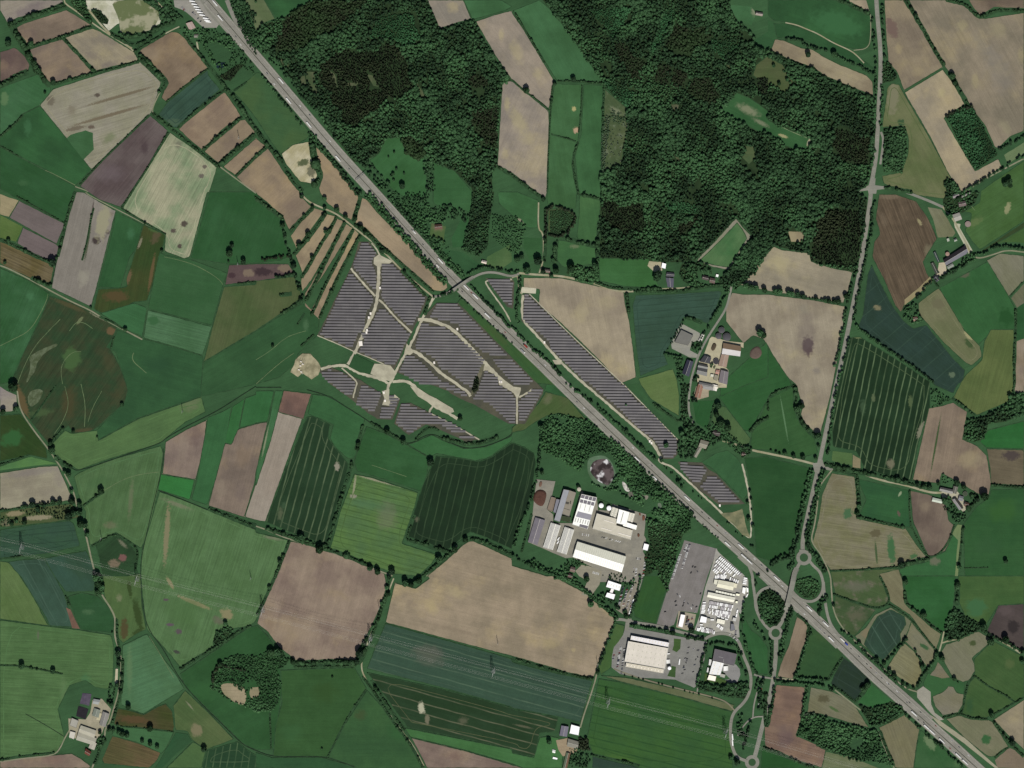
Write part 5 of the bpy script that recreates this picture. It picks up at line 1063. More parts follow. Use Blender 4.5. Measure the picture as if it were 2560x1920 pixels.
wood('mixed_woodland', P('@22 1460,0 1540,0 1510,120 1520,280 1460,300'), 'mix', sp=5.6, rmin=2, rmax=3.8, dens=.85, label='trees west of the village lane')
wood('mixed_woodland', P('@21 1400,1400 1470,1420 1480,1659 @22 1500,0 1460,0 @21 1430,1600'), 'mix', sp=5.8, rmin=2, rmax=3.6, dens=.75, label='trees behind the dark farm hall')
wood('mixed_woodland', P('@22 1860,520 1900,500 2010,570 2060,600 1990,640 1930,590'), 'mix', sp=5.4, rmin=2.2, rmax=3.6, dens=.8, label='trees round the lane side cottage')
wood('mixed_woodland', P('@31 1510,80 1540,0 @30 1520,1560 1560,1540 1610,1560 1640,1659 @31 1830,0 1790,90 1690,180 1590,200 1530,160'), 'mix', sp=6.5, rmin=2, rmax=3.6, dens=.85, label='garden trees round the eastern hamlet')
wood('mixed_woodland', P('@31 1160,1000 1280,950 1310,1060 1340,1110 1250,1140 1170,1080'), 'mix', sp=6.4, rmin=2.2, rmax=3.8, dens=.65, label='garden trees round the lone cottage')
wood('mixed_woodland', P('@32 1500,1060 1600,1040 1640,1100 1720,1120 1700,1190 1620,1200 1560,1120'), 'mix', sp=6, rmin=2, rmax=3.6, dens=.75, label='orchard below the eastern farm')
wood('mixed_woodland', P('@32 1495,775 1560,800 1600,850 1500,880'), 'broad', sp=6.4, rmin=1.6, rmax=2.6, dens=.55, label='orchard above the eastern farm')
wood('mixed_woodland', P('@02 160,1100 600,1040 690,1120 600,1170 480,1180 460,1130 250,1140'), 'mix', sp=5.6, rmin=1.8, rmax=3.4, dens=.6, label='bushes on the western sand bank')
wood('mixed_woodland', P('@02 0,1140 40,1150 150,1180 220,1200 0,1235'), 'mix', sp=5.6, rmin=1.6, rmax=3.2, dens=.7, label='bushes below the western sand bank')
wood('mixed_woodland', P('@02 880,1659 @02 800,1640 @03 800,0 880,0 905,100 880,170 830,120'), 'mix', sp=6, rmin=2.4, rmax=4.2, label='clump over the western lane')
wood('mixed_woodland', P('@23 500,1490 640,1480 680,1560 660,1659 500,1659'), 'mix', sp=6.5, rmin=2, rmax=3.8, dens=.8, label='garden trees of the southern farm')
wood('mixed_woodland', P('@23 570,1390 650,1410 670,1500 570,1500'), 'dark', sp=5.5, rmin=2.4, rmax=4, label='dark trees beside the southern farmyard')
wood('mixed_woodland', P('@B 20,1330 240,1290 450,1440 640,1480 780,1300 900,1280 1100,1400 820,1400 780,1540 860,1560 960,1659 700,1659 640,1560 440,1540'), 'broad', sp=5.6, rmin=2.2, rmax=3.8, dens=.75, label='trees and bushes south of the factory yard')
wood('mixed_woodland', P('@B 1310,1550 1450,1520 1640,1500 1760,1560 1860,1620 1900,1700 1700,1760 1480,1640'), 'broad', sp=6, rmin=2, rmax=3.8, dens=.6, label='trees in front of the long white hall')
wood('mixed_woodland', P('@A 620,560 700,560 720,700 660,900 590,930 560,900'), 'dark', sp=4.2, rmin=2.4, rmax=3.4, kind='spruce', label='black spruce clump in a gap of the solar park', h=1.4)
for q_, lb_ in (('@F 700,560 860,520 990,620 950,760 850,830 760,800 690,700', 'garden trees between silage yard and village lane'), ('@F 1160,1090 1290,1130 1270,1240 1160,1230', 'small trees in the middle of the biogas farm'), ('@F 720,1400 880,1430 860,1560 700,1560', 'trees below the grey ridged barns'), ('@22 1560,60 1620,110 1600,170 1520,150', 'trees in the bend of the village lane'),
              ('@22 1640,360 1760,330 1890,360 1880,430 1960,480 1900,500 1780,480', 'trees north of the old farmstead'), ('@22 1820,440 2010,530 2080,560 2070,590 1960,560 1800,490', 'trees along the lane east of the old farmstead'), ('@G 1280,940 1480,900 1560,1000 1480,1090 1350,1180 1150,1330 1060,1330 1250,1200', 'trees right of the very long barn'), ('@G 640,1560 900,1440 1170,1330 1180,1370 900,1490 680,1640', 'trees below the very long barn'),
              ('@32 1560,960 1610,1040 1560,1060 1520,1020', 'trees in the eastern farmyard'), ('@32 1740,930 1830,970 1780,1030 1740,990', 'trees right of the eastern farm tank'), ('@03 950,940 1000,960 985,1060 950,1110 920,1080', 'trees above the dairy farm'), ('@03 830,1400 880,1370 870,1460 830,1500', 'trees in the dairy farm garden')):
    wood('garden_trees', P(q_), 'mix', sp=6, rmin=2.2, rmax=4.2, label=lb_, dens=.85, floor=False)
wood('scrub', P('@10 1440,1390 1540,1400 1550,1659 1480,1659'), 'mix', sp=6, rmin=2, rmax=3.6, label='trees between the two forest meadows', dens=.85, floor=False)
wood('scrub', P('@11 1250,0 1500,10 1480,90 1300,70'), 'mix', sp=6, rmin=2, rmax=3.4, label='trees below the western forest meadow', dens=.8, floor=False)
wood('scrub', P('@11 1500,150 1650,100 1850,180 1820,260 1680,230 1560,220'), 'mix', sp=6.5, rmin=2, rmax=4, label='trees round the fenced garden', dens=.7, floor=False)
wood('scrub', P('@11 1480,380 1600,400 1700,520 1640,560 1500,460'), 'mix', sp=6.5, rmin=2, rmax=4, label='trees below the fenced garden', dens=.6, floor=False)
# roadside belts
belt('tree_belt', P('@10 20,420 200,600 560,1030 900,1430 1100,1659 @11 1130,0'), 26, 'mix', sp=6, dens=.6, off=10, label='open trees along the northeast side of the motorway', r=(2, 3.6))
belt('tree_belt', P('@11 1160,60 1420,340 1640,600 1790,740'), 14, 'mix', label='trees along the motorway above the bridge', dens=.8)
belt('tree_belt', P('@11 960,20 1130,200 1330,440 1500,640 1640,790'), 16, 'broad', label='trees between motorway and long tan field', dens=.9)
belt('tree_belt', P('@10 470,1150 560,1270 700,1440 860,1659 @11 900,20'), 12, 'mix', label='dark trees southwest of the motorway above the bridge', dens=.85)
belt('tree_belt', P('@10 20,620 100,720 240,890 420,1110'), 5, 'mix', label='thin bushes along the motorway meadow', dens=.55)
belt('tree_belt', P('@11 1850,810 2020,990 2212,1190 @21 0,1150 100,1290 330,1480 420,1580'), 10, 'mix', label='trees between motorway and northern solar rows', dens=.85)
belt('tree_belt', P('@22 470,0 700,160 960,400 1130,560 1240,650'), 8, 'mix', label='trees between motorway and eastern solar track', dens=.8)
belt('tree_belt', P('@11 1740,890 1900,1030 2212,1310'), 5, 'mix', label='bushes on the southwest motorway bank', dens=.7, r=(1.6, 2.8))
belt('tree_belt', P('@22 860,470 1000,600 1200,790 1380,960 1560,1120'), 6, 'mix', label='bushes at the motorway edge of the pond wood', dens=.8, r=(1.8, 3))
belt('tree_belt', P('@22 1300,700 1500,860 1700,1050 1850,1190 2080,1410'), 5, 'mix', label='sparse bushes on the northeast motorway bank', dens=.3, r=(1.4, 2.6))
belt('tree_belt', P('@22 1540,1120 1700,1270 1780,1330'), 4, 'mix', label='bushes above the asphalt lot', dens=.5, r=(1.5, 2.5))
for s, w, d, lb in (('@30 985,60 990,250 1010,500', 9, .8, 'trees on the right of the north road near the top edge'), ('@30 905,150 915,350 925,560', 8, .75, 'trees on the left of the north road near the top edge'),
                 ('@30 985,720 985,900 975,1090', 8, .85, 'trees on the right of the north road below the thicket'), ('@30 930,600 930,820 915,1100', 8, .85, 'trees on the left of the north road below the strip field'),
                 ('@31 930,80 890,180 900,330 860,460 830,640 790,830 760,960 740,1110', 10, .9, 'trees on the right of the straight road'), ('@31 770,680 720,800 700,900 680,960', 8, .8, 'trees on the left of the straight road'),
                 ('@31 670,1000 640,1230 580,1500', 4, .8, 'bushes between straight road and stained tan field'), ('@31 700,1280 650,1450 610,1640 @32 575,120 545,350 520,600', 5, .75, 'bushes on the right of the straight road by the dark crop'),
                 ('@32 370,750 330,950 280,1150 240,1350 200,1480', 13, .9, 'trees on the left of the road above the roundabout'), ('@32 480,740 430,900 390,1080 350,1250 330,1350 360,1430 430,1520 490,1620', 11, .9, 'trees on the right of the road above the roundabout'),
                 ('@31 760,1160 900,1270 1100,1410 1250,1510 1430,1640', 8, .95, 'dense hedge trees between the blue crop and the dark crop'), ('@33 200,270 160,420 130,560 110,700', 11, .9, 'trees left of the narrow tan field'),
                 ('@33 20,560 40,700 20,850', 10, .85, 'trees below the western roundabout'), ('@23 2130,860 2120,960 2180,900', 10, .8, 'trees at the yard junction'),
                 ('@33 370,470 330,600 290,720 240,870', 9, .95, 'dense trees right of the narrow tan field'), ('@33 240,880 380,890 500,900', 8, .95, 'dark trees below the south green meadow'),
                 ('@33 60,910 200,920 330,930 500,950 560,985', 8, .95, 'tree row along the lane below the narrow field'), ('@33 340,960 320,1050 300,1180', 8, .95, 'trees right of the southern brown field'),
                 ('@33 800,970 840,990 870,930', 10, .95, 'dark clump by the dark blue field'), ('@33 640,480 700,520 850,680 970,780 1100,920 1240,990', 5, .8, 'bushes between motorway and cycle path'),
                 ('@33 60,970 20,1200', 6, .85, 'trees between the road and the southern brown field'), ('@32 20,1560 120,1500 200,1490 240,1540 180,1600', 13, .8, 'trees left of the northern roundabout'),
                 ('@22 2100,1659 2180,1620 2212,1600', 10, .6, 'bushes inside the slip road bend'), ('@33 500,180 440,240 440,340', 12, .6, 'bushes between the slip roads'),
                 ('@23 1500,520 1650,540', 4, .9, 'low hedge at the park street'), ('@23 2110,960 2150,1020 2120,1180 2190,1100', 12, .55, 'trees of the southern park and ride'),
                 ('@23 1980,1200 1960,1350 1990,1400 1940,1280', 12, .6, 'trees in the western half of the teardrop loop'), ('@23 2060,1270 2030,1400 1990,1490', 5, .9, 'dark tree row in the teardrop loop'),
                 ('@23 1690,570 1650,700 1620,850 1600,950', 8, .95, 'trees left of the solar roofed hall'), ('@23 1720,600 1780,570 1850,590 1940,600 1980,680', 8, .9, 'trees above the solar roofed hall'),
                 ('@23 1950,700 1990,790 2030,860', 7, .7, 'bushes right of the solar roofed hall'), ('@23 1990,480 2020,600 2070,750 2110,840', 8, .8, 'trees along the green strip'),
                 ('@23 2000,200 2000,300 1990,400', 7, .8, 'trees right of the vehicle dealer'), ('@23 2090,400 2140,480 2190,560', 6, .7, 'trees right of the green strip'),
                 ('@23 2100,20 2110,80', 6, .6, 'bushes by the western slip road'), ('@23 1020,420 1100,440 1250,460 1400,490', 7, .95, 'tree strip above the big logistics hall'),
                 ('@23 890,400 840,530 800,650 760,740 735,850', 4, .95, 'narrow hedge trees left of the logistics hall'), ('@23 1500,520 1560,540 1650,545', 4, .9, 'tree strip above the eastern car park'),
                 ('@23 380,0 560,60 700,190 840,290 900,370', 11, .85, 'trees between factory and great tan field'), ('@23 760,170 860,220 950,290 1000,350', 12, .6, 'trees below the white office'), ('@23 1110,0 1090,140 1050,260 1020,360', 3, .9, 'hedge at the right side of the car park'),
                 ('@22 0,1470 60,1520 200,1590 400,1659', 6, .9, 'bushes below the small green field'), ('@22 240,560 230,700 215,800 180,950 110,1130 60,1250 20,1400', 5, .9, 'bushes between dark crop and factory')):
    belt('tree_belt', P(s), w, 'mix', label=lb, dens=d)
belt('tree_belt', P('@11 1540,910 1620,900 1690,870 1740,850'), 6, 'mix', label='trees south of the bridge ramp', dens=.9)
belt('tree_belt', P('@11 1830,720 1900,670 2000,645 2060,660 2212,700 @21 60,690'), 6, 'mix', label='trees north of the bridge lane', dens=.85)
belt('tree_belt', P('@21 75,740 60,860 45,960 35,1110 60,1130'), 8, 'mix', label='trees between the two northern solar areas', dens=.95)
belt('tree_belt', P('@21 1880,790 1850,900 1780,1010 1710,1140 1650,1240 1610,1340'), 10, 'mix', label='trees left of the lane to the biogas farm', dens=.9)
belt('tree_belt', P('@21 1500,1090 1440,1190 1380,1290 1320,1400'), 3, 'mix', label='hedge left of the silage yard', dens=.8, r=(1.5, 2.6))
belt('tree_belt', P('@21 1320,1400 1400,1420 1460,1450'), 8, 'mix', label='dark trees below the silage yard', dens=.9)
wood('scrub', P('@21 325,160 430,150 535,200 525,250 490,320 410,375 330,355'), 'mix', sp=4.6, rmin=1.2, rmax=2.3, h=.8, label='low bushes inside the oval tree ring', dens=.9)
belt('tree_belt', P('@21 280,410 300,350 290,200 320,120 430,130 550,190 540,250 500,330 420,390 320,370'), 5, 'dark', label='dark ring of trees round the oval meadow', dens=.9)
belt('tree_belt', P('@11 230,220 250,400 290,560 330,680 370,820 400,900'), 9, 'mix', label='bushes between green meadow and strip fields', dens=.6)
belt('tree_belt', P('@11 60,590 200,560 300,560'), 8, 'dark', label='dark trees below the deep green field', dens=.9)
belt('tree_belt', P('@11 180,740 260,730 330,710'), 4, 'mix', label='trees below the small purple field', dens=.9)
belt('tree_belt', P('@31 1960,470 2060,470 2212,500'), 7, 'mix', label='trees right of the farm lane', dens=.9)
belt('tree_belt', P('@30 2000,1290 2212,1180'), 9, 'mix', label='trees below the great tan field', dens=.95)
belt('tree_belt', P('@30 1690,1650 1850,1560 1940,1500 2080,1420 2212,1350'), 5, 'mix', label='trees along the eastern lane', dens=.85)
belt('tree_belt', P('@30 1530,1600 1560,1560 1600,1590 1640,1659'), 14, 'mix', label='trees north of the eastern hamlet', dens=.9)
belt('tree_belt', P('@30 150,335 230,340 290,360 330,390 420,420 500,440'), 9, 'mix', label='trees above the left end of the strip field', dens=.95)
belt('tree_belt', P('@30 560,470 620,510 760,560 860,610 920,640'), 10, 'mix', label='trees above the right end of the strip field', dens=.95)
belt('tree_belt', P('@31 1780,550 1900,520 1980,470'), 6, 'mix', label='trees above the eastern green field', dens=.9)
belt('tree_belt', P('@31 1340,830 1430,770 1560,700 1680,640 1780,590'), 8, 'mix', label='tree row along the stream east of the brown field', dens=.9)
belt('tree_belt', P('@31 1270,930 1340,860'), 6, 'mix', label='trees left of the stream', dens=.9)
belt('tree_belt', P('@33 1200,540 1130,620 1060,700 1000,760'), 5, 'mix', label='hedge trees below the dark blue tram lined field', dens=.95)
belt('tree_belt', P('@33 1450,700 1400,790 1330,860 1290,950'), 8, 'mix', label='dark trees between straw meadows', dens=.95)
belt('tree_belt', P('@33 1270,640 1320,730 1340,800'), 4, 'mix', label='bushes between two straw meadows', dens=.8)
belt('tree_belt', P('@33 1860,470 1960,540 2060,570 2140,620 2212,680'), 9, 'mix', label='trees below the dark soil field', dens=.9)
belt('tree_belt', P('@33 900,1290 1000,1270 1100,1200 1160,1150'), 8, 'mix', label='trees above the lower straw field', dens=.85)
belt('tree_belt', P('@33 1190,1200 1320,1320 1480,1470 1600,1580 1690,1659'), 6, 'mix', label='bushes below the motorway in the southeast', dens=.55)
belt('tree_belt', P('@02 230,1050 450,1030 620,1010'), 5, 'dark', label='dark trees above the western sand bank', dens=.5)
# ------------------------------------------------------- hedges
for lb, s, r in (('double hedge above the brown northwest field', '@00 120,190 200,160 330,120 460,80 545,40', 2.6), ('thin lower hedge above the brown northwest field', '@00 125,215 230,165 400,110 570,55', 1.6),
    ('hedge between the two upper brown fields', '@00 245,408 400,365 540,320 660,275 790,230', 2), ('hedge running down between brown and pale field', '@00 545,325 620,410 690,480 760,560 820,615', 1.8),
    ('hedge above the pale stubble field', '@00 470,725 600,690 780,640 1000,590 1200,530', 1.6), ('hedge at the left edge of the northwest fields', '@00 100,200 130,290 200,380 240,470 290,560 330,630', 3.6),
    ('hedge above the northwest meadow', '@00 0,740 80,700 150,655 240,620', 3), ('hedge right of the square brown field', '@00 330,610 380,690 430,745', 2.6), ('lone broken hedge at the western edge', '@00 0,1180 70,1120 140,1060 200,990', 1.4),
    ('thin hedge at the far left edge', '@00 0,1260 60,1290 160,1350', 1), ('hedge right of the pale stubble field', '@00 1210,500 1300,590 1400,670 1440,720 1380,790', 3), ('hedge left of the brown trapezoid field', '@00 1170,450 1260,510 1340,600 1430,690', 2.2),
    ('hedge below the brown trapezoid field', '@00 1440,880 1600,745 1795,595', 1.1), ('dotted hedge below the blue green crop', '@00 1540,1105 1700,950 1850,840 1950,775', 1.5), ('hedge between first pair of tan strips', '@00 1755,1296 1880,1190 2000,1090 2090,1010', 1.8),
    ('bushy hedge between second pair of tan strips', '@00 1900,1420 2020,1310 2110,1240 2200,1160', 2.6), ('thin hedge between third pair of tan strips', '@00 2040,1520 2212,1350 @10 90,1265', 1.5), ('hedge along the western lane', '@00 1320,980 1430,1070 1600,1210 1750,1330 1900,1450', 1.8),
    ('hedge below the quarry lake', '@00 1040,300 1120,320 1240,300 1300,290 1380,230 1500,190', 3), ('hedge beside the quarry road', '@00 960,290 1060,350 1140,390 1240,370 1300,320', 2.2), ('hedge from quarry road to rest area', '@00 1170,435 1290,370 1420,290', 1.8),
    ('hedge along the lane right of the trapezoid field', '@00 1590,290 1650,380 1720,460 1800,570 1900,690 1960,770', 2), ('hedge along the lane by the motorway meadow', '@00 1960,770 2060,890 2130,1000 2212,1120 @10 100,1260 210,1370 290,1530 400,1659', 2.4), ('thin hedge above the motorway meadow', '@00 2020,790 2130,710', .9), 
    ('hedge left of the sand patch field', '@10 480,1220 500,1380 570,1530 500,1600', 3.2), ('hedge on the west edge of the pale striped field', '@00 1450,1150 1390,1250 1290,1430 1150,1640 @01 1050,140', 1), ('thin hedge between stubble and dark purple field', '@00 1280,1000 1100,1180 980,1290 830,1440 690,1600', 1),
    ('hedge between green field and brown strips', '@11 0,50 80,110 170,180 230,220', 2.4), ('first hedge between the lower strip fields', '@11 290,340 360,270 420,210 490,140', 1.9), ('second hedge between the lower strip fields', '@11 330,540 400,460 500,340 600,190', 2), ('third hedge between the lower strip fields', '@11 395,740 480,600 560,450 640,330 695,215', 1.7),
    ('fourth hedge between the lower strip fields', '@11 430,940 520,770 620,560 700,400 770,260', 2), ('fifth hedge between the lower strip fields', '@11 480,1060 600,800 720,570 840,330', 1.5), ('hedge between last strip field and solar park', '@11 550,1090 640,880 760,630 900,370', 1.7),
    ('hedge above the long tan field', '@11 840,250 880,130 905,40', 2.2), ('hedge along the lane above the solar park', '@11 860,280 960,350 1060,460 1150,530', 2.6), ('hedge beside the lane right of the solar park', '@11 1150,520 1280,640 1420,760 1530,860', 1.4), ('broken hedge along the solar park fence', '@11 1260,680 1360,780 1460,890', 1.6),
    ('hedge below the right corner of the western solar park', '@11 1500,910 1480,970 1460,1060', 1.8), ('thin hedge down the green meadow', '@11 220,1055 300,1000 380,940', 1.8), ('small dark hedge in the olive meadow', '@11 210,890 310,880', 2), ('thin hedge beside the substation', '@11 500,1230 440,1290 390,1330', 1.2), ('slanting hedge below the strip fields', '@11 360,1140 420,1050', 1),
    ('hedge across the top of the two northern meadows', '@20 395,700 550,700 770,722', 1.3), ('broken thorn hedge between the northern meadows', '@20 605,740 595,1000 575,1150', .9), ('winding thorn hedge between the lower meadows', '@20 570,1230 520,1380 540,1520 570,1659 @21 575,20', 1.4), ('hedge between tan field and left meadow', '@20 350,740 330,1000 315,1300 305,1659', .9),
    ('dark hedge right of the eastern meadow', '@20 795,760 785,1000 775,1400', 1.2), ('short hedge across the left meadow', '@20 340,1160 440,1185 550,1220', .9), ('hedge crossing the tan field', '@20 0,690 110,790 200,850 320,950', 1), ('dark hedge below the small tan field', '@10 1595,265 1700,230 1880,180', 2.8), ('broken hedge along the slanting meadow', '@20 30,120 130,290 210,420 280,540', 1.3),
    ('hedge below the tan field', '@10 2085,1440 @20 0,1510 160,1640 @21 290,65', 2), ('dark hedge between meadow and small meadow', '@21 590,20 680,40 760,60', 1.6), ('hedge below the small meadow', '@21 480,410 600,440 740,470', 2.6), ('hedge left of the hamlet meadow', '@21 375,600 370,500 390,420', 2.4), ('hedge along the grazing lane', '@21 280,600 285,500 290,420 290,150', 1.8),
    ('hedge between hamlet meadow and east meadow', '@21 740,600 735,500 745,430 755,250', 2.2), ('hedge along the lane below the east meadow', '@21 720,780 830,820 960,840 1150,835 1290,840', 1.6), ('bushy hedge above the blue green crop', '@21 1060,860 1300,855 1440,860 1560,835 1700,810 1850,800', 2.2), ('hedge between tan field and blue crop', '@21 990,880 1000,960 1010,1040', 2),
    ('hedge above the silage yard', '@21 1510,1085 1580,1100 1640,1130', 2.2), ('whitish hedge right of the solar strip', '@22 1220,170 1290,220 1440,320', 1.6), ('hedge left of the small green paddock', '@22 1750,160 1720,280 1700,380', 1.2), ('hedge of the eastern paddock', '@22 2060,410 2120,330 2212,290', 2.2),
    ('hedge above the roadside meadow', '@22 2212,230 @32 0,110 80,60 220,15', 1.4), ('hedge right of the roadside meadow', '@32 235,20 240,190 270,300 340,390 420,460', 2.6), ('hedge along the eastern lane below the dark crop', '@32 500,690 650,730 800,760 960,790 1100,830 1250,860 1400,900', 2.8), ('hedge between lane and straw field', '@32 560,745 700,770 770,790', 1.5),
    ('hedge left of the eastern paddock', '@32 765,800 780,950 790,1050 760,1130', 2.2), ('hedge below the eastern paddock', '@32 770,1150 900,1180 1000,1200 1170,1240', 1.7), ('thin hedge right of the eastern paddock', '@32 1225,920 1220,1080 1235,1240', .9), ('curving hedge below the brown field', '@32 1240,1240 1340,1430 1390,1505 1480,1470 1560,1370 1610,1220', .9),
    ('hedge below the straw field', '@32 540,1615 700,1610 900,1600 1130,1580', 1), ('dark hedge above the lower green meadow', '@32 1130,1570 1250,1545 1380,1515', 2.4), ('dark hedge left of the southeast meadows', '@33 1630,60 1640,180 1620,250', 3), ('hedge between the two southeast meadows', '@33 1180,130 1190,240 1280,300 1400,420 1500,490', 1.8),
    ('thin hedge across the scrubby meadow', '@33 570,160 760,230 930,285 1040,250 1050,170 970,10', 1.1), ('hedge right of the blue green square', '@33 1050,250 1150,310 1240,380 1330,490 1450,640', 1), ('hedge below the southeast copse meadow', '@33 1780,860 1900,950 2050,1030 2130,1085', .9), ('hedge above the lower straw meadow', '@33 1660,1190 1750,1230 1900,1235', 1.6),
    ('hedge left of the lower tan field', '@33 1950,1260 2060,1410 2150,1500 2212,1560', 1.8), ('thin hedge between green and straw southeast', '@33 1510,1225 1620,1195 1680,1190 1720,930 1780,870', 1.2), ('hedge from copse to lower tan field', '@33 1960,1190 2100,1110 2212,1050', 1.2), ('small hedge in the southeast corner', '@33 1960,1570 2020,1510 2080,1480', 1.2),
    ('hedge left of the dark blue field', '@33 520,900 580,800 640,710', 1.6), ('hedge under the dark blue field', '@33 560,950 640,1000 740,1080', 1.3), ('thin hedge below the small green field', '@33 750,1090 830,1010 860,950', 1.6), ('hedge right of the small lane in the south', '@33 970,1340 1010,1460 1090,1640', 1.4), ('hedge round the narrow tan field', '@33 250,330 360,420 340,520', 1.4),
    ('dark hedge below the green southern field', '@23 2180,1480 2212,1500 @33 80,1520 220,1590 400,1659', 1.8), ('thin hedge of the far west fields', '@01 150,40 330,140 560,270', .9), ('hedge down the left side of the long grey field', '@01 650,0 600,140 565,290 530,440 500,560', 1.6), ('hedge below the purple fields', '@01 0,410 110,460 240,520 350,575 470,620', 1.8), ('hedge above the far west lane', '@01 270,740 330,770 400,800 440,800', 2.2),
    ('broken strip of bushes in the long grey field', '@01 810,140 780,260 755,420 710,590', .9), ('broken row along the western lane', '@01 860,1080 980,1130 1060,1180', 1), ('dotted hedge at the olive field corner', '@01 1005,1200 975,1280 960,1350', 1), ('thin hedge below the striped pale field', '@01 1055,145 1250,265 1430,365', 1), ('hedge below the small purple field', '@01 2060,795 2212,775', 1.4),
    ('thin dark hedge in the northern olive field', '@02 270,315 350,200 480,20', 1), ('hedge at the corner of the lower west tan field', '@02 0,700 120,660 250,615', 1.2), ('hedge above the sand bank', '@02 0,1095 130,1080 220,1060 450,1040', 1.4), ('hedge down from the pylon lane', '@02 480,630 540,680 620,720', 2.2), ('hedge on the slanting ditch', '@02 430,530 470,470 540,390', 1.6),
    ('hedge through the western meadow', '@02 720,1055 800,990 900,930', 1.4), ('thin hedge below the blue field', '@02 0,1510 100,1500 190,1485', 1), ('bush line above the light striped field', '@02 1800,1075 1880,1110 2000,1150 2120,1200 2212,1230', 2.2), ('hedge round the dark pentagon field', '@02 790,1400 880,1350 1000,1290 1100,1350 1200,1430 1170,1600', 1.2),
    ('thin hedge at the edge of the blue west crop', '@03 570,180 600,250', 1.5), ('hedge along the winding west lane', '@03 1010,370 1010,500 1030,620', 1.4), ('hedge beside the farm lane', '@03 1060,720 1060,850 1045,1000 1010,1130 970,1270', 1.6), ('hedge beside the lower farm lane', '@03 900,1400 870,1480 820,1620', 1.8), ('thin hedge in the far west meadow', '@03 0,770 180,775 320,800 440,825 540,845', .9),
    ('dotted hedge at the bottom left', '@03 0,1590 150,1560 330,1540 470,1525', 1.2), ('hedge up to the oval thicket', '@03 1560,800 1700,710 1840,630 1950,560 2050,480 2160,435', 1.7), ('thin hedge below the oblong brown field', '@03 1040,1300 1200,1310 1500,1345', .9), ('dotted row of bushes by the copse', '@13 120,1180 125,1300 130,1490', .9),
    ('dark hedge between brown field and green meadow', '@13 320,745 460,755 580,745 700,740 830,750', 3), ('lower hedge beneath the dark hedge row', '@13 330,785 500,785 700,780 860,775', 1.5), ('dotted hedge across the southern meadow', '@13 950,980 800,1200 700,1400 620,1560', .9), ('hedge left of the southern lane', '@13 930,880 1060,1060 1200,1280 1330,1440 1440,1650', 1.5), ('hedge right of the southern lane', '@13 1000,900 1130,1110 1280,1330', 1.5),
    ('hedge between the light field and the brown field', '@12 290,1350 230,1500 170,1659 @13 140,60 70,220 10,330', 1.6), ('hedge along the lane below the dark crop', '@12 80,1240 280,1310 420,1370 600,1420 800,1490 1000,1580', 2.2), ('thick hedge at the foot of the dark crop', '@12 280,1300 380,1330 480,1380 600,1400', 3), ('hedge between dark crop and light crop', '@12 620,1390 680,1180 740,960 790,820 830,680', 2.2),
    ('hedge left of the upper green meadow', '@12 860,570 900,450 920,360', 1.8), ('hedge beside the stream', '@12 990,330 1060,380 1150,420 1260,490', 1.6), ('hedge below the lower solar rows', '@12 1380,480 1450,400 1520,370 1580,400', 1.3), ('hedge of young trees below the solar tip', '@12 1590,460 1700,490 1800,520 1950,510 2080,460', 2), ('hedge left of the great dark crop', '@12 1300,1340 1330,1240 1370,1130', 1.5),
    ('thick hedge below the great dark crop', '@12 1310,1340 1450,1380 1550,1420 1660,1450', 2.4), ('hedge round the light crop corner', '@12 1440,1659 1560,1560 1680,1460', 2), ('hedge below the dark crop on the right', '@12 1740,1400 1830,1330 1950,1350 2100,1430 2212,1470', 2.4), ('hedge trees on the vertical lane', '@13 1150,20 1130,160 1090,260 1050,370 1020,470 980,580', 1.9), ('lower hedge on the vertical lane', '@13 950,620 920,700 880,760', 2.8),
    ('hedge above the blue crop', '@23 0,710 150,760 400,830 600,870 700,890', 1.8), ('dotted hedge at the bottom edge', '@23 690,1545 850,1580 1000,1610 1100,1640', 1.5), ('hedge below the power line wood', '@33 420,1455 520,1500 640,1530', 1.8), ('hedge left of the lower brown field', '@23 2190,1000 2185,1300 @33 0,1300 20,1150', 1.8), ('hedge on the curving right edge', '@32 2130,0 2110,90', 1.2),
    ('hedge right of the far east field', '@31 2140,1010 2140,1200 2125,1400 2130,1650', 1.5), ('hedge through the great tan fields', '@30 1180,0 1240,80 1290,170 1340,250 1430,420 1520,560', 2), ('hedge below the hill of the great tan fields', '@30 1570,630 1620,720 1680,820 1720,900', 2.4), ('double hedge at the top right', '@30 1540,0 1640,20 1720,40 1790,130 1850,150 1900,120 2000,80 2212,95', 2),
    ('hedge between the top tan fields', '@30 600,0 700,30 790,80 880,120', 2.2), ('hedge under the top strip field', '@30 0,450 120,510 250,560 400,610 480,680 620,730 760,790 900,850', 3), ('hedge below the great crossing', '@30 1010,1620 1130,1640 1240,1659', 2.2), ('hedge left of the cottage orchard', '@31 1470,820 1420,740', 1.6), ('thin stream side bushes', '@31 2090,900 2200,780', 1),
    ('hedge below the eastern curved wood', '@32 1590,120 1680,190 1790,270', 1.6), ('thin hedge below the dark stained field', '@32 1930,870 2030,880 2212,890', 1.7), ('hedge on the farm drive', '@32 1750,960 1820,990 1780,1040 1720,1080', 2), ('thin fence line in the far green field', '@32 1700,1590 1900,1585', .7), ('hedge on the drive below the farm', '@32 1680,1240 1670,1400 1650,1560', 1.2),
    ('dotted hedge above the eastern solar end', '@22 1230,170 1300,230', 1.2), ('hedge left of the white solar hall', '@B 20,1180 130,800 190,560', 1.2)):
    hedge(lb, P(s), r * 1.35 + .1)
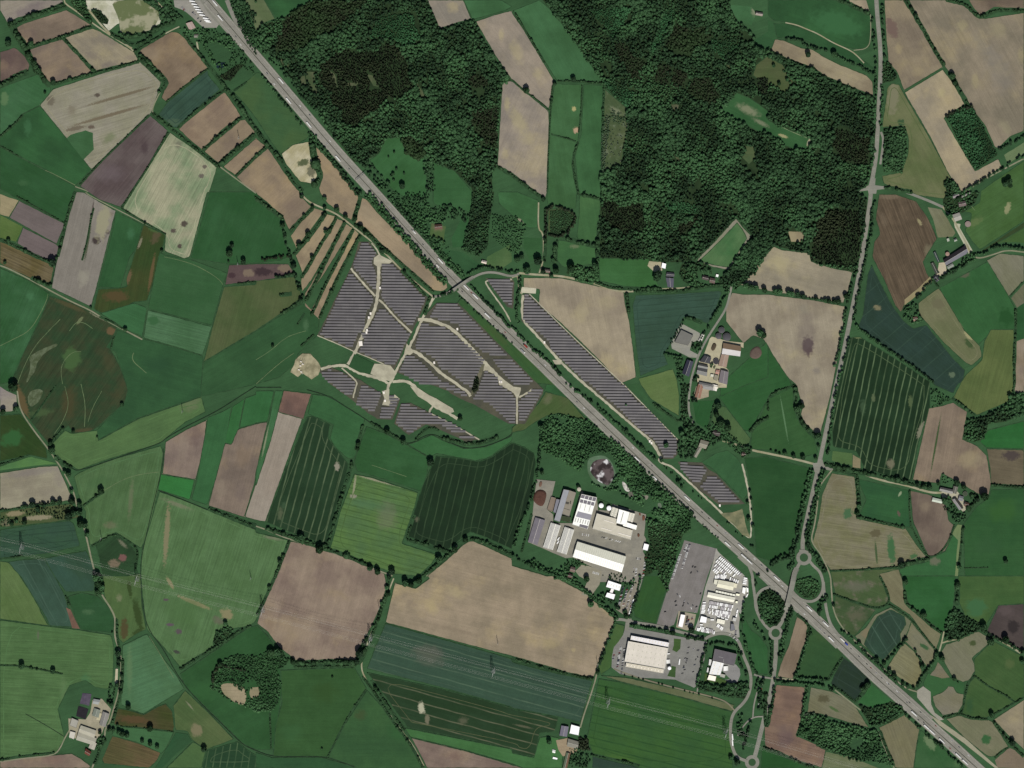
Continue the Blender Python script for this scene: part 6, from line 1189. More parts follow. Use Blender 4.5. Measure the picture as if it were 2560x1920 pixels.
# ------------------------------------------------------- single trees
trees('in the hedge crossing the tan field left of the northern meadows', '@20 125,785,26')
trees('at the top corner of the northern left meadow', '@20 368,728,18 340,880,16 345,850,13', 'north')
trees('on the hedge above the two northern meadows', '@20 530,690,22')
trees('on the northern lanes of the west', '@00 270,380,24 245,475,26 300,545,22 340,620,24 460,715,22 75,380,26 95,215,26', 'west')
trees('on the wet edge of the pale stubble field', '@00 390,800,12 800,605,16 1055,565,11', 'west')
trees('standing in the strip field hedges', '@00 1990,1097,16 1865,1195,16 1815,865,13 1775,905,11', 'west')
trees('in the first two strip field hedges', '@11 490,130,16 415,205,14 450,365,22 375,465,24 585,210,18 595,140,16 605,345,20 485,565,18', 'north')
trees('beside the lane above the solar park', '@11 700,155,22 775,215,20 905,310,24 945,355,20 1090,515,22 1285,690,15 395,40,18 595,60,18 860,230,20', 'west')
trees('along the field hedge left of the strip fields', '@11 230,290,22 250,385,18 325,640,24 375,835,20 390,940,22', 'north')
trees('alone in the southwest corner meadow of the park', '@11 145,1330,14')
trees('in the meadow east of the motorway bend', '@10 1215,1460,12 1185,1505,14 1170,1525,12 1280,1500,10 1190,1560,12 1195,1315,10 1145,1355,8 1265,1610,24', 'north')
trees('in the glades by the motorway', '@10 430,770,16 380,725,16 345,700,14 310,640,18', 'north')
trees('in the small pasture by the strip field', '@30 48,570,16 165,690,16 95,725,16 210,660,14 190,715,10', 'north')
trees('standing in the strip field', '@30 345,475,24')
trees('alone above the strip field', '@30 570,470,26')
trees('in the hedge through the great tan fields', '@30 1195,5,16 1235,75,16 1275,135,18 1445,440,16 1590,660,26 1610,720,22 1630,750,20', 'north')
trees('standing amid the sloping east meadow', '@30 2045,1590,26 2080,1570,26 2090,1605,20', 'west')
trees('standing in the eastern garden', '@31 1565,215,26 1640,60,20 1655,50,16 1595,145,14', 'north')
trees('in the row between the tan fields', '@31 60,860,22 100,860,26 180,880,26 205,885,24 255,890,22 300,905,22 415,925,18 495,940,18 525,945,20 570,948,18 607,950,22 670,900,22 360,920,8 385,920,8 330,915,10 465,935,12', 'west')
trees('left of the row between the tan fields', '@21 2020,810,26 2060,825,26 2105,830,26 2180,850,24', 'west')
trees('above the circular dirt patch', '@21 2140,1220,32 2170,1240,28', 'west')
trees('in the hamlet', '@21 225,600,34 130,680,30 380,680,26 340,730,18 270,690,20', 'west')
trees('left of the white roofed farm', '@21 1260,715,34 1250,745,32 1415,560,26', 'west')
trees('below the round grove', '@21 720,640,30 510,660,34', 'west')
trees('along the grazing lane', '@21 285,410,16 375,475,20 270,65,18 740,430,20 660,450,16 710,455,14', 'west')
trees('in the solar park clearings', '@22 1330,530,22 985,180,10 1290,660,16', 'north')
trees('on the verge by the eastern solar rows', '@22 1435,850,18 1465,885,12 1115,540,16 990,410,16', 'west')
trees('on the lane right of the eastern solar rows', '@22 2055,925,14 2035,1025,16 2065,990,12 2045,1165,18 2080,1225,16 2070,1085,8', 'north')
trees('in the paddocks by the old farmstead', '@22 1780,190,26 1765,265,24 1800,340,28 1860,380,30 1820,350,24', 'north')
trees('north of the roadside crossing', '@32 145,600,18 220,625,18 300,635,20 410,640,16 435,535,14 70,590,12 100,600,10 25,575,10', 'west')
trees('below the tan point field', '@32 430,450,30 290,190,24 245,215,24 345,395,18', 'west')
trees('beside the eastern paddock', '@32 785,1055,22 770,1115,20 1180,840,16 1290,870,18 1340,880,18 1395,890,20', 'west')
trees('round the eastern farm', '@32 1630,855,24 1865,970,36 1525,1005,26 1690,890,20 1470,860,16 1805,1000,22', 'west')
trees('in the far east meadow', '@32 2052,1532,20')
trees('above the southeast meadows', '@32 1650,1580,20 1155,1565,28 1690,1250,14 1675,1380,12 1580,1310,10', 'west')
trees('along the hedges of the southeast meadows', '@33 1185,50,22 1345,335,22 1250,285,16 1860,440,30 1500,710,24 1455,670,18 1920,570,30 2050,550,32 1610,890,18 1330,780,22 1640,920,8', 'west')
trees('beside the cycle path by the motorway', '@33 565,250,14 790,585,18 940,720,18 1000,755,16 1050,820,18 1090,860,20 1165,920,14 1205,950,14 1255,965,14', 'north')
trees('on the far southeast hedges', '@33 1930,1200,24 2110,1440,24 2035,1370,14 2195,740,20 2200,660,22 1495,1455,16', 'west')
trees('along the narrow lane in the south', '@33 860,940,24 825,975,24 1410,435,10', 'west')
trees('in the far west fields', '@01 455,615,32 75,425,18 45,610,14 435,800,12 385,795,16 520,490,14 490,570,14 1255,270,12 1400,510,14 785,1000,12 1085,1190,18', 'west')
trees('beside the small purple field', '@01 2005,465,18 1985,535,28 2105,605,24 1975,600,10', 'north')
trees('in the hedge round the dark olive field', '@02 1055,180,16 635,410,16 545,390,14 435,510,18 450,575,28 840,455,9', 'north')
trees('along the western lane', '@02 595,780,24 560,760,18 875,925,26 620,925,18 830,970,13 625,1015,26 690,1045,24', 'north')
trees('above the sand bank in the west', '@02 285,1045,28 330,1085,22 460,1025,24 520,1020,22 385,1050,18 215,1060,20 215,1195,22 145,1185,16 105,1210,18', 'west')
trees('on the lane below the sand bank', '@02 600,1145,34 640,1120,28 690,1110,26 700,1210,30 735,1220,26 755,1300,22 120,30,38 30,240,26 140,215,24', 'north')
trees('at the top of the lower west lane', '@03 840,15,34 850,60,32 880,100,28 850,140,26', 'north')
trees('in the far west hedge', '@03 190,775,26 460,822,22 320,805,10 280,800,8', 'west')
trees('along the lane above the dairy farm', '@03 1025,670,26 1030,730,20 1025,775,16 1055,860,16 1050,930,14 1015,942,20 1045,1000,20 965,1105,18 1110,1130,24 1020,430,8 970,485,9', 'north')
trees('south of the dairy farm', '@03 1300,1315,26 1100,1375,20 1060,1365,22 1030,1350,20 980,1330,16 945,1325,18 1230,1425,16 1300,1450,20 1360,1475,18 1180,1305,8', 'west')
trees('at the corner of the dark square crop', '@03 1765,1495,24')
trees('in the corner of the oval thicket', '@03 1950,410,20 1900,760,22 1015,1285,12 865,1350,16 910,1420,12', 'west')
trees('north of the brown polygon field', '@13 200,660,36 130,660,30 320,740,22 115,95,16 660,870,10 570,1490,9', 'west')
trees('along the vertical lane', '@13 1130,100,18 1145,155,20 1085,235,16 1060,375,14 1010,435,14 955,545,18 935,585,18 895,670,34 875,740,20', 'north')
trees('at the upper end of the vertical lane', '@13 1290,60,30 1340,75,24 1410,40,26 1380,50,20 1150,10,20', 'west')
trees('beside the southern lane', '@13 1030,965,18 1055,1000,16 1130,1110,10', 'north')
trees('in the meadow left of the great dark crop', '@12 1510,680,30 1135,412,24 1275,500,26 885,520,20 880,560,16', 'west')
trees('on the lane below the light crop', '@12 550,1430,34 390,1330,30 985,1590,24 1175,1620,26 1050,1620,28 1580,1515,28 1720,1430,28 1810,1345,22 205,1530,18', 'west')
trees('at the grassy tip of the solar park', '@12 1765,300,20')
trees('beside the great factory lawn', '@22 260,765,18 570,885,14 250,370,24', 'north')
trees('between the park street and the logistics hall', '@23 1065,435,20 1335,480,22 1390,490,22 1215,450,12 1550,465,26 985,345,22 645,25,24', 'west')
trees('on the verge south of the car park', '@E 340,708,12 450,733,12 535,753,12 597,770,14 812,825,12 860,838,12 1012,885,14 1170,928,12 1242,948,10 1290,962,10 1367,975,14 1550,1025,12', 'west')
trees('at the southern farm', '@23 320,1430,22 740,830,18 680,240,26', 'north')
trees('along the upper lane of the hamlet', '@21 355,590,18 45,585,24 85,560,20', 'west')
trees('by the southern roundabout', '@23 1890,1570,20 1945,1610,26 2145,1010,20 2000,1380,16', 'west')
# ---------------------------------------------------------------- solar park
def panel_mat():
    m = NT('solar_panel_surface')
    m.b.inputs['Roughness'].default_value = .45; m.b.inputs['Specular IOR Level'].default_value = .12
    inf = m.n('ShaderNodeObjectInfo')
    off = m.n('ShaderNodeVectorMath', {0: m.P(), 1: inf.outputs['Location']}, operation='ADD').outputs[0]
    c = m.mix(m.ramp(m.noise(.03, 2), .35, .65), lin('#4b494c'), lin('#545253'))
    mp = m.n('ShaderNodeSeparateXYZ', {0: m.P()}).outputs[0]
    fr = m.math('PINGPONG', m.math('DIVIDE', mp, 9.0), .5)
    c = m.mix(m.math('MULTIPLY', m.math('SUBTRACT', 1, m.ramp(fr, .01, .04)), .35), c, lin('#383438'))
    r = m.n('ShaderNodeTexWhiteNoise', {1: m.math('FLOOR', m.math('DIVIDE', m.math('ADD', mp, m.math('MULTIPLY', inf.outputs['Random'], 60.0)), 18.0))}, noise_dimensions='1D').outputs[0]
    c = m.scalec(c, m.math('MULTIPLY_ADD', r, .16, .92))
    return m.out(c)
PANEL = panel_mat(); STEEL = flat('#8a8c8c', .5)
PITCH = 6.32; NROW = [0]
def block(desc, s, y0=0.0, mn=7.0, slope=-.012):
    poly = P(s); ys = [p[1] for p in poly]; top, bot = max(ys), min(ys)
    rows = []; y = top - 2.2 - y0
    while y > bot + 1.5:
        xs = []; n = len(poly)
        for yy in (y + 1.2, y - 1.6):
            q = []
            for i in range(n):
                a, b = poly[i], poly[(i + 1) % n]
                if (a[1] > yy) != (b[1] > yy): q.append(a[0] + (yy - a[1]) * (b[0] - a[0]) / (b[1] - a[1]))
            xs.append(sorted(q))
        if len(xs[0]) == len(xs[1]):
            for k in range(0, len(xs[0]) - 1, 2):
                x0, x1 = max(xs[0][k], xs[1][k]), min(xs[0][k + 1], xs[1][k + 1])
                x0 = x0 + rng.uniform(0, 2.5); x1 = x1 - rng.uniform(0, 2.5)
                if x1 - x0 > mn: rows.append((x0, x1, y))
        y -= PITCH
    for i, (x0, x1, y) in enumerate(rows):
        NROW[0] += 1
        L = x1 - x0; n = max(2, int(L / 9)); mb = MB()
        zl, zh, d = .8, 2.55, 4.45; th = .09
        vs = []
        for k in range(n + 1):
            x = L * k / n; w = .05 * math.sin(k * 1.7 + i); yy = x * slope
            for (py, pz) in ((-d / 2, zl), (d / 2, zh)):
                vs += [(x, py + yy, pz + w), (x, py + yy, pz + w - th)]
        fs = []
        for k in range(n):
            a, b = 4 * k, 4 * (k + 1)
            fs += [(a, b, b + 2, a + 2), (a + 1, a + 3, b + 3, b + 1), (a, a + 1, b + 1, b), (a + 2, b + 2, b + 3, a + 3)]
        fs += [(0, 2, 3, 1), (4 * n, 4 * n + 1, 4 * n + 3, 4 * n + 2)]
        o = obj('solar_panel_row', vs, fs, PANEL, loc=(x0, y, 0))
        tag(o, '%s solar panel row from the top of %s' % (ordinal(i), desc), 'solar panels', 'solar panel rows')
        mb = MB()
        for k in range(n + 1):
            x = min(L - .2, max(.2, L * k / n)); yy = x * slope
            mb.box(x - .06, -1.3 + yy - .06, 0, x + .06, -1.3 + yy + .06, 1.05); mb.box(x - .06, 1.4 + yy - .06, 0, x + .06, 1.4 + yy + .06, 2.1)
        mb.build('support_frame', STEEL, o)
block('the western top left wedge', '@11 905,440 975,440 1050,520 1020,580 1000,610 1045,700 1040,850 1020,860 825,645')
block('the large left block', '@11 805,680 850,720 1015,900 1020,960 960,1035 940,1180 880,1240 835,1350 795,1345 545,1238', 1.5)
block('the western upper right block', '@11 1085,625 1190,625 1475,920 1345,1195 1110,960 1078,910', 0)
block('the western lower middle block', '@11 1065,990 1110,1000 1335,1225 1200,1515 1110,1490 880,1385 930,1280 900,1230 980,1160', 0)
block('the block right beside the motorway', '@11 1560,965 1745,965 2212,1440 @A 2000,680 1890,750 1500,750 1400,640 1200,440 900,40 @11 2000,1430 1900,1340 1770,1230 1740,1140 1660,1130 1490,1085', 0)
block('the central block', '@11 1425,1130 1660,1170 1740,1240 1950,1410 1990,1465 @A 800,300 560,820 400,790 0,470 @11 1600,1540 1540,1450 1400,1370 1370,1350 1395,1250', 2)
block('the block left of the spruces', '@11 1290,1405 1360,1405 1480,1510 1600,1620 1700,1659 @A 450,930 480,1020 350,1030 80,930 @12 1560,20 1400,0 @11 1235,1560', 3)
block('the block right of the spruces', '@A 830,430 920,440 1160,560 1180,740 1480,910 1570,1060 1565,1640 1400,1640 900,1180 540,1090 680,860', 1)
block('the far right block', '@A 1930,860 2190,860 2190,930 1980,1270 1770,1610 1620,1640 1610,1120 1700,1050', 0)
block('the small southwest block', '@11 545,1545 640,1530 760,1560 880,1650 @12 870,0 830,120 790,110 640,0 590,-30', 0)
block('the second small southern block', '@12 905,15 965,15 1090,75 1030,245 985,245 855,180', 0)
block('the third small southern block', '@12 1150,100 1190,100 1240,135 1170,310 1095,310 1055,285 1090,180 1150,185', 0)
block('the southern tip block', '@12 1255,172 1335,175 1500,240 1700,330 1930,480 1820,490 1740,460 1600,360 1530,350 1450,345 1350,425 1320,430 1200,345', 0)
block('the small northern triangle', '@11 1985,755 2200,755 @21 15,780 0,980 @11 2170,970 2140,960', 0)
block('the long northeast strip', '@21 105,885 145,885 560,1290 955,1659 @22 975,0 1050,110 1200,230 1330,370 1435,480 1425,600 1390,640 1310,640 1230,490 1090,395 900,200 660,0 @21 620,1640 330,1360 310,1290 90,1110', 0, slope=-.01)
block('the upper eastern patch', '@22 1450,675 1640,685 1690,735 1620,860 1575,865 1440,735', 0, slope=-.06)
block('the lower eastern patch', '@22 1705,775 1760,785 2000,1035 1810,1045 1620,890', 0)
print('solar rows', NROW[0])
def cabinet(x, y, label, w=3.2, d=2.2, h=2.4, c='#c9c8bf'):
    e = empty('inverter_cabinet', (x, y, 0), .1)
    tag(e, label, 'cabinet', 'white transformer cabinets beside the sand tracks')
    mb = MB(); mb.box(-w, -d, 0, w, d, h); mb.build('housing', flat(c), e)
    mb = MB(); mb.box(-w - .2, -d - .2, h, w + .2, d + .2, h + .2); mb.build('roof', flat('#dddcd4'), e)
    mb = MB(); mb.box(-.6, -d - .06, .1, .6, -d, 2.0); mb.build('door', flat('#8f9290'), e)
for i, (p, w) in enumerate(zip(P('@11 1072,830 990,1050 975,1085 960,1195 955,1215 1740,1185 1540,1475 905,1310 2110,1640 @A 1230,690 @12 1105,75 1115,145 @21 280,1300 @22 1190,495 1205,510 1795,1050'),
        'high on the main track|at the upper middle bend|just below the upper middle bend|at the lower middle bend|just below the lower middle bend|on the central diagonal track|on the lower diagonal track|at the foot of the main track|near the eastern fork|at the far eastern fork|in the southern yard|low in the southern yard|on the strip by the motorway|at the end of the long strip|at the very end of the long strip|below the eastern end patch'.split('|'))):
    cabinet(p[0], p[1], 'white inverter cabinet ' + w, 1.6, 2.4) if i not in (7,) else cabinet(p[0], p[1], 'pale grey container ' + w, 3.5, 5)
# substation
(cx, cy), = P('@11 392,1505')
e = tag(empty('substation', (cx, cy, 0), R(-15)), 'fenced grey substation with white transformer boxes on the sandy area', 'substation')
mb = MB(); mb.box(-8, -16, 0, 8, 16, .15); mb.build('concrete_base', flat('#86847a'), e)
for k, (a, b) in enumerate(((-3, 9), (2, 5), (-2, 0), (-3, -9), (3, -12))):
    mb = MB(); mb.box(a - 2, b - 1.2, .15, a + 2, b + 1.2, 3.2); mb.build('transformer', flat('#cfcdc2'), e)
mb = MB()
for a in (-7.6, 7.6):
    for b in range(-15, 16, 3): mb.box(a - .05, b - .05, .1, a + .05, b + .05, 2.2)
mb.build('fence', STEEL, e)
for a in (-5, 0, 5):
    mb = MB(); mb.tube((a, 3, 0), (a, 3, 8), .15); mb.tube((a, 13, 0), (a, 13, 8), .15); mb.tube((a, 3, 8), (a, 13, 8), .12); mb.build('busbar_gantry', STEEL, e)
# ---------------------------------------------------------------- buildings
def roofmat(c, stripe=None):
    """sheet roof with fine seams and dirt"""
    m = NT('roof_' + c.strip('#')); m.b.inputs['Roughness'].default_value = .6
    n = m.math('MULTIPLY_ADD', m.math('SUBTRACT', m.noise(.12, 5), .5), .35, 1.0)
    n = m.math('MULTIPLY', n, m.math('MULTIPLY_ADD', m.math('SUBTRACT', m.noise(1.2, 2), .5), .2, 1.0))
    return m.out(m.scalec(m.mix(0.0, lin(c), lin(c)), n))
def brighter(c):
    v = [int(c[i:i + 2], 16) for i in (1, 3, 5)]; k = 1.12 if min(v) > 150 else 1.0
    return '#%02x%02x%02x' % tuple(min(243, int(x * k)) for x in v)
RM = {}
def rmat(c):
    if c not in RM: RM[c] = roofmat(brighter(c))
    return RM[c]
SOLAR = None
def solar_roof():
    global SOLAR
    if SOLAR is None:
        m = NT('roof_solar_cells'); m.b.inputs['Roughness'].default_value = .4
        SOLAR = m.out(m.scalec(m.mix(0.0, lin('#6f6b70'), lin('#6f6b70')), m.math('MULTIPLY_ADD', m.noise(.1, 3), .3, .85)))
    return SOLAR
def local(q):
    c = Vector((sum(p[0] for p in q) / len(q), sum(p[1] for p in q) / len(q)))
    return c, [(p[0] - c.x, p[1] - c.y) for p in q]
def lerp(a, b, t): return (a[0] + (b[0] - a[0]) * t, a[1] + (b[1] - a[1]) * t)
def openings(e, q, h, wc, n=None, door=True):
    """doors and window bands set 5 cm proud of the walls"""
    for i in range(len(q)):
        a, b = Vector(q[i]), Vector(q[(i + 1) % len(q)]); L = (b - a).length
        if L < 8: continue
        d = (b - a) / L; nn = Vector((d.y, -d.x))
        k = min(5, int(L / 9))
        for j in range(k):
            c = a + d * (L * (j + .5) / k) + nn * .0
            isdoor = (j == k // 2 and i % 2 == 0 and door)
            w = 1.8 if isdoor else 1.2; z0, z1 = (0.05, min(h * .75, 4)) if isdoor else (h * .45, h * .45 + 1.2)
            p = [c - d * w + nn * .05, c + d * w + nn * .05]
            vs = [(p[0].x, p[0].y, z0), (p[1].x, p[1].y, z0), (p[1].x, p[1].y, z1), (p[0].x, p[0].y, z1)]
            q2 = [(v[0] - nn.x * .3, v[1] - nn.y * .3, v[2]) for v in vs]
            obj('door' if isdoor else 'window', vs + q2, [(0, 1, 2, 3), (4, 5, 1, 0), (5, 6, 2, 1), (6, 7, 3, 2), (7, 4, 0, 3)], flat('#5b5f60' if isdoor else '#2e3438', .3), e)
def flatb(label, s, h, roof, wall='#9a968c', name='hall', cat='hall', par=.5, lights=None, open_=True):
    q = ccw(P(s)); c, l = local(q)
    e = tag(empty(name, (c.x, c.y, 0)), label, cat)
    mb = MB(); mb.prism(l, 0, h); mb.build('wall', flat(wall), e)
    inner = [(p[0] * .985, p[1] * .985) for p in l]
    mb = MB(); n = len(l)
    mb.prism([(p[0] * 1.004, p[1] * 1.004) for p in l], h + .003, h + .25, 0)
    r = mb.build('roof', rmat(roof), e)
    mb = MB()
    for i in range(n):
        a, b, a2, b2 = l[i], l[(i + 1) % n], inner[i], inner[(i + 1) % n]
        mb.prism([(a[0] * 1.006, a[1] * 1.006), (b[0] * 1.006, b[1] * 1.006), b2, a2], h + .254, h + .25 + par)
    mb.build('parapet', flat('#c3c0b6' if roof > '#a' else '#77746e'), e)
    if lights:
        rx, ry = lights; k = 0
        xs = [p[0] for p in l]; ys = [p[1] for p in l]
        # long sky light domes laid in the building's own axes
        A, B, Cc, D = [Vector(p) for p in l[:4]]
        for i in range(rx):
            for j in range(ry):
                t, u = (i + .5) / rx, (j + .5) / ry
                p = A.lerp(B, t).lerp(D.lerp(Cc, t), u); dx = (B - A).normalized(); dy = Vector((-dx.y, dx.x))
                w1, w2 = .9, 2.2
                mb = MB(); mb.prism([tuple(p - dx * w1 - dy * w2), tuple(p + dx * w1 - dy * w2), tuple(p + dx * w1 + dy * w2), tuple(p - dx * w1 + dy * w2)], h + .253, h + .7)
                mb.build('roof_light', flat('#dfddd0', .3), r)
    if open_: openings(e, l, h, wall)
    return e, r, c
def gable(label, s, h, rise, roof, wall='#9a968c', roof2=None, name='barn', cat='barn', axis=None, ridge='#b9b5aa', stripes=None, over=.5, panels=False, chimney=False):
    """s: four corners TL TR BR BL; the ridge follows the longer side unless axis says otherwise"""
    q = P(s); c, l = local(q)
    if area(l) > 0: l = [l[0], l[3], l[2], l[1]]          # clockwise seen from above, north-west first
    A, B, Cc, D = [Vector(p) for p in l]
    if (axis or ('x' if (B - A).length > (D - A).length else 'y')) == 'y': A, B, Cc, D = D, A, B, Cc
    e = tag(empty(name, (c.x, c.y, 0)), label, cat)
    m0, m1 = (A + D) / 2, (B + Cc) / 2
    v = [(*A, 0), (*B, 0), (*Cc, 0), (*D, 0), (*A, h), (*B, h), (*Cc, h), (*D, h), (*m0, h + rise), (*m1, h + rise)]
    obj('wall', v, [(1, 0, 4, 5), (2, 1, 5, 9, 6), (3, 2, 6, 7), (0, 3, 7, 8, 4)], flat(wall), e)
    ex = (B - A).normalized() * over
    def slope(P1, P2, R1, R2, mat, nm):
        ey = (P1 - R1).normalized() * over; drop = rise / max((P1 - R1).length, .1) * over
        a, b = P1 - ex + ey, P2 + ex + ey; r1, r2 = R1 - ex, R2 + ex; t = .22
        vs = [(*a, h - drop + .05), (*b, h - drop + .05), (*r2, h + rise + .05), (*r1, h + rise + .05)]
        vs += [(x, y, z + t) for x, y, z in vs]
        o = obj(nm, vs, [(0, 1, 2, 3), (7, 6, 5, 4), (0, 4, 5, 1), (1, 5, 6, 2), (2, 6, 7, 3), (3, 7, 4, 0)], mat, e)
        bm_fix(o)
        return o, (a, b, r2, r1), (h - drop + .05 + t, h + rise + .05 + t)
    m_a, m_b = (solar_roof() if roof == 'solar' else rmat(roof)), (solar_roof() if (roof2 or roof) == 'solar' else rmat(roof2 or roof))
    s1 = slope(A, B, m0, m1, m_a, 'roof'); s2 = slope(D, Cc, m0, m1, m_b, 'roof')
    mb = MB(); mb.tube((*(m0 - ex), h + rise + .2), (*(m1 + ex), h + rise + .2), .28, n=6); mb.build('ridge_cap', flat(ridge), e)
    if stripes:
        n, col, fr = stripes
        for o, (a, b, r2, r1), (z0, z1) in (s1, s2):
            for i in range(n):
                t0, t1 = (i + .2) / n, (i + .2 + fr) / n
                p = [a.lerp(b, t0), a.lerp(b, t1), r1.lerp(r2, t1), r1.lerp(r2, t0)]
                p = [p[0].lerp(p[3], .06), p[1].lerp(p[2], .06), p[2].lerp(p[1], .06), p[3].lerp(p[0], .06)]
                zz = [z0 + (z1 - z0) * .06, z0 + (z1 - z0) * .06, z0 + (z1 - z0) * .94, z0 + (z1 - z0) * .94]
                vs = [(*p[k], zz[k] + .02) for k in range(4)] + [(*p[k], zz[k] + .12) for k in range(4)]
                x = obj('solar_array' if col == 'solar' else 'roof_light', vs, [(7, 6, 5, 4), (0, 4, 5, 1), (1, 5, 6, 2), (2, 6, 7, 3), (3, 7, 4, 0)], solar_roof() if col == 'solar' else flat(col, .4), o)
                bm_fix(x)
    if chimney:
        mb = MB(); p = m0.lerp(m1, .35); mb.box(p.x - .4, p.y - .4, h + rise - .3, p.x + .4, p.y + .4, h + rise + 1.4); mb.build('chimney', flat('#7c4a3c'), e)
    openings(e, [tuple(D), tuple(Cc), tuple(B), tuple(A)], h, wall)
    return e
import bmesh
def bm_fix(o):
    b = bmesh.new(); b.from_mesh(o.data); bmesh.ops.recalc_face_normals(b, faces=b.faces); b.to_mesh(o.data); b.free()
def tank(label, x, y, r, h, wall, roof, name='tank', cat='tank', dome=.25, rim=True, group=None):
    e = tag(empty(name, (x, y, 0)), label, cat, group)
    mb = MB(); mb.disc(0, 0, r, 0, h); mb.build('wall', flat(wall), e)
    n = 28; vs = [(0, 0, h + r * dome)]; fs = []
    for k, (q, z) in enumerate(((.45, .85), (.8, .5), (1.0, 0.02))):
        vs += [(r * q * 1.01 * math.cos(t * 2 * math.pi / n), r * q * 1.01 * math.sin(t * 2 * math.pi / n), h + r * dome * z + .02) for t in range(n)]
    for t in range(n):
        u = (t + 1) % n; fs += [(0, 1 + t, 1 + u)]
        for k in range(2): fs.append((1 + k * n + t, 1 + (k + 1) * n + t, 1 + (k + 1) * n + u, 1 + k * n + u))
    obj('roof', vs, fs, rmat(roof), e)
    if rim:
        mb = MB()
        for t in range(n):
            a, b = t * 2 * math.pi / n, (t + 1) * 2 * math.pi / n
            mb.tube((r * math.cos(a), r * math.sin(a), h + .1), (r * math.cos(b), r * math.sin(b), h + .1), .18, n=4)
        mb.build('rim', flat('#77756f'), e)
def heap(label, s, h, c, name='heap', cat='heap'):
    p = ccw(rough_poly(round_poly(P(s)), 3, .5)); cx = sum(a for a, b in p) / len(p); cy = sum(b for a, b in p) / len(p)
    vs, fs = [], []; n = len(p); K_ = ((1, 0), (.86, .6), (.7, .9), (.4, 1), (.05, 1.04))
    for k, z in K_:
        vs += [(cx + (a - cx) * k + .3 * noise.noise((a, b, k)), cy + (b - cy) * k, h * z * (1 + .1 * noise.noise((a * .4, b * .4, k)))) for a, b in p]
    for k in range(len(K_) - 1):
        for i in range(n): fs.append((k * n + i, k * n + (i + 1) % n, (k + 1) * n + (i + 1) % n, (k + 1) * n + i))
    fs.append(tuple((len(K_) - 1) * n + i for i in range(n)))
    return tag(obj(name, vs, fs, flat(c, .9, .2, .3)), label, cat)
def onroof(parent, c, s, z, mat, name='solar_array', t=.12):
    q = ccw(P(s)); mb = MB(); mb.prism([(p[0] - c.x, p[1] - c.y) for p in q], z, z + t); return mb.build(name, mat, parent)
# --- factory
e, r, c = flatb('long blue grey factory hall at the left of the factory yard', '@B 710,150 800,167 645,680 555,650', 9, '#8b9298', '#8a8c8c')
e, r, c = flatb('taupe flat roofed hall joined to the blue grey hall', '@B 803,168 912,205 800,592 672,545', 8, '#867e70', '#8a8578')
onroof(r, c, '@B 745,355 800,365 790,395 740,385', 8.26, flat('#4b4842'), 'roof_vent', 1); onroof(r, c, '@B 815,340 830,345 825,390 812,385', 8.26, flat('#4b4842'), 'roof_vent', 1.2)
onroof(r, c, '@B 715,455 810,485 806,492 712,462', 8.26, flat('#5b574e'), 'roof_seam', .3)
flatb('low slate blue lean-to left of the blue grey hall', '@B 592,308 655,322 592,545 540,520', 5, '#747982', name='shed', cat='shed')
flatb('brown flat roofed shed beside the compost heap', '@B 508,272 575,290 518,500 440,480', 3.5, '#7b6d5f', name='shed', cat='shed')
flatb('dark green roofed canopy at the foot of the taupe hall', '@B 650,577 828,605 810,690 640,650', 4, '#35452f', name='canopy', cat='canopy')
e, r, c = flatb('tall white hall with grey solar fields on its roof in the factory', '@B 1000,228 1248,282 1098,798 850,722', 11, '#dcdad2', '#b9b7b0')
for s in ('@B 1002,235 1058,247 1038,300 985,288', '@B 1064,248 1120,260 1103,318 1045,303', '@B 1127,262 1180,273 1163,333 1110,320', '@B 1187,275 1240,287 1222,348 1170,335', '@B 982,308 1033,320 1020,375 968,362', '@B 1040,321 1095,334 1080,390 1027,377', '@B 1102,336 1155,349 1140,405 1087,392', '@B 1162,351 1212,362 1197,420 1147,407', '@B 972,712 1108,745 1092,790 960,752'):
    onroof(r, c, s, 11.26, solar_roof())
onroof(r, c, '@B 942,505 1165,562 1140,650 905,592', 11.26, rmat('#8d8b92'), 'roof_panel')
for k in range(6): x = 905 + k * 40; onroof(r, c, '@B %d,%d %d,%d %d,%d %d,%d' % (x, 612 + k * 10, x + 14, 616 + k * 10, x - 4, 680 + k * 10, x - 18, 676 + k * 10), 11.26, flat('#a9a7a0'), 'roof_light', .5)
for k in range(3): x = 990 + k * 75; onroof(r, c, '@B %d,%d %d,%d %d,%d %d,%d' % (x, 380 + k * 18, x + 9, 382 + k * 18, x - 18, 480 + k * 18, x - 27, 478 + k * 18), 11.26, flat('#b0aea6'), 'roof_light', .5)
gable('fully solar covered barn at the lower left of the factory', '@B 250,610 405,655 280,1052 133,1000', 5, 1.6, 'solar', '#8d897f', ridge='#dad8cf', stripes=(4, 'solar', .72), name='hall', cat='hall')
gable('left of the two narrow halls striped by solar strips', '@B 505,697 655,742 530,1132 380,1090', 5.5, 1.2, '#d5d2c6', '#8d897f', stripes=(26, 'solar', .52), name='hall', cat='hall', ridge='#e2e0d6')
gable('right of the two narrow halls striped by solar strips', '@B 730,765 877,812 752,1207 605,1160', 5.5, 1.2, '#d5d2c6', '#8d897f', stripes=(26, 'solar', .52), name='hall', cat='hall', ridge='#e2e0d6')
gable('very long white hall along the south side of the factory', '@B 935,1002 1722,1245 1650,1495 862,1245', 8.5, 3, '#b4b1a2', '#aeaba0', roof2='#dcdbd3', stripes=(24, '#d8d5c4', .25), name='hall', cat='hall')
e, r, c = flatb('big pale grey L shaped production hall in the factory', '@B 1250,542 1590,635 1562,735 1830,815 1795,970 1182,792', 9, '#a6a597', '#97948a')
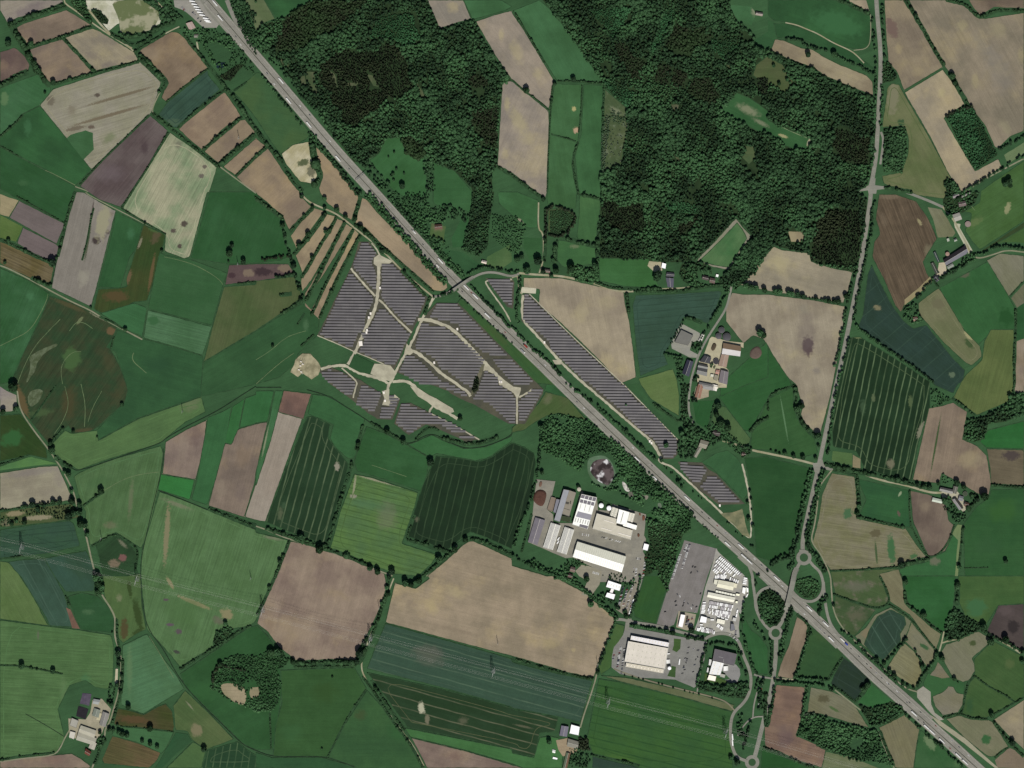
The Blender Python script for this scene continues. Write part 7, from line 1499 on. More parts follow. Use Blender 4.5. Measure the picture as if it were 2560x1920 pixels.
for s in ('@B 1370,645 1530,692 1526,702 1366,655', '@B 1320,768 1490,818 1486,828 1316,778', '@B 1595,850 1800,910 1796,922 1590,862'): onroof(r, c, s, 9.26, flat('#dad9d0', .3), 'roof_light', .6)
e, r, c = flatb('bright white tall block behind the L shaped hall', '@B 1610,472 1780,522 1725,738 1562,698', 12, '#dfddd2', '#c4c1b6'); onroof(r, c, '@B 1675,520 1685,523 1640,690 1630,688', 12.26, flat('#8a887e'), 'roof_seam', .4)
flatb('cream annex with vents left of the white block', '@B 1502,436 1602,470 1560,612 1460,572', 8, '#aaa79a', lights=(2, 5)); flatb('cream annex right of the white block', '@B 1783,527 1872,548 1832,690 1745,662', 8, '#b0ada0', lights=(2, 4))
flatb('low white hall right of the L shaped hall', '@B 1692,672 1905,740 1887,812 1672,745', 7, '#dedcd2', '#aaa79c'); flatb('small bright white hall at the right edge of the factory', '@B 2020,1030 2097,1052 2072,1150 1995,1130', 6, '#e4e4e0')
for s, d in (('@B 1320,415', 'left'), ('@B 1447,457', 'right')):
    (x, y), = P(s); tank('%s one of two white round tanks above the factory' % d, x, y, 5.3, 7, '#b5b5ac', '#e2e2dc')
(x, y), = P('@B 960,150'); tank('pale round silo at the top of the factory access', x, y, 4.5, 9, '#9b9c90', '#a7a896', 'silo', 'silo')
heap('large red brown compost heap in the factory corner', '@B 260,170 320,145 400,160 440,220 420,330 370,440 300,420 215,350 215,250', 5, '#513930')
heap('red brown material heap right of the white block', '@B 1995,560 2035,580 2030,640 1990,680 1985,600', 3, '#6c4434'); heap('small brown heap at the factory right side', '@B 1905,860 1950,870 1945,930 1905,925', 2.5, '#5b3f30'); heap('long brown heap by the white block', '@B 1935,530 1970,540 1960,590 1935,570', 2.5, '#6e4a38')
heap('brown strip heap at the head of the factory yard', '@B 320,10 370,20 350,120 300,110', 2.5, '#6a5245')
gable('grey roofed office villa below the factory', '@B 830,1410 902,1430 885,1500 812,1480', 5, 3, '#6b5a52', '#b3aa98', name='house', cat='house', chimney=True); gable('brown roofed villa left of the drive below the factory', '@B 800,1522 862,1542 840,1592 775,1572', 5, 3, '#5c4a44', '#b3aa98', name='house', cat='house', chimney=True)
flatb('upper bar of the white H shaped office', '@23 832,38 945,75 928,128 812,93', 7, '#d9dcde', lights=(5, 1), name='office', cat='office'); flatb('narrow link of the white H shaped office', '@23 857,108 882,115 868,148 843,142', 5, '#cfd2d2', name='office', cat='office', open_=False); flatb('lower bar of the white H shaped office', '@23 822,142 892,158 878,202 806,178', 7, '#d9dcde', name='office', cat='office')
# --- logistics and dealer
e, r, c = flatb('huge grey logistics hall in the business park', '@E 388,232 940,330 895,617 337,515', 11, '#b4b2a8', '#8f8c84')
for i in range(9):
    for j in range(4):
        t, u = (i + .5) / 9, (j + .5) / 4; X = 388 + 552 * t - 48 * u; Y = 232 + 98 * t + 285 * u
        onroof(r, c, '@E %f,%f %f,%f %f,%f %f,%f' % (X - 4, Y - 9, X + 4, Y - 8, X + 2, Y + 10, X - 6, Y + 9), 11.26, flat('#bdbaa8', .4), 'roof_light', .4)
e, r, c = flatb('white northern wing of the logistics hall', '@E 430,157 955,256 942,316 420,214', 8, '#c6c3c3', '#8f8c84', lights=(13, 1))
flatb('lower cream southern wing of the logistics hall', '@E 362,532 886,625 870,680 352,590', 8, '#aeac9e', '#8f8c84', lights=(11, 1))
(x, y), = P('@E 958,607'); tank('bright white round tank at the corner of the logistics hall', x, y, 3.9, 9, '#c9c9c4', '#e8e8e4')
e, r, c = flatb('hall roofed with dark solar panels beside the park street', '@E 1585,340 1890,412 1850,572 1555,500', 9, '#5d595c', '#9a978f')
onroof(r, c, '@E 1640,447 1700,461 1699,464 1639,450', 9.26, flat('#a9a7a2'), 'roof_seam', .3); onroof(r, c, '@E 1708,480 1711,481 1702,535 1699,534', 9.26, flat('#a9a7a2'), 'roof_seam', .3)
flatb('pale grey hall joined below the solar roofed hall', '@E 1560,503 1710,538 1658,705 1505,690', 10, '#c7c7c4', '#a5a29a', lights=(2, 4)); flatb('cream flat cube at the foot of the pale grey hall', '@E 1505,700 1605,722 1590,790 1480,766', 7, '#dad8cc')
flatb('grey low canopy beside the loading bays', '@E 1670,685 1735,700 1720,745 1655,725', 4, '#9d9d92', name='canopy', cat='canopy'); flatb('narrow white side wing of the solar roofed hall', '@E 1510,485 1543,492 1532,575 1500,568', 4, '#b5b5b0', name='shed', cat='shed'); flatb('narrow grey lower side wing of the solar roofed hall', '@E 1485,600 1505,605 1495,670 1472,665', 4, '#b5b5b0', name='shed', cat='shed')
flatb('small white office between the asphalt lot and its car park', '@D 527,812 622,828 560,1092 470,1070', 7, '#d5d8da', name='office', cat='office')
gable('large cream gabled workshop at the vehicle dealer', '@D 1328,82 1655,145 1630,300 1292,225', 7, 1.6, '#c0bba6', '#a9a596', name='hall', cat='hall', axis='x'); flatb('cream lower left annex of the dealer workshop', '@D 1240,72 1322,84 1298,190 1222,168', 5, '#bdb9a8'); flatb('cream lower right annex of the dealer workshop', '@D 1658,150 1732,166 1708,262 1640,245', 5, '#bdb7a0')
gable('long cream low hall at the vehicle dealer', '@D 1108,342 1682,457 1642,552 1090,440', 5.5, 1.4, '#c9c5b5', '#a9a596', name='hall', cat='hall')
for i in range(7):
    x = 1272 + i * 60; y = 302 + i * 13; flatb('cream roofed sales pavilion, %s from the left above the long cream hall' % ordinal(i), '@D %d,%d %d,%d %d,%d %d,%d' % (x, y, x + 54, y + 11, x + 47, y + 52, x - 7, y + 40), 3.2, '#cbc8ba', name='pavilion', cat='pavilion', open_=False, par=.2)
flatb('square bright white hall low in the dealer yard', '@D 957,847 1082,882 1062,1002 926,976', 6, '#e4e4e0'); flatb('taupe flat annex right of the square white hall', '@D 1086,890 1160,908 1146,985 1068,975', 4, '#9b978c'); flatb('cream office low in the dealer yard', '@D 1302,906 1467,942 1450,1030 1280,1000', 6, '#cdc9b8', name='office', cat='office', lights=(3, 1))
flatb('slate blue roofed hall at the foot of the dealer yard', '@D 1590,1012 1650,1020 1682,1140 1580,1168', 7, '#6c7178'); flatb('pale grey hall at the right of the dealer yard', '@D 1635,882 1712,892 1692,970 1620,950', 5, '#a0a6a2')
flatb('white sales tent at the upper right of the dealer yard', '@C 1842,1090 1912,1100 1890,1242 1828,1205', 4, '#dedcd4', name='tent', cat='tent', open_=False); flatb('narrow white tent at the right edge of the dealer yard', '@C 1918,1090 1962,1110 1962,1200 1925,1190', 3.5, '#dedcd4', name='tent', cat='tent', open_=False)
flatb('small cream shed at the end of the long cream hall', '@D 1705,370 1782,385 1770,430 1695,415', 4, '#dbd6bf', name='shed', cat='shed', open_=False); flatb('small cream kiosk below the end of the long cream hall', '@D 1695,530 1742,540 1732,585 1685,573', 3.5, '#dcd6be', name='kiosk', cat='kiosk', open_=False)
# --- biogas farm
flatb('large grey covered silage store left of the biogas farm', '@F 432,252 730,392 602,640 268,562', 5, '#6a6862', '#6f6c64', name='silage_store', cat='silage store', open_=False)
gable('white roofed machine shed beside the silage yard', '@F 962,342 1015,368 922,580 868,520', 4, 1.2, '#a9aca6', name='shed', cat='shed')
for s, r_, d in (('@F 1445,255', 6.6, 'uppermost'), ('@F 1370,405', 6.6, 'leftmost'), ('@F 1577,428', 8.6, 'largest')):
    (x, y), = P(s); tank('%s of the three dark domed biogas tanks' % d, x, y, r_, 5, '#3c3c3c', '#48474a', 'biogas_tank', 'biogas tank', .28, group='dark domed biogas tanks')
gable('wide barn with brown north slope and white south slope', '@F 1492,582 1932,665 1903,910 1455,850', 6, 2.6, '#75624f', '#8f897c', roof2='#a9a5a2', axis='x'); gable('pinkish roofed barn below the brown and white barn', '@F 1442,868 1622,888 1562,1182 1370,1152', 5, 2.2, '#957f70', '#8f897c')
gable('dark blue roofed hall left of the village lane', '@F 580,1002 732,1052 622,1420 457,1342', 6, 2.4, '#31333f', '#6f6c66', roof2='#42454f'); gable('dark grey barn at the centre of the biogas farm', '@F 1020,892 1180,952 1140,1095 902,1042', 5, 2.2, '#424246', '#7c7870')
gable('upper grey ridged barn of the biogas farm', '@F 872,1102 1100,1152 1088,1235 850,1185', 5, 1.6, '#4d4d4c', '#7c7870', roof2='#7b7b78'); gable('lower grey ridged barn of the biogas farm', '@F 848,1188 1086,1238 1070,1410 822,1345', 5, 1.8, '#4a4a4a', '#7c7870', roof2='#737370')
gable('small orange roofed shed on the biogas farm', '@F 1310,1252 1402,1262 1370,1362 1292,1342', 3.5, 1.2, '#a1776a', '#9a9488', name='shed', cat='shed'); flatb('taupe flat shed below the orange roofed shed', '@F 1270,1370 1366,1400 1330,1530 1242,1500', 3.5, '#857f6f', name='shed', cat='shed'); flatb('small whitish shed left of the taupe shed', '@F 1172,1362 1250,1370 1240,1440 1160,1430', 3, '#b1ad9d', name='shed', cat='shed', open_=False)
gable('mauve roofed hall at the right of the biogas farm', '@F 1432,1262 1612,1312 1580,1620 1372,1560', 6, 1.8, '#716b6d', '#8a867c', name='hall', cat='hall'); gable('grey barn across the bottom of the biogas farm', '@F 890,1562 1190,1622 1170,1720 880,1660', 5, 1.6, '#6f6d6a', '#8a867c'); gable('cream roofed shed at the bottom right of the biogas farm', '@F 1215,1620 1360,1650 1350,1720 1205,1700', 4, 1.4, '#b3ac99', name='shed', cat='shed')
(x, y), = P('@F 1308,1040'); tank('dark round slurry tank in the middle of the farm', x, y, 6.4, 3, '#5b5a56', '#39373a', 'slurry_tank', 'slurry tank', .02)
heap('brown oval manure heap in the pale farm yard', '@F 1240,570 1290,575 1325,640 1280,740 1220,790 1180,720 1200,640', 3, '#4c4336'); heap('brown heap on the grassy round patch', '@21 2060,1360 2130,1320 2170,1390 2120,1450 2050,1430', 2.5, '#5b4d45')
gable('pinkish roofed farmhouse left of the lower farm yard', '@22 1610,0 1650,10 1625,120 1580,110', 5, 2.5, '#8a6757', name='house', cat='house', chimney=True); gable('grey roofed barn at the top of the lower farm yard', '@22 1655,0 1740,10 1735,55 1650,40', 5, 2, '#83807c'); gable('white roofed shed at the right of the lower farm yard', '@22 1740,5 1775,15 1765,60 1735,52', 4, 1.4, '#c5c4be', name='shed', cat='shed')
# --- old farmstead and hamlets
gable('L wing of the thatched grey barn in the trees', '@22 1632,482 1700,502 1672,560 1612,540', 5, 3, '#7b775f', '#80796a'); gable('long thatched grey barn reaching down in the trees', '@22 1610,545 1640,552 1592,635 1562,620', 4, 2.5, '#7f7b68', '#80796a')
gable('dark roofed farmhouse among tall trees', '@22 1740,400 1800,410 1790,450 1730,440', 5, 3, '#403a38', name='house', cat='house', chimney=True); gable('red brown roofed cottage on the cross lane', '@22 1990,590 2030,598 2022,625 1982,617', 4, 2.6, '#5d4b45', name='house', cat='house', chimney=True)
flatb('bright white flat roofed barn beside the sandy paddock', '@21 1298,612 1332,622 1325,665 1290,655', 5, '#e4e4e4', name='barn', cat='barn'); gable('dark roofed stable below the white barn', '@21 1338,695 1402,702 1398,732 1332,728', 4, 1.8, '#45464b'); gable('long slate roofed barn below the stable', '@21 1330,742 1396,748 1392,825 1345,820', 5, 2.2, '#52525c', axis='y')
flatb('small white garage behind the tree lined house', '@21 1765,710 1786,716 1780,738 1758,732', 3, '#cfcfca', name='garage', cat='garage', open_=False); gable('dark roofed house left of the tree lined drive', '@21 1650,722 1700,735 1692,765 1642,752', 5, 3, '#4a4040', name='house', cat='house', chimney=True); gable('brown roofed house right of the tree lined drive', '@21 1712,742 1755,752 1748,790 1705,780', 5, 3, '#5e4e48', name='house', cat='house', chimney=True)
gable('brown roofed house in the hamlet above the tan field', '@21 280,665 330,672 325,700 275,693', 5, 3, '#66574f', name='house', cat='house', chimney=True); gable('small grey house left of the hamlet lane', '@21 120,690 150,695 147,718 117,712', 4, 2, '#6d655c', name='house', cat='house', chimney=True)
gable('brown roofed farmhouse in the fenced garden by the wood', '@11 1545,285 1605,280 1610,320 1550,325', 5, 3, '#5a4238', name='house', cat='house', chimney=True); gable('white roofed cottage beside the bridge lane', '@11 1955,590 1995,600 1988,622 1948,610', 4, 2, '#b5a79a', name='house', cat='house', chimney=True)
gable('forest house with pale roof on its own clearing', '@20 2110,105 2168,115 2160,140 2104,130', 5, 3, '#8d8077', name='house', cat='house', chimney=True); gable('pink roofed rest area service building', '@00 1610,205 1660,190 1690,240 1640,262', 4, 2, '#a38f85', name='house', cat='house'); gable('small grey roofed shed below the service building', '@00 1680,300 1715,300 1710,325 1680,325', 3, 1.5, '#6d6a60', name='shed', cat='shed')
gable('dark roofed upper house of the eastern hamlet', '@31 1642,90 1700,80 1710,115 1652,130', 5, 3, '#625452', name='house', cat='house', chimney=True); gable('pale roofed house at the top of the eastern hamlet', '@31 1590,30 1640,10 1650,35 1600,55', 5, 2.6, '#80797a', name='house', cat='house', chimney=True); gable('long low grey stable in the eastern hamlet', '@31 1650,45 1740,0 1746,14 1656,60', 3.5, 1.4, '#77756f'); gable('pale grey barn by the round slurry tank', '@31 1592,200 1650,180 1672,235 1615,255', 5, 2, '#8f9088')
(x, y), = P('@G 1402,205'); tank('pinkish round slurry tank by the eastern hamlet', x, y, 6.4, 3, '#6b675f', '#83746d', 'slurry_tank', 'slurry tank', .02); (x, y), = P('@G 885,957'); tank('small pink topped round silo beside the long dark barn', x, y, 4.4, 5, '#6b675f', '#957a6c', 'silo', 'silo', .1)
gable('very long barn with near black north slope', '@G 782,1105 1330,745 1402,925 850,1240', 5.5, 3.2, '#2e2a2d', '#77736b', roof2='#66656b', axis='x', stripes=None); gable('small grey greenhouse below the long barn', '@G 870,1272 1010,1195 1048,1262 905,1335', 3, 1, '#768079', name='greenhouse', cat='greenhouse')
gable('low dark mossy shed at the field side of the farm', '@G 465,1195 545,1170 672,1430 592,1462', 3, 1, '#3a4038', name='shed', cat='shed'); gable('dark roofed house at the foot of the farm drive', '@G 540,1560 620,1505 690,1590 612,1655', 5, 3, '#45464b', name='house', cat='house', chimney=True); gable('narrow dark green roofed shed above the farm yard', '@G 532,925 592,895 692,1130 640,1160', 3, 1, '#2f4040', name='shed', cat='shed')
gable('house with white gable in the orchard garden', '@31 1250,1085 1285,1078 1292,1110 1258,1116', 4, 2.4, '#7b6055', name='house', cat='house', chimney=True)
gable('small pale house in the farm garden', '@G 872,580 920,565 935,625 890,640', 4, 2, '#9ea79a', name='house', cat='house'); gable('grey cottage beside the farm drive', '@G 1048,590 1110,570 1125,620 1065,645', 4, 2, '#88928a', name='house', cat='house')
gable('upper grey barn of the eastern farm', '@32 1490,892 1598,915 1590,948 1480,920', 5, 2, '#5a5755', roof2='#85817d'); gable('narrow grey barn beside the upper barn', '@32 1603,882 1640,892 1622,948 1592,940', 5, 2, '#5d6058'); gable('pale green white roofed shed left of the farm yard', '@32 1422,982 1510,1002 1497,1030 1416,1012', 4, 1.4, '#9ba89c', name='shed', cat='shed'); gable('slanting grey barn at the foot of the eastern farm', '@32 1592,1000 1622,985 1685,1070 1652,1088', 5, 2, '#7c7d7f', roof2='#3f3b38')
gable('brown roofed farmhouse right of the eastern yard', '@32 1700,1020 1735,1030 1725,1060 1692,1050', 5, 3, '#63493f', name='house', cat='house', chimney=True); gable('grey barn above the round tank of the eastern farm', '@32 1652,965 1688,975 1676,1010 1642,1000', 4, 1.6, '#6d6c70')
(x, y), = P('@32 1702,948'); tank('green grey round tank of the eastern farm', x, y, 5, 3, '#5b5a50', '#3f4c3d', 'slurry_tank', 'slurry tank', .02)
# --- dairy farm and southern farm
sheet('slurry_lagoon', P('@03 712,1012 790,1022 770,1122 690,1102'), field_mat('#554e5a', '#463f4c', 0, .1, size=12)); sheet('silage_clamp', P('@03 678,1122 765,1150 740,1240 658,1210'), field_mat('#201d22', '#28252a', 0, .1, size=12), amp=.3)
gable('grey gabled calf barn of the dairy farm', '@03 818,1142 868,1158 852,1222 798,1202', 4, 1.6, '#6f7a70'); flatb('cream concrete silo strip between the dairy barns', '@03 848,1180 882,1188 868,1250 830,1245', 1.5, '#b0a78a', name='silage_clamp', cat='silage clamp', open_=False)
gable('grey brown barn at the upper right of the dairy farm', '@03 892,1170 945,1190 912,1302 862,1282', 5, 2, '#7d7974', '#7c776c'); gable('long cream roofed cow barn of the dairy farm', '@03 702,1290 832,1335 815,1398 682,1345', 5, 2.4, '#aba693', '#8d887a', roof2='#a19c8b', axis='x'); gable('lower cream roofed cow barn of the dairy farm', '@03 680,1350 836,1402 818,1462 662,1412', 5, 2.2, '#a7a290', '#8d887a', roof2='#9a9687', axis='x'); gable('short cream barn at the foot of the dairy farm', '@03 790,1432 835,1445 815,1500 768,1482', 4, 1.6, '#a39d8f')
flatb('square beige store at the left of the dairy farm', '@03 622,1225 680,1250 660,1312 605,1290', 4, '#99958a', name='barn', cat='barn'); flatb('small beige store below the square store', '@03 610,1340 655,1352 640,1410 598,1392', 4, '#a8a397', name='barn', cat='barn'); gable('red roofed farmhouse at the foot of the dairy farm', '@03 745,1490 790,1520 772,1552 735,1532', 5, 3, '#653a2f', name='house', cat='house', chimney=True)
gable('pale blue grey shed above the dairy yard', '@03 812,1062 868,1072 850,1108 805,1100', 4, 1.4, '#87908f', name='shed', cat='shed'); flatb('long narrow cream slab store beside the lane', '@03 1000,802 1020,803 1016,930 992,925', 1.2, '#aca488', name='silage_clamp', cat='silage clamp', open_=False)
gable('slate roofed barn at the southern farm', '@23 428,1292 488,1302 472,1385 412,1375', 5, 1.8, '#6b6873'); flatb('bright white roofed barn at the southern farm', '@23 512,1282 585,1302 574,1375 497,1358', 6, '#e2e2de', name='barn', cat='barn'); gable('grey barn in the middle of the southern farm', '@23 487,1405 575,1432 566,1490 476,1468', 5, 2, '#74776d', axis='x'); gable('long brown and green roofed barn at the southern farm', '@23 470,1525 502,1532 470,1672 438,1665', 4, 2, '#5c6d58', roof2='#66503f')
flatb('small white shed beside the southern farmyard', '@23 355,1562 394,1572 390,1587 350,1580', 2.5, '#e0e0dc', name='shed', cat='shed', open_=False); gable('small white roofed hut above it in the southern farm', '@23 352,1500 375,1506 370,1528 350,1522', 2.5, 1, '#c9c9c4', name='shed', cat='shed')
# --- bridges and sign gantry
def bridge(label, s, w, zt, ramp=.28):
    q = resample(smooth_line(P(s), 1), 3); ns = normals(q); n = len(q)
    e = tag(empty('bridge', (q[n // 2].x, q[n // 2].y, 0)), label, 'bridge'); cx, cy = q[n // 2].x, q[n // 2].y
    hz = lambda t: zt * min(1, min(t, 1 - t) / ramp) + .25
    def strip(nm, a, b, z0, z1, mat, solid=True):
        vs, fs = [], []
        for i, (p, nn) in enumerate(zip(q, ns)):
            z = hz(i / (n - 1)); l = p + nn * a; r = p + nn * b
            lo = max(0, z + z0) if i / (n - 1) > ramp and i / (n - 1) < 1 - ramp or not solid else 0
            vs += [(l.x - cx, l.y - cy, lo), (r.x - cx, r.y - cy, lo), (r.x - cx, r.y - cy, z + z1), (l.x - cx, l.y - cy, z + z1)]
        for i in range(n - 1):
            k = 4 * i; fs += [(k, k + 4, k + 5, k + 1), (k + 1, k + 5, k + 6, k + 2), (k + 2, k + 6, k + 7, k + 3), (k + 3, k + 7, k + 4, k)]
        fs += [(0, 1, 2, 3), (4 * n - 4, 4 * n - 1, 4 * n - 2, 4 * n - 3)]
        o = obj(nm, vs, fs, mat, e); bm_fix(o); return o
    strip('deck', w / 2, -w / 2, -1.1, 0, ROADM); strip('railing', w / 2 - .25, w / 2 - .5, 0, .9, flat('#a9a79c'), False); strip('railing', -w / 2 + .5, -w / 2 + .25, 0, .9, flat('#a9a79c'), False)
    for t in (.36, .5, .64):
        p = q[int(t * (n - 1))]; nn = ns[int(t * (n - 1))]
        mb = MB()
        for k in (-w * .3, w * .3): mb.tube((p.x - cx + nn.x * k, p.y - cy + nn.y * k, 0), (p.x - cx + nn.x * k, p.y - cy + nn.y * k, zt - .8), .5, n=10)
        mb.build('pier', flat('#9c988c'), e)
road('@11 1530,905 1600,900 1670,872', 5, ROADM); road('@11 1850,752 1950,700 2060,690 2212,735 @21 60,705', 5, ROADM)
bridge('slanting road bridge carrying the farm lane over the motorway', '@11 1650,882 1710,848 1780,798 1850,752 1880,734', 7, 6.5)
bridge('long road bridge over the motorway at the interchange', '@32 250,1590 @33 228,-25 215,40 192,150 165,260 140,340', 11, 7)
road('@32 275,1545 250,1590', 7); road('@33 142,335 118,400 90,440', 8)
(gx, gy), = P('@10 907,1520')
e = tag(empty('sign_gantry', (gx, gy, 0), R(41)), 'grey sign gantry spanning the motorway beside the northern wood', 'gantry')
for x in (-15, 15): mb = MB(); mb.tube((x, 0, 0), (x, 0, 7), .35, n=8); mb.build('post', STEEL, e)
mb = MB()
for z in (6.2, 7.2): mb.tube((-15, 0, z), (15, 0, z), .22)
for k in range(-14, 15, 2): mb.tube((k, 0, 6.2), (k + 1, 0, 7.2), .1, n=4)
mb.build('beam', flat('#4a4e50'), e)
for x in (-7, 7): mb = MB(); mb.box(x - 3.5, -.5, 5.4, x + 3.5, -.3, 8.2); mb.build('sign_panel', flat('#24446a', .5), e)
# ---------------------------------------------------------------- vehicles
GLASS = flat('#1b2226', .15, 0, 1, .5); TYRE = flat('#18181a', .9)
CC = {'white': '#dcdcd8', 'silver': '#9b9da0', 'black': '#17181b', 'grey': '#53565a', 'red': '#7c1f1c', 'blue': '#23407c', 'dark blue': '#1d2a44'}
def car_mesh(col):
    """shaped body with bonnet, cabin and four wheels, nose to +x"""
    mb = MB()
    prof = [(-2.2, .35), (-2.25, .85), (-1.9, .98), (-1.3, 1.02), (.75, .98), (2.0, .82), (2.25, .6), (2.2, .35)]
    n = len(prof)
    vs = [(x, -.88, z) for x, z in prof] + [(x, .88, z) for x, z in prof]
    mb.add(vs, [tuple(reversed(range(n))), tuple(range(n, 2 * n))] + [(i, (i + 1) % n, n + (i + 1) % n, n + i) for i in range(n)], 0)
    cab = [(-1.75, 1.0), (-1.2, 1.42), (.1, 1.45), (.95, .99)]
    vs = [(x, -.8 if z < 1.2 else -.62, z) for x, z in cab] + [(x, .8 if z < 1.2 else .62, z) for x, z in cab]
    mb.add(vs, [(3, 2, 1, 0), (4, 5, 6, 7), (0, 1, 5, 4), (2, 3, 7, 6)], 1); mb.add(vs, [(1, 2, 6, 5)], 0)
    for x in (-1.4, 1.4):
        for y in (-.86, .86): mb.tube((x, y - .1, .33), (x, y + .1, .33), .33, n=10, mi=2)
    o = mb.build('car', [flat(CC[col], .35, .02, 1, .5), GLASS, TYRE]); bm_fix(o)
    me = o.data; bpy.data.objects.remove(o); return me
CARS = {}
def car(x, y, deg, col, label, group, name='parked_car', s=1.0):
    if col not in CARS: CARS[col] = car_mesh(col)
    o = bpy.data.objects.new(name, CARS[col]); o.location = (x, y, ZR); o.rotation_euler[2] = R(deg); o.scale = (s, s, s)
    C.objects.link(o); return tag(o, label, 'car', group)
ZR = .12
def lorry_parts(L, box, cab):
    out = []
    mb = MB(); mb.box(-L / 2, -1.25, 1.1, L / 2 - 2.6, 1.25, 3.9); out.append(('trailer', mb.build('trailer', flat(box, .6, .05)).data))
    mb = MB(); mb.prism([(L / 2 - 2.2, -1.2), (L / 2 - .3, -1.2), (L / 2, -1.0), (L / 2, 1.0), (L / 2 - .3, 1.2), (L / 2 - 2.2, 1.2)], .9, 3.3); out.append(('cab', mb.build('cab', flat(cab, .4, .03)).data))
    mb = MB()
    for x in (-L / 2 + 1.5, -L / 2 + 2.8, L / 2 - 3.4, L / 2 - 1.1):
        for y in (-1.15, 1.15): mb.tube((x, y - .15, .5), (x, y + .15, .5), .5, n=10)
    mb.box(-L / 2, -.5, .7, L / 2 - 1, .5, 1.08); out.append(('chassis', mb.build('chassis', TYRE).data))
    for o in [o for o in C.objects if o.name.split('.')[0] in ('trailer', 'cab', 'chassis') and o.parent is None]: bpy.data.objects.remove(o)
    return out
LOR = {}
def lorry(x, y, deg, label, group, L=16, box='#c9c9c4', cab='#b9b9b5', name='lorry', cat='lorry'):
    k = (L, box, cab)
    if k not in LOR: LOR[k] = lorry_parts(L, box, cab)
    e = tag(empty(name, (x, y, ZR), R(deg)), label, cat, group)
    for nm, me in LOR[k]: o = bpy.data.objects.new(nm, me); C.objects.link(o); o.parent = e
    return e
MQ = resample(smooth_line(mw), 4)
def mway_dir(x, y):
    i = min(range(1, len(MQ) - 1), key=lambda i: (MQ[i].x - x) ** 2 + (MQ[i].y - y) ** 2)
    d = (MQ[i + 1] - MQ[i - 1]).normalized(); n = Vector((-d.y, d.x)); off = (Vector((x, y)) - MQ[i]).dot(n)
    # snap onto a lane of the right carriageway (left edge of travel is the median)
    lane = (4.2 if abs(off) < 6 else 7.8) * (1 if off > 0 else -1)
    p = MQ[i] + n * lane
    ang = math.degrees(math.atan2(d.y, d.x))
    return p.x, p.y, ang if off < 0 else ang + 180, off, i
tr = P('@00 1880,10 1915,155 @10 215,705 280,865 465,1080 715,1370 @11 1010,35 1600,590 1825,825 1905,900 2005,1075 @22 1080,650 1235,805 1515,975 1860,1380 1980,1405 2055,1520 2015,1490 @33 75,20 355,275 495,410 545,540 655,550 1270,1190 1375,1305 1425,1350 1500,1425 1640,1560 1700,1610')
rest = P('@21 125,1330 95,1370 @11 1370,345 1580,640 @33 682,572')
cars = P('@10 380,925 640,1215 805,1460 605,1240 160,720 100,635 @11 1150,130 1350,330 1450,450 1665,660 1790,850 1860,870 2140,1140 2155,1215 1405,450 @21 225,1525 285,1490 45,1240 @22 560,155 615,205 790,315 920,495 1050,550 1145,645 1210,710 1640,1100 1700,1150 1775,1220 1850,1290 2095,1500 2020,1450 2165,1560 @33 130,90 310,325 435,385 455,460 490,490 715,620 795,690 865,750 895,780 945,825 990,875 1040,900 1040,930 1115,985 1145,995 1225,1085 1200,1100 1325,1165 1460,1290 1590,1420 1655,1480 1735,1555 1305,1240 1345,1270 1560,1500 1600,1530 @00 2050,305 2150,375 2085,390 @10 465,1000')
def place(lst, fn):
    a = [mway_dir(*p) for p in lst]
    for side in (1, -1):
        q = sorted([t for t in a if (t[3] > 0) == (side > 0)], key=lambda t: t[4])
        for i, t in enumerate(q): fn(t, i, 'northbound' if side > 0 else 'southbound')
place(tr, lambda t, i, s: lorry(t[0], t[1], t[2], 'white articulated lorry, %s from the top on the %s carriageway' % (ordinal(i), s), 'white lorries on the motorway'))
for p, (c1, c2, lb, L) in zip(rest, (('#8c2c22', '#2a2a2a', 'red lorry on the motorway beside the northern solar strip', 12), ('#7f8487', '#d8d8d4', 'grey lorry just behind the red one on the motorway', 12), ('#c9c9c2', '#b5b5b0', 'short white lorry above the field lane bridge', 9), ('#bfc0ba', '#c9c9c9', 'short pale lorry close before the field lane bridge', 8), ('#2a3f9c', '#dcdcdc', 'blue lorry right behind a white one after the interchange', 12))):
    t = mway_dir(*p); lorry(t[0], t[1], t[2], lb, None, L, c1, c2)
COLS = ['white', 'silver', 'black', 'grey', 'white', 'black', 'silver', 'dark blue', 'grey', 'red']
place(cars, lambda t, i, s: car(t[0], t[1], t[2], COLS[(i * 7 + 3) % 10], '%s car, %s from the top on the %s carriageway' % (COLS[(i * 7 + 3) % 10], ordinal(i), s), 'cars on the motorway', 'car'))
def spaced(a, b, deg, w, l):
    d = b - a; t = math.atan2(d.y, d.x) - R(deg)
    return max(1, int(d.length / max(w, min(l, w / max(abs(math.sin(t)), .01)))))
# parked cars in rows: (place, line, number, heading, colours)
def row(place_, s, n, deg, cols=COLS, cat='car', skip=.0, s_=1.0, end='upper'):
    a, b = [Vector(p) for p in P(s)]
    n = min(n, spaced(a, b, deg, 2.5, 5.4))
    i = -1
    for i_ in range(n):
        if rng.uniform() < skip: continue
        i += 1; p = a.lerp(b, (i_ + .5) / n); col = cols[int(rng.integers(len(cols)))]
        car(p.x + rng.uniform(-.3, .3), p.y + rng.uniform(-.3, .3), deg + rng.uniform(-3, 3), col, 'parked %s car %s, %s from top' % (col, place_, ordinal(i)), 'cars parked ' + place_, s=s_)
LT = ['white', 'silver', 'white', 'silver', 'grey']
row('at the left edge of the asphalt lot', '@C 520,380 340,915', 30, -15, ['white', 'white', 'silver'], skip=.05)
row('in the right inner asphalt lot column', '@C 722,165 545,695', 30, -15, LT, skip=.1); row('in the left inner asphalt lot column', '@C 668,150 600,330', 10, -15, LT, skip=.1)
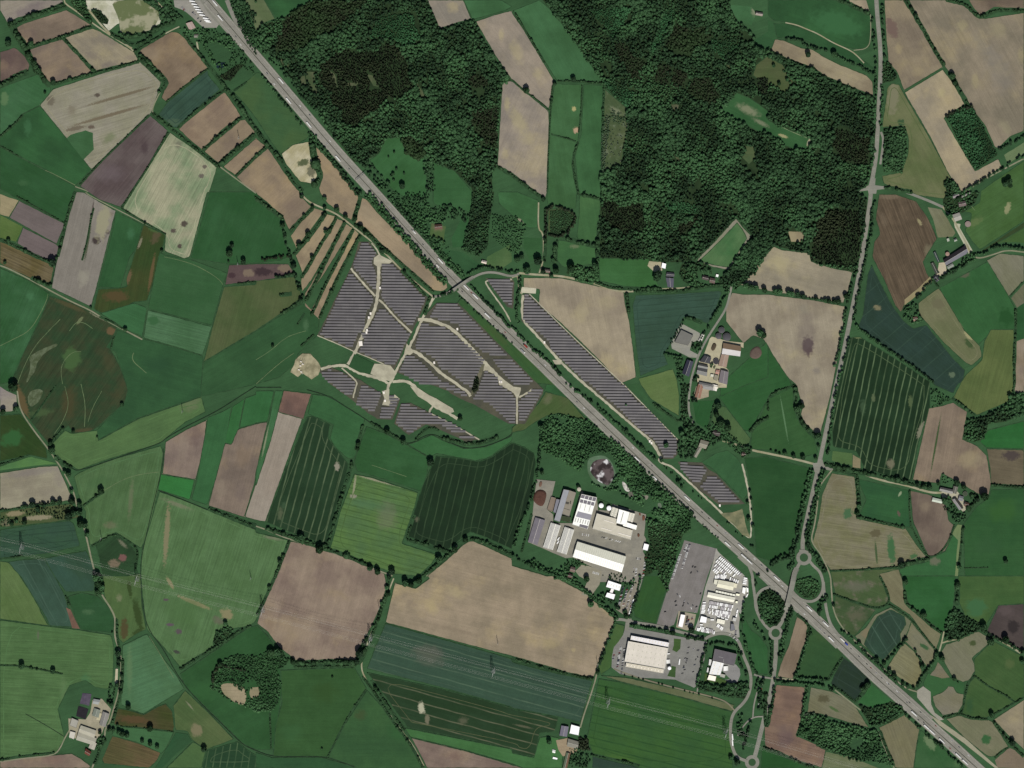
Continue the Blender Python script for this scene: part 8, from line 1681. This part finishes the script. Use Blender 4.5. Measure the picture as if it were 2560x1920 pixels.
row('outermost left at the logistics hall', '@E 210,345 180,485', 8, 12, skip=.2); row('second from left at the logistics hall', '@E 290,310 240,590', 18, 12, skip=.15); row('third from left at the logistics hall', '@E 272,370 235,600', 14, 12, skip=.3); row('nearest the wall of the logistics hall', '@E 338,330 295,690', 20, 12, skip=.15)
row('in the left file beside the small white office', '@D 670,850 635,1050', 10, 15, skip=.2); row('in the middle file by the small office', '@D 705,855 670,1050', 9, 15, skip=.3); row('in the right file beside the small white office', '@D 775,870 735,1050', 9, 15, skip=.25)
row('in the left file of the leafy car park', '@23 960,90 925,250', 14, 15, skip=.2); row('in the centre file of the leafy car park', '@23 1000,90 960,260', 15, 15, skip=.15); row('in the right file of the leafy car park', '@23 1050,50 990,280', 18, 15, skip=.2)
row('along the right edge of the factory', '@B 2050,1250 1985,1640', 15, 15, skip=.15); row('on the upper right of the factory yard', '@B 1880,1270 1970,1290', 6, 80, ['white', 'silver', 'grey'])
row('mid right in the factory yard', '@B 1890,1430 1880,1560', 7, 15, ['white', 'silver', 'black'])
row('on the lower right of the factory yard', '@B 1860,1400 1840,1520', 5, 70, skip=.2)
row('on the lawn side of the dealer', '@D 1560,1230 1760,1390', 12, 35, LT, skip=.1); row('by the slate blue hall', '@D 1700,1150 1690,1290', 5, 10, skip=.2); row('under the white office', '@23 1020,320 1030,200', 6, 80, skip=.2)
row('on the park and ride', '@23 2160,930 2130,1150', 12, 10, skip=.2); row('in the motorway rest area', '@00 1570,60 1600,95', 4, 60)
row('at the service building', '@00 1660,100 1740,190', 7, 30, skip=.2); row('in front of the long white hall', '@B 1180,1500 1290,1530', 5, 75, ['white', 'white', 'silver'])
row('in the factory yard', '@B 1290,915 1640,1010', 12, 20, ['black', 'white', 'grey', 'white'], skip=.3); row('by the tall white hall', '@B 1000,880 1130,900', 4, 75, ['white', 'silver'])
def scat(place_, s, degs, cols):
    for i, p in enumerate(P(s)):
        c = cols[i % len(cols)]
        car(p[0], p[1], degs[i % len(degs)], c, '%s car alone %s, %s in reading order' % (c, place_, ordinal(i)), 'single cars ' + place_, s=1.1)
scat('on the open asphalt lot', '@C 780,650 832,663 745,780 882,758 455,1245 508,1275 415,1390 605,1380 595,1420 428,1475 575,1480 680,1440 785,1480 750,1530 860,1505 830,1605 945,1225 195,1610', (55, 10, 60, 120, 115, 100, 40, 70), ['black', 'black', 'black', 'grey', 'grey', 'white', 'black', 'silver'])
scat('east of the logistics hall', '@E 1225,322 1295,345 1350,360 1365,362 1350,455 1325,487 1308,562 1288,658 1180,470 1172,485 1203,480 1200,505 1190,535 1158,580 1157,600 1170,630 1140,680 1218,365 1212,400', (20, 40, 15, 60, 110, 70, 25, 20), ['black', 'silver', 'black', 'grey', 'black', 'black', 'dark blue', 'black'])
# lorries and trailers on the plots
def park(place_, lst, deg, L=12, box='#e6e6e2', cab='#dadad5', name='lorry', cat='lorry'):
    for i, p in enumerate(lst): lorry(p[0], p[1], deg, 'white parked %s, %s %s' % (cat, ordinal(i), place_), '%s parked %s' % (cat, place_), L, box, cab, name, cat)
park('from the top in the rest area row', P('@00 1662,12 1680,38 1698,62 1712,85 1728,108 1748,132 1778,160 1790,178 1802,190'), -8, 12)
park('from the left at the solar roofed hall bays', P('@E 1738,590 1738,606 1738,622 1738,637'), 5, 10)
park('from the left on the southern apron', P('@E 1830,850 1872,875'), 80, 12); park('between the striped halls', P('@B 625,955 618,1010'), 55, 8)
park('waiting east of the logistics hall', P('@E 1097,520'), 82, 13); park('at the logistics hall docks', P('@E 942,410 942,500 942,518 942,535'), 5, 8); park('on the park street', P('@23 1905,1390 1905,1440'), 95, 13); park('on the office street', P('@23 1045,215 1033,270 1018,310'), 72, 9)
def van_mesh():
    mb = MB(); mb.prism([(-3.4, -1.15), (2.9, -1.15), (3.3, -.9), (3.3, .9), (2.9, 1.15), (-3.4, 1.15)], .45, 2.75, 0)
    mb.box(2.2, -1.17, 1.6, 3.0, 1.17, 2.3, 1)
    for x in (-2, 2):
        for y in (-1.1, 1.1): mb.tube((x, y - .1, .35), (x, y + .1, .35), .35, n=8, mi=2)
    o = mb.build('caravan', [flat('#f0f0ec', .5, .06, .6), GLASS, TYRE]); me = o.data; bpy.data.objects.remove(o); return me
VAN = van_mesh(); VAN2 = VAN.copy(); VAN2.materials[0] = flat('#a9abad', .5, .06, .6)
NV = [0]
def vans(place_, s, n, deg, skip=0, s_=1.0, grey=.2, name='motorhome', dx=None):
    a, b = [Vector(p) for p in P(s)]
    n = min(n, spaced(a, b, deg, 2.9 * s_, 7.6 * s_))
    i = -1
    for i_ in range(n):
        if rng.uniform() < skip: continue
        i += 1; p = a.lerp(b, (i_ + .5) / n); g = rng.uniform() < grey; NV[0] += 1
        o = bpy.data.objects.new(name, VAN2 if g else VAN); o.location = (p.x, p.y, ZR - .03); o.rotation_euler[2] = R(deg + rng.uniform(-2, 2)); o.scale = (s_ * rng.uniform(.92, 1.1),) * 2 + (1,)
        C.objects.link(o); tag(o, '%s motorhome, %s in the %s' % ('grey' if g else 'white', ordinal(i), place_), 'motorhome', 'motorhomes at the dealer')
# fan of rows along the slanting northeast fence (frame C), each row runs down-left
for k in range(14):
    x, y = 1390 + k * 33, 432 + k * 27.5
    depth = (2, 3, 4, 4, 4, 3, 3, 4, 2, 2, 1, 2, 1, 1)[k]
    vans('%s slanting row behind the dealer fence' % ordinal(k), '@C %f,%f %f,%f' % (x, y, x - 62 * depth, y + 66 * depth), depth, 47, grey=.08, s_=1.12)
vans('left column by the dealer fence', '@D 1030,548 985,800', 11, 5, grey=.1); vans('second left column by the dealer fence', '@D 1040,690 1020,800', 4, 70, grey=.1)
vans('upper line below the long cream hall', '@D 1130,560 1640,650', 18, 75, skip=.15, grey=.5); vans('second line below the long cream hall', '@D 1130,640 1610,720', 17, 75, skip=.15, grey=.55)
vans('third line below the long cream hall', '@D 1070,710 1590,800', 18, 75, skip=.12, grey=.4); vans('fourth line below the long cream hall', '@D 1070,760 1590,870', 17, 75, skip=.15, grey=.4)
vans('short line above the square white hall', '@D 1120,800 1540,930', 9, -12, skip=.2, grey=.1); vans('front line at the dealer bottom', '@D 870,1130 1250,1210', 15, 75, skip=.1, grey=.25); vans('back line at the dealer bottom', '@D 930,1100 1240,1180', 10, 75, skip=.2, grey=.45)
vans('line above the cream workshop', '@C 1250,870 1500,900', 8, 75, skip=.1, grey=.2); vans('upper line above the cream workshop', '@C 1300,840 1500,860', 6, 75, skip=.1, grey=.3); vans('right line above the cream workshop', '@C 1560,900 1760,980', 5, 75, skip=.2, grey=.3)
vans('file in the upper right corner of the dealer', '@C 1905,880 1880,1030', 6, -10, grey=.05, s_=1.15); vans('file below the sales tent', '@C 1960,1200 1910,1330', 4, 70, grey=.05); vans('file at the right dealer edge', '@D 1735,710 1700,890', 5, 75, grey=.15, s_=1.2)
vans('file by the slate blue hall', '@D 1300,1040 1420,1130', 6, 60, grey=.2); vans('left file in the square hall court', '@D 960,1010 965,1060', 2, 0); vans('line right of the taupe annex', '@D 1195,900 1200,960', 2, 0, s_=1.2)
print('vans', NV[0])
# ---------------------------------------------------------------- power line
GAL = flat('#9ba3a0', .5, .05)
def pylon(x, y, deg, label, H_=46.0, arm=13.0, sc=1.0, r=.16):
    e = tag(empty('pylon', (x, y, 0), R(deg)), label, 'pylon')
    def leg(z): return 3.6 * (1 - z / H_) + .55
    corners = [(1, 1), (1, -1), (-1, -1), (-1, 1)]
    mb = MB(); zs = [0, 7, 13.5, 19, 24, 28.5, 32.5, 36.5, 40, 43, H_]
    for (a, b) in corners: mb.tube((a * leg(0), b * leg(0), 0), (a * leg(H_), b * leg(H_), H_), r * 1.3, r, n=5)
    for z0, z1 in zip(zs, zs[1:]):
        for i in range(4):
            a, b = corners[i], corners[(i + 1) % 4]
            mb.tube((a[0] * leg(z0), a[1] * leg(z0), z0), (b[0] * leg(z1), b[1] * leg(z1), z1), r * .6, n=4); mb.tube((b[0] * leg(z0), b[1] * leg(z0), z0), (a[0] * leg(z1), a[1] * leg(z1), z1), r * .6, n=4)
    mb.build('tower', GAL, e)
    for z, w in ((28.5, arm), (36.5, arm * .72)):
        mb = MB()
        for s in (-1, 1):
            for a in (-1, 1): mb.tube((s * .5, a * leg(z), z), (0, s * 0 + a * w, z + .4), r * .8, n=4)
            mb.tube((0, s * leg(z + 3), z + 3), (0, s * w, z + .4), r * .8, n=4)
        for k in range(1, 6):
            t = k / 6
            for s in (-1, 1): mb.tube((-.5 * (1 - t), s * (leg(z) + (w - leg(z)) * t), z + .4 * t), (.5 * (1 - t), s * (leg(z) + (w - leg(z)) * (t + .1)), z + .4 * t), r * .6, n=4)
        mb.build('crossarm', GAL, e)
        for s in (-1, 1):
            for q in (1, .55):
                mb = MB(); mb.tube((0, s * w * q, z + .3), (0, s * w * q, z - 2.6), .18, n=6); mb.build('insulator', flat('#6f5f52'), e)
PY = P('@02 -900,1190 193,1415 @03 1187,30 @13 60,300 990,545 2050,825 @23 830,1090 1845,1350 @33 900,1730')
names = [None, 'at the far left above the blue green crop', 'beside the ditch of the light green field', 'at the left edge of the brown polygon field', 'on the vertical lane', 'in the blue green crop below the tan field', 'in the green crop at the business park', 'beside the bend of the park street', None]
tops = []
for i, (p, n_) in enumerate(zip(PY, names)):
    d = Vector(PY[min(i + 1, 8)]) - Vector(PY[max(i - 1, 0)]); a = math.degrees(math.atan2(d.y, d.x))
    if n_: pylon(p[0], p[1], a, 'tall lattice power pylon ' + n_)
    tops.append((Vector(p), R(a)))
WIRE = flat('#b4bab2', .5, 0)
lab = {}
for (w, z, nm) in ((13, 26, 'outer lower'), (7.15, 26, 'inner lower'), (9.4, 34, 'upper')):
    for s, sd in ((1, 'northern'), (-1, 'southern')):
        mb = MB()
        for (p0, a0), (p1, a1) in zip(tops, tops[1:]):
            A = p0 + Vector((-math.sin(a0), math.cos(a0))) * w * s; B = p1 + Vector((-math.sin(a1), math.cos(a1))) * w * s
            pr = None
            for k in range(13):
                t = k / 12; q = A.lerp(B, t); zz = z - 9 * 4 * t * (1 - t); cur = (q.x, q.y, zz)
                if pr: mb.tube(pr, cur, .08, n=4)
                pr = cur
        tag(mb.build('power_cable', WIRE), '%s power cable on the %s side of the pylons' % (nm, sd), 'cable', 'cables of the high voltage line')
def mast(x, y, deg, label):
    e = tag(empty('power_mast', (x, y, 0), R(deg)), label, 'mast')
    mb = MB(); H = 24
    for a, b in ((1, 1), (1, -1), (-1, -1), (-1, 1)): mb.tube((a * .9, b * .9, 0), (a * .25, b * .25, H), .12, .09, n=4)
    for k in range(8):
        z0, z1 = k * 3, k * 3 + 3; f = lambda z: .9 - .65 * z / H
        for i, ((a, b), (c, d)) in enumerate(zip(((1, 1), (1, -1), (-1, -1), (-1, 1)), ((1, -1), (-1, -1), (-1, 1), (1, 1)))): mb.tube((a * f(z0), b * f(z0), z0), (c * f(z1), d * f(z1), z1), .06, n=4)
    mb.build('lattice_post', GAL, e)
    mb = MB(); mb.tube((0, -4.2, 21), (0, 4.2, 21), .12, n=4); mb.tube((0, -3, 23.5), (0, 3, 23.5), .1, n=4); mb.build('crossarm', GAL, e)
for s, lb in (('@02 878,1335', 'above the dark pentagon field'), ('@03 2170,20', 'in the light striped field'), ('@13 1065,275', 'on the upper vertical lane'), ('@13 2090,580', 'in the great tan field'), ('@23 740,765', 'at the corner of the logistics verge'), ('@02 1580,240', 'by the olive meadow edge'), ('@00 2065,1195', 'in the small tan strip field'), ('@01 2058,625', 'at the top of the small purple field')):
    (x, y), = P(s); mast(x, y, -15, 'slim lattice mast with crossarms ' + lb)
# ---------------------------------------------------------------- light and camera
EL, AZ = 52.0, 170.0          # sun in the south, slightly east: shadows fall up and a little left
w = bpy.data.worlds.new('World'); S.world = w; w.use_nodes = True
nt = w.node_tree; bg = nt.nodes['Background']; sky = nt.nodes.new('ShaderNodeTexSky')
sky.sky_type = 'NISHITA'; sky.sun_disc = False; sky.sun_elevation = R(EL); sky.sun_rotation = R(AZ)
nt.links.new(sky.outputs[0], bg.inputs[0]); bg.inputs[1].default_value = .05
l = bpy.data.lights.new('sun', 'SUN'); l.energy = 4.2; l.angle = R(.5); l.color = (1.0, .965, .91)
o = bpy.data.objects.new('sun', l); C.objects.link(o)
d = Vector((math.sin(R(AZ)) * math.cos(R(EL)), math.cos(R(AZ)) * math.cos(R(EL)), math.sin(R(EL))))
o.rotation_euler = d.to_track_quat('Z', 'Y').to_euler(); o.location = d * 3000
cam = bpy.data.cameras.new('camera'); CH = 8000.0
cam.sensor_width = 36; cam.lens = 36 * CH / W0; cam.clip_start = 100; cam.clip_end = 30000
co = bpy.data.objects.new('camera', cam); co.location = (0, 0, CH); C.objects.link(co); S.camera = co
S.view_settings.view_transform = 'Standard'; S.view_settings.look = 'None'; S.view_settings.exposure = 0; S.view_settings.gamma = 1
S.cycles.max_bounces = 3; S.cycles.diffuse_bounces = 2; S.cycles.use_denoising = False
S.cycles.sample_clamp_indirect = 4
print('trees', NTREE[0], 'objects', len(bpy.data.objects))
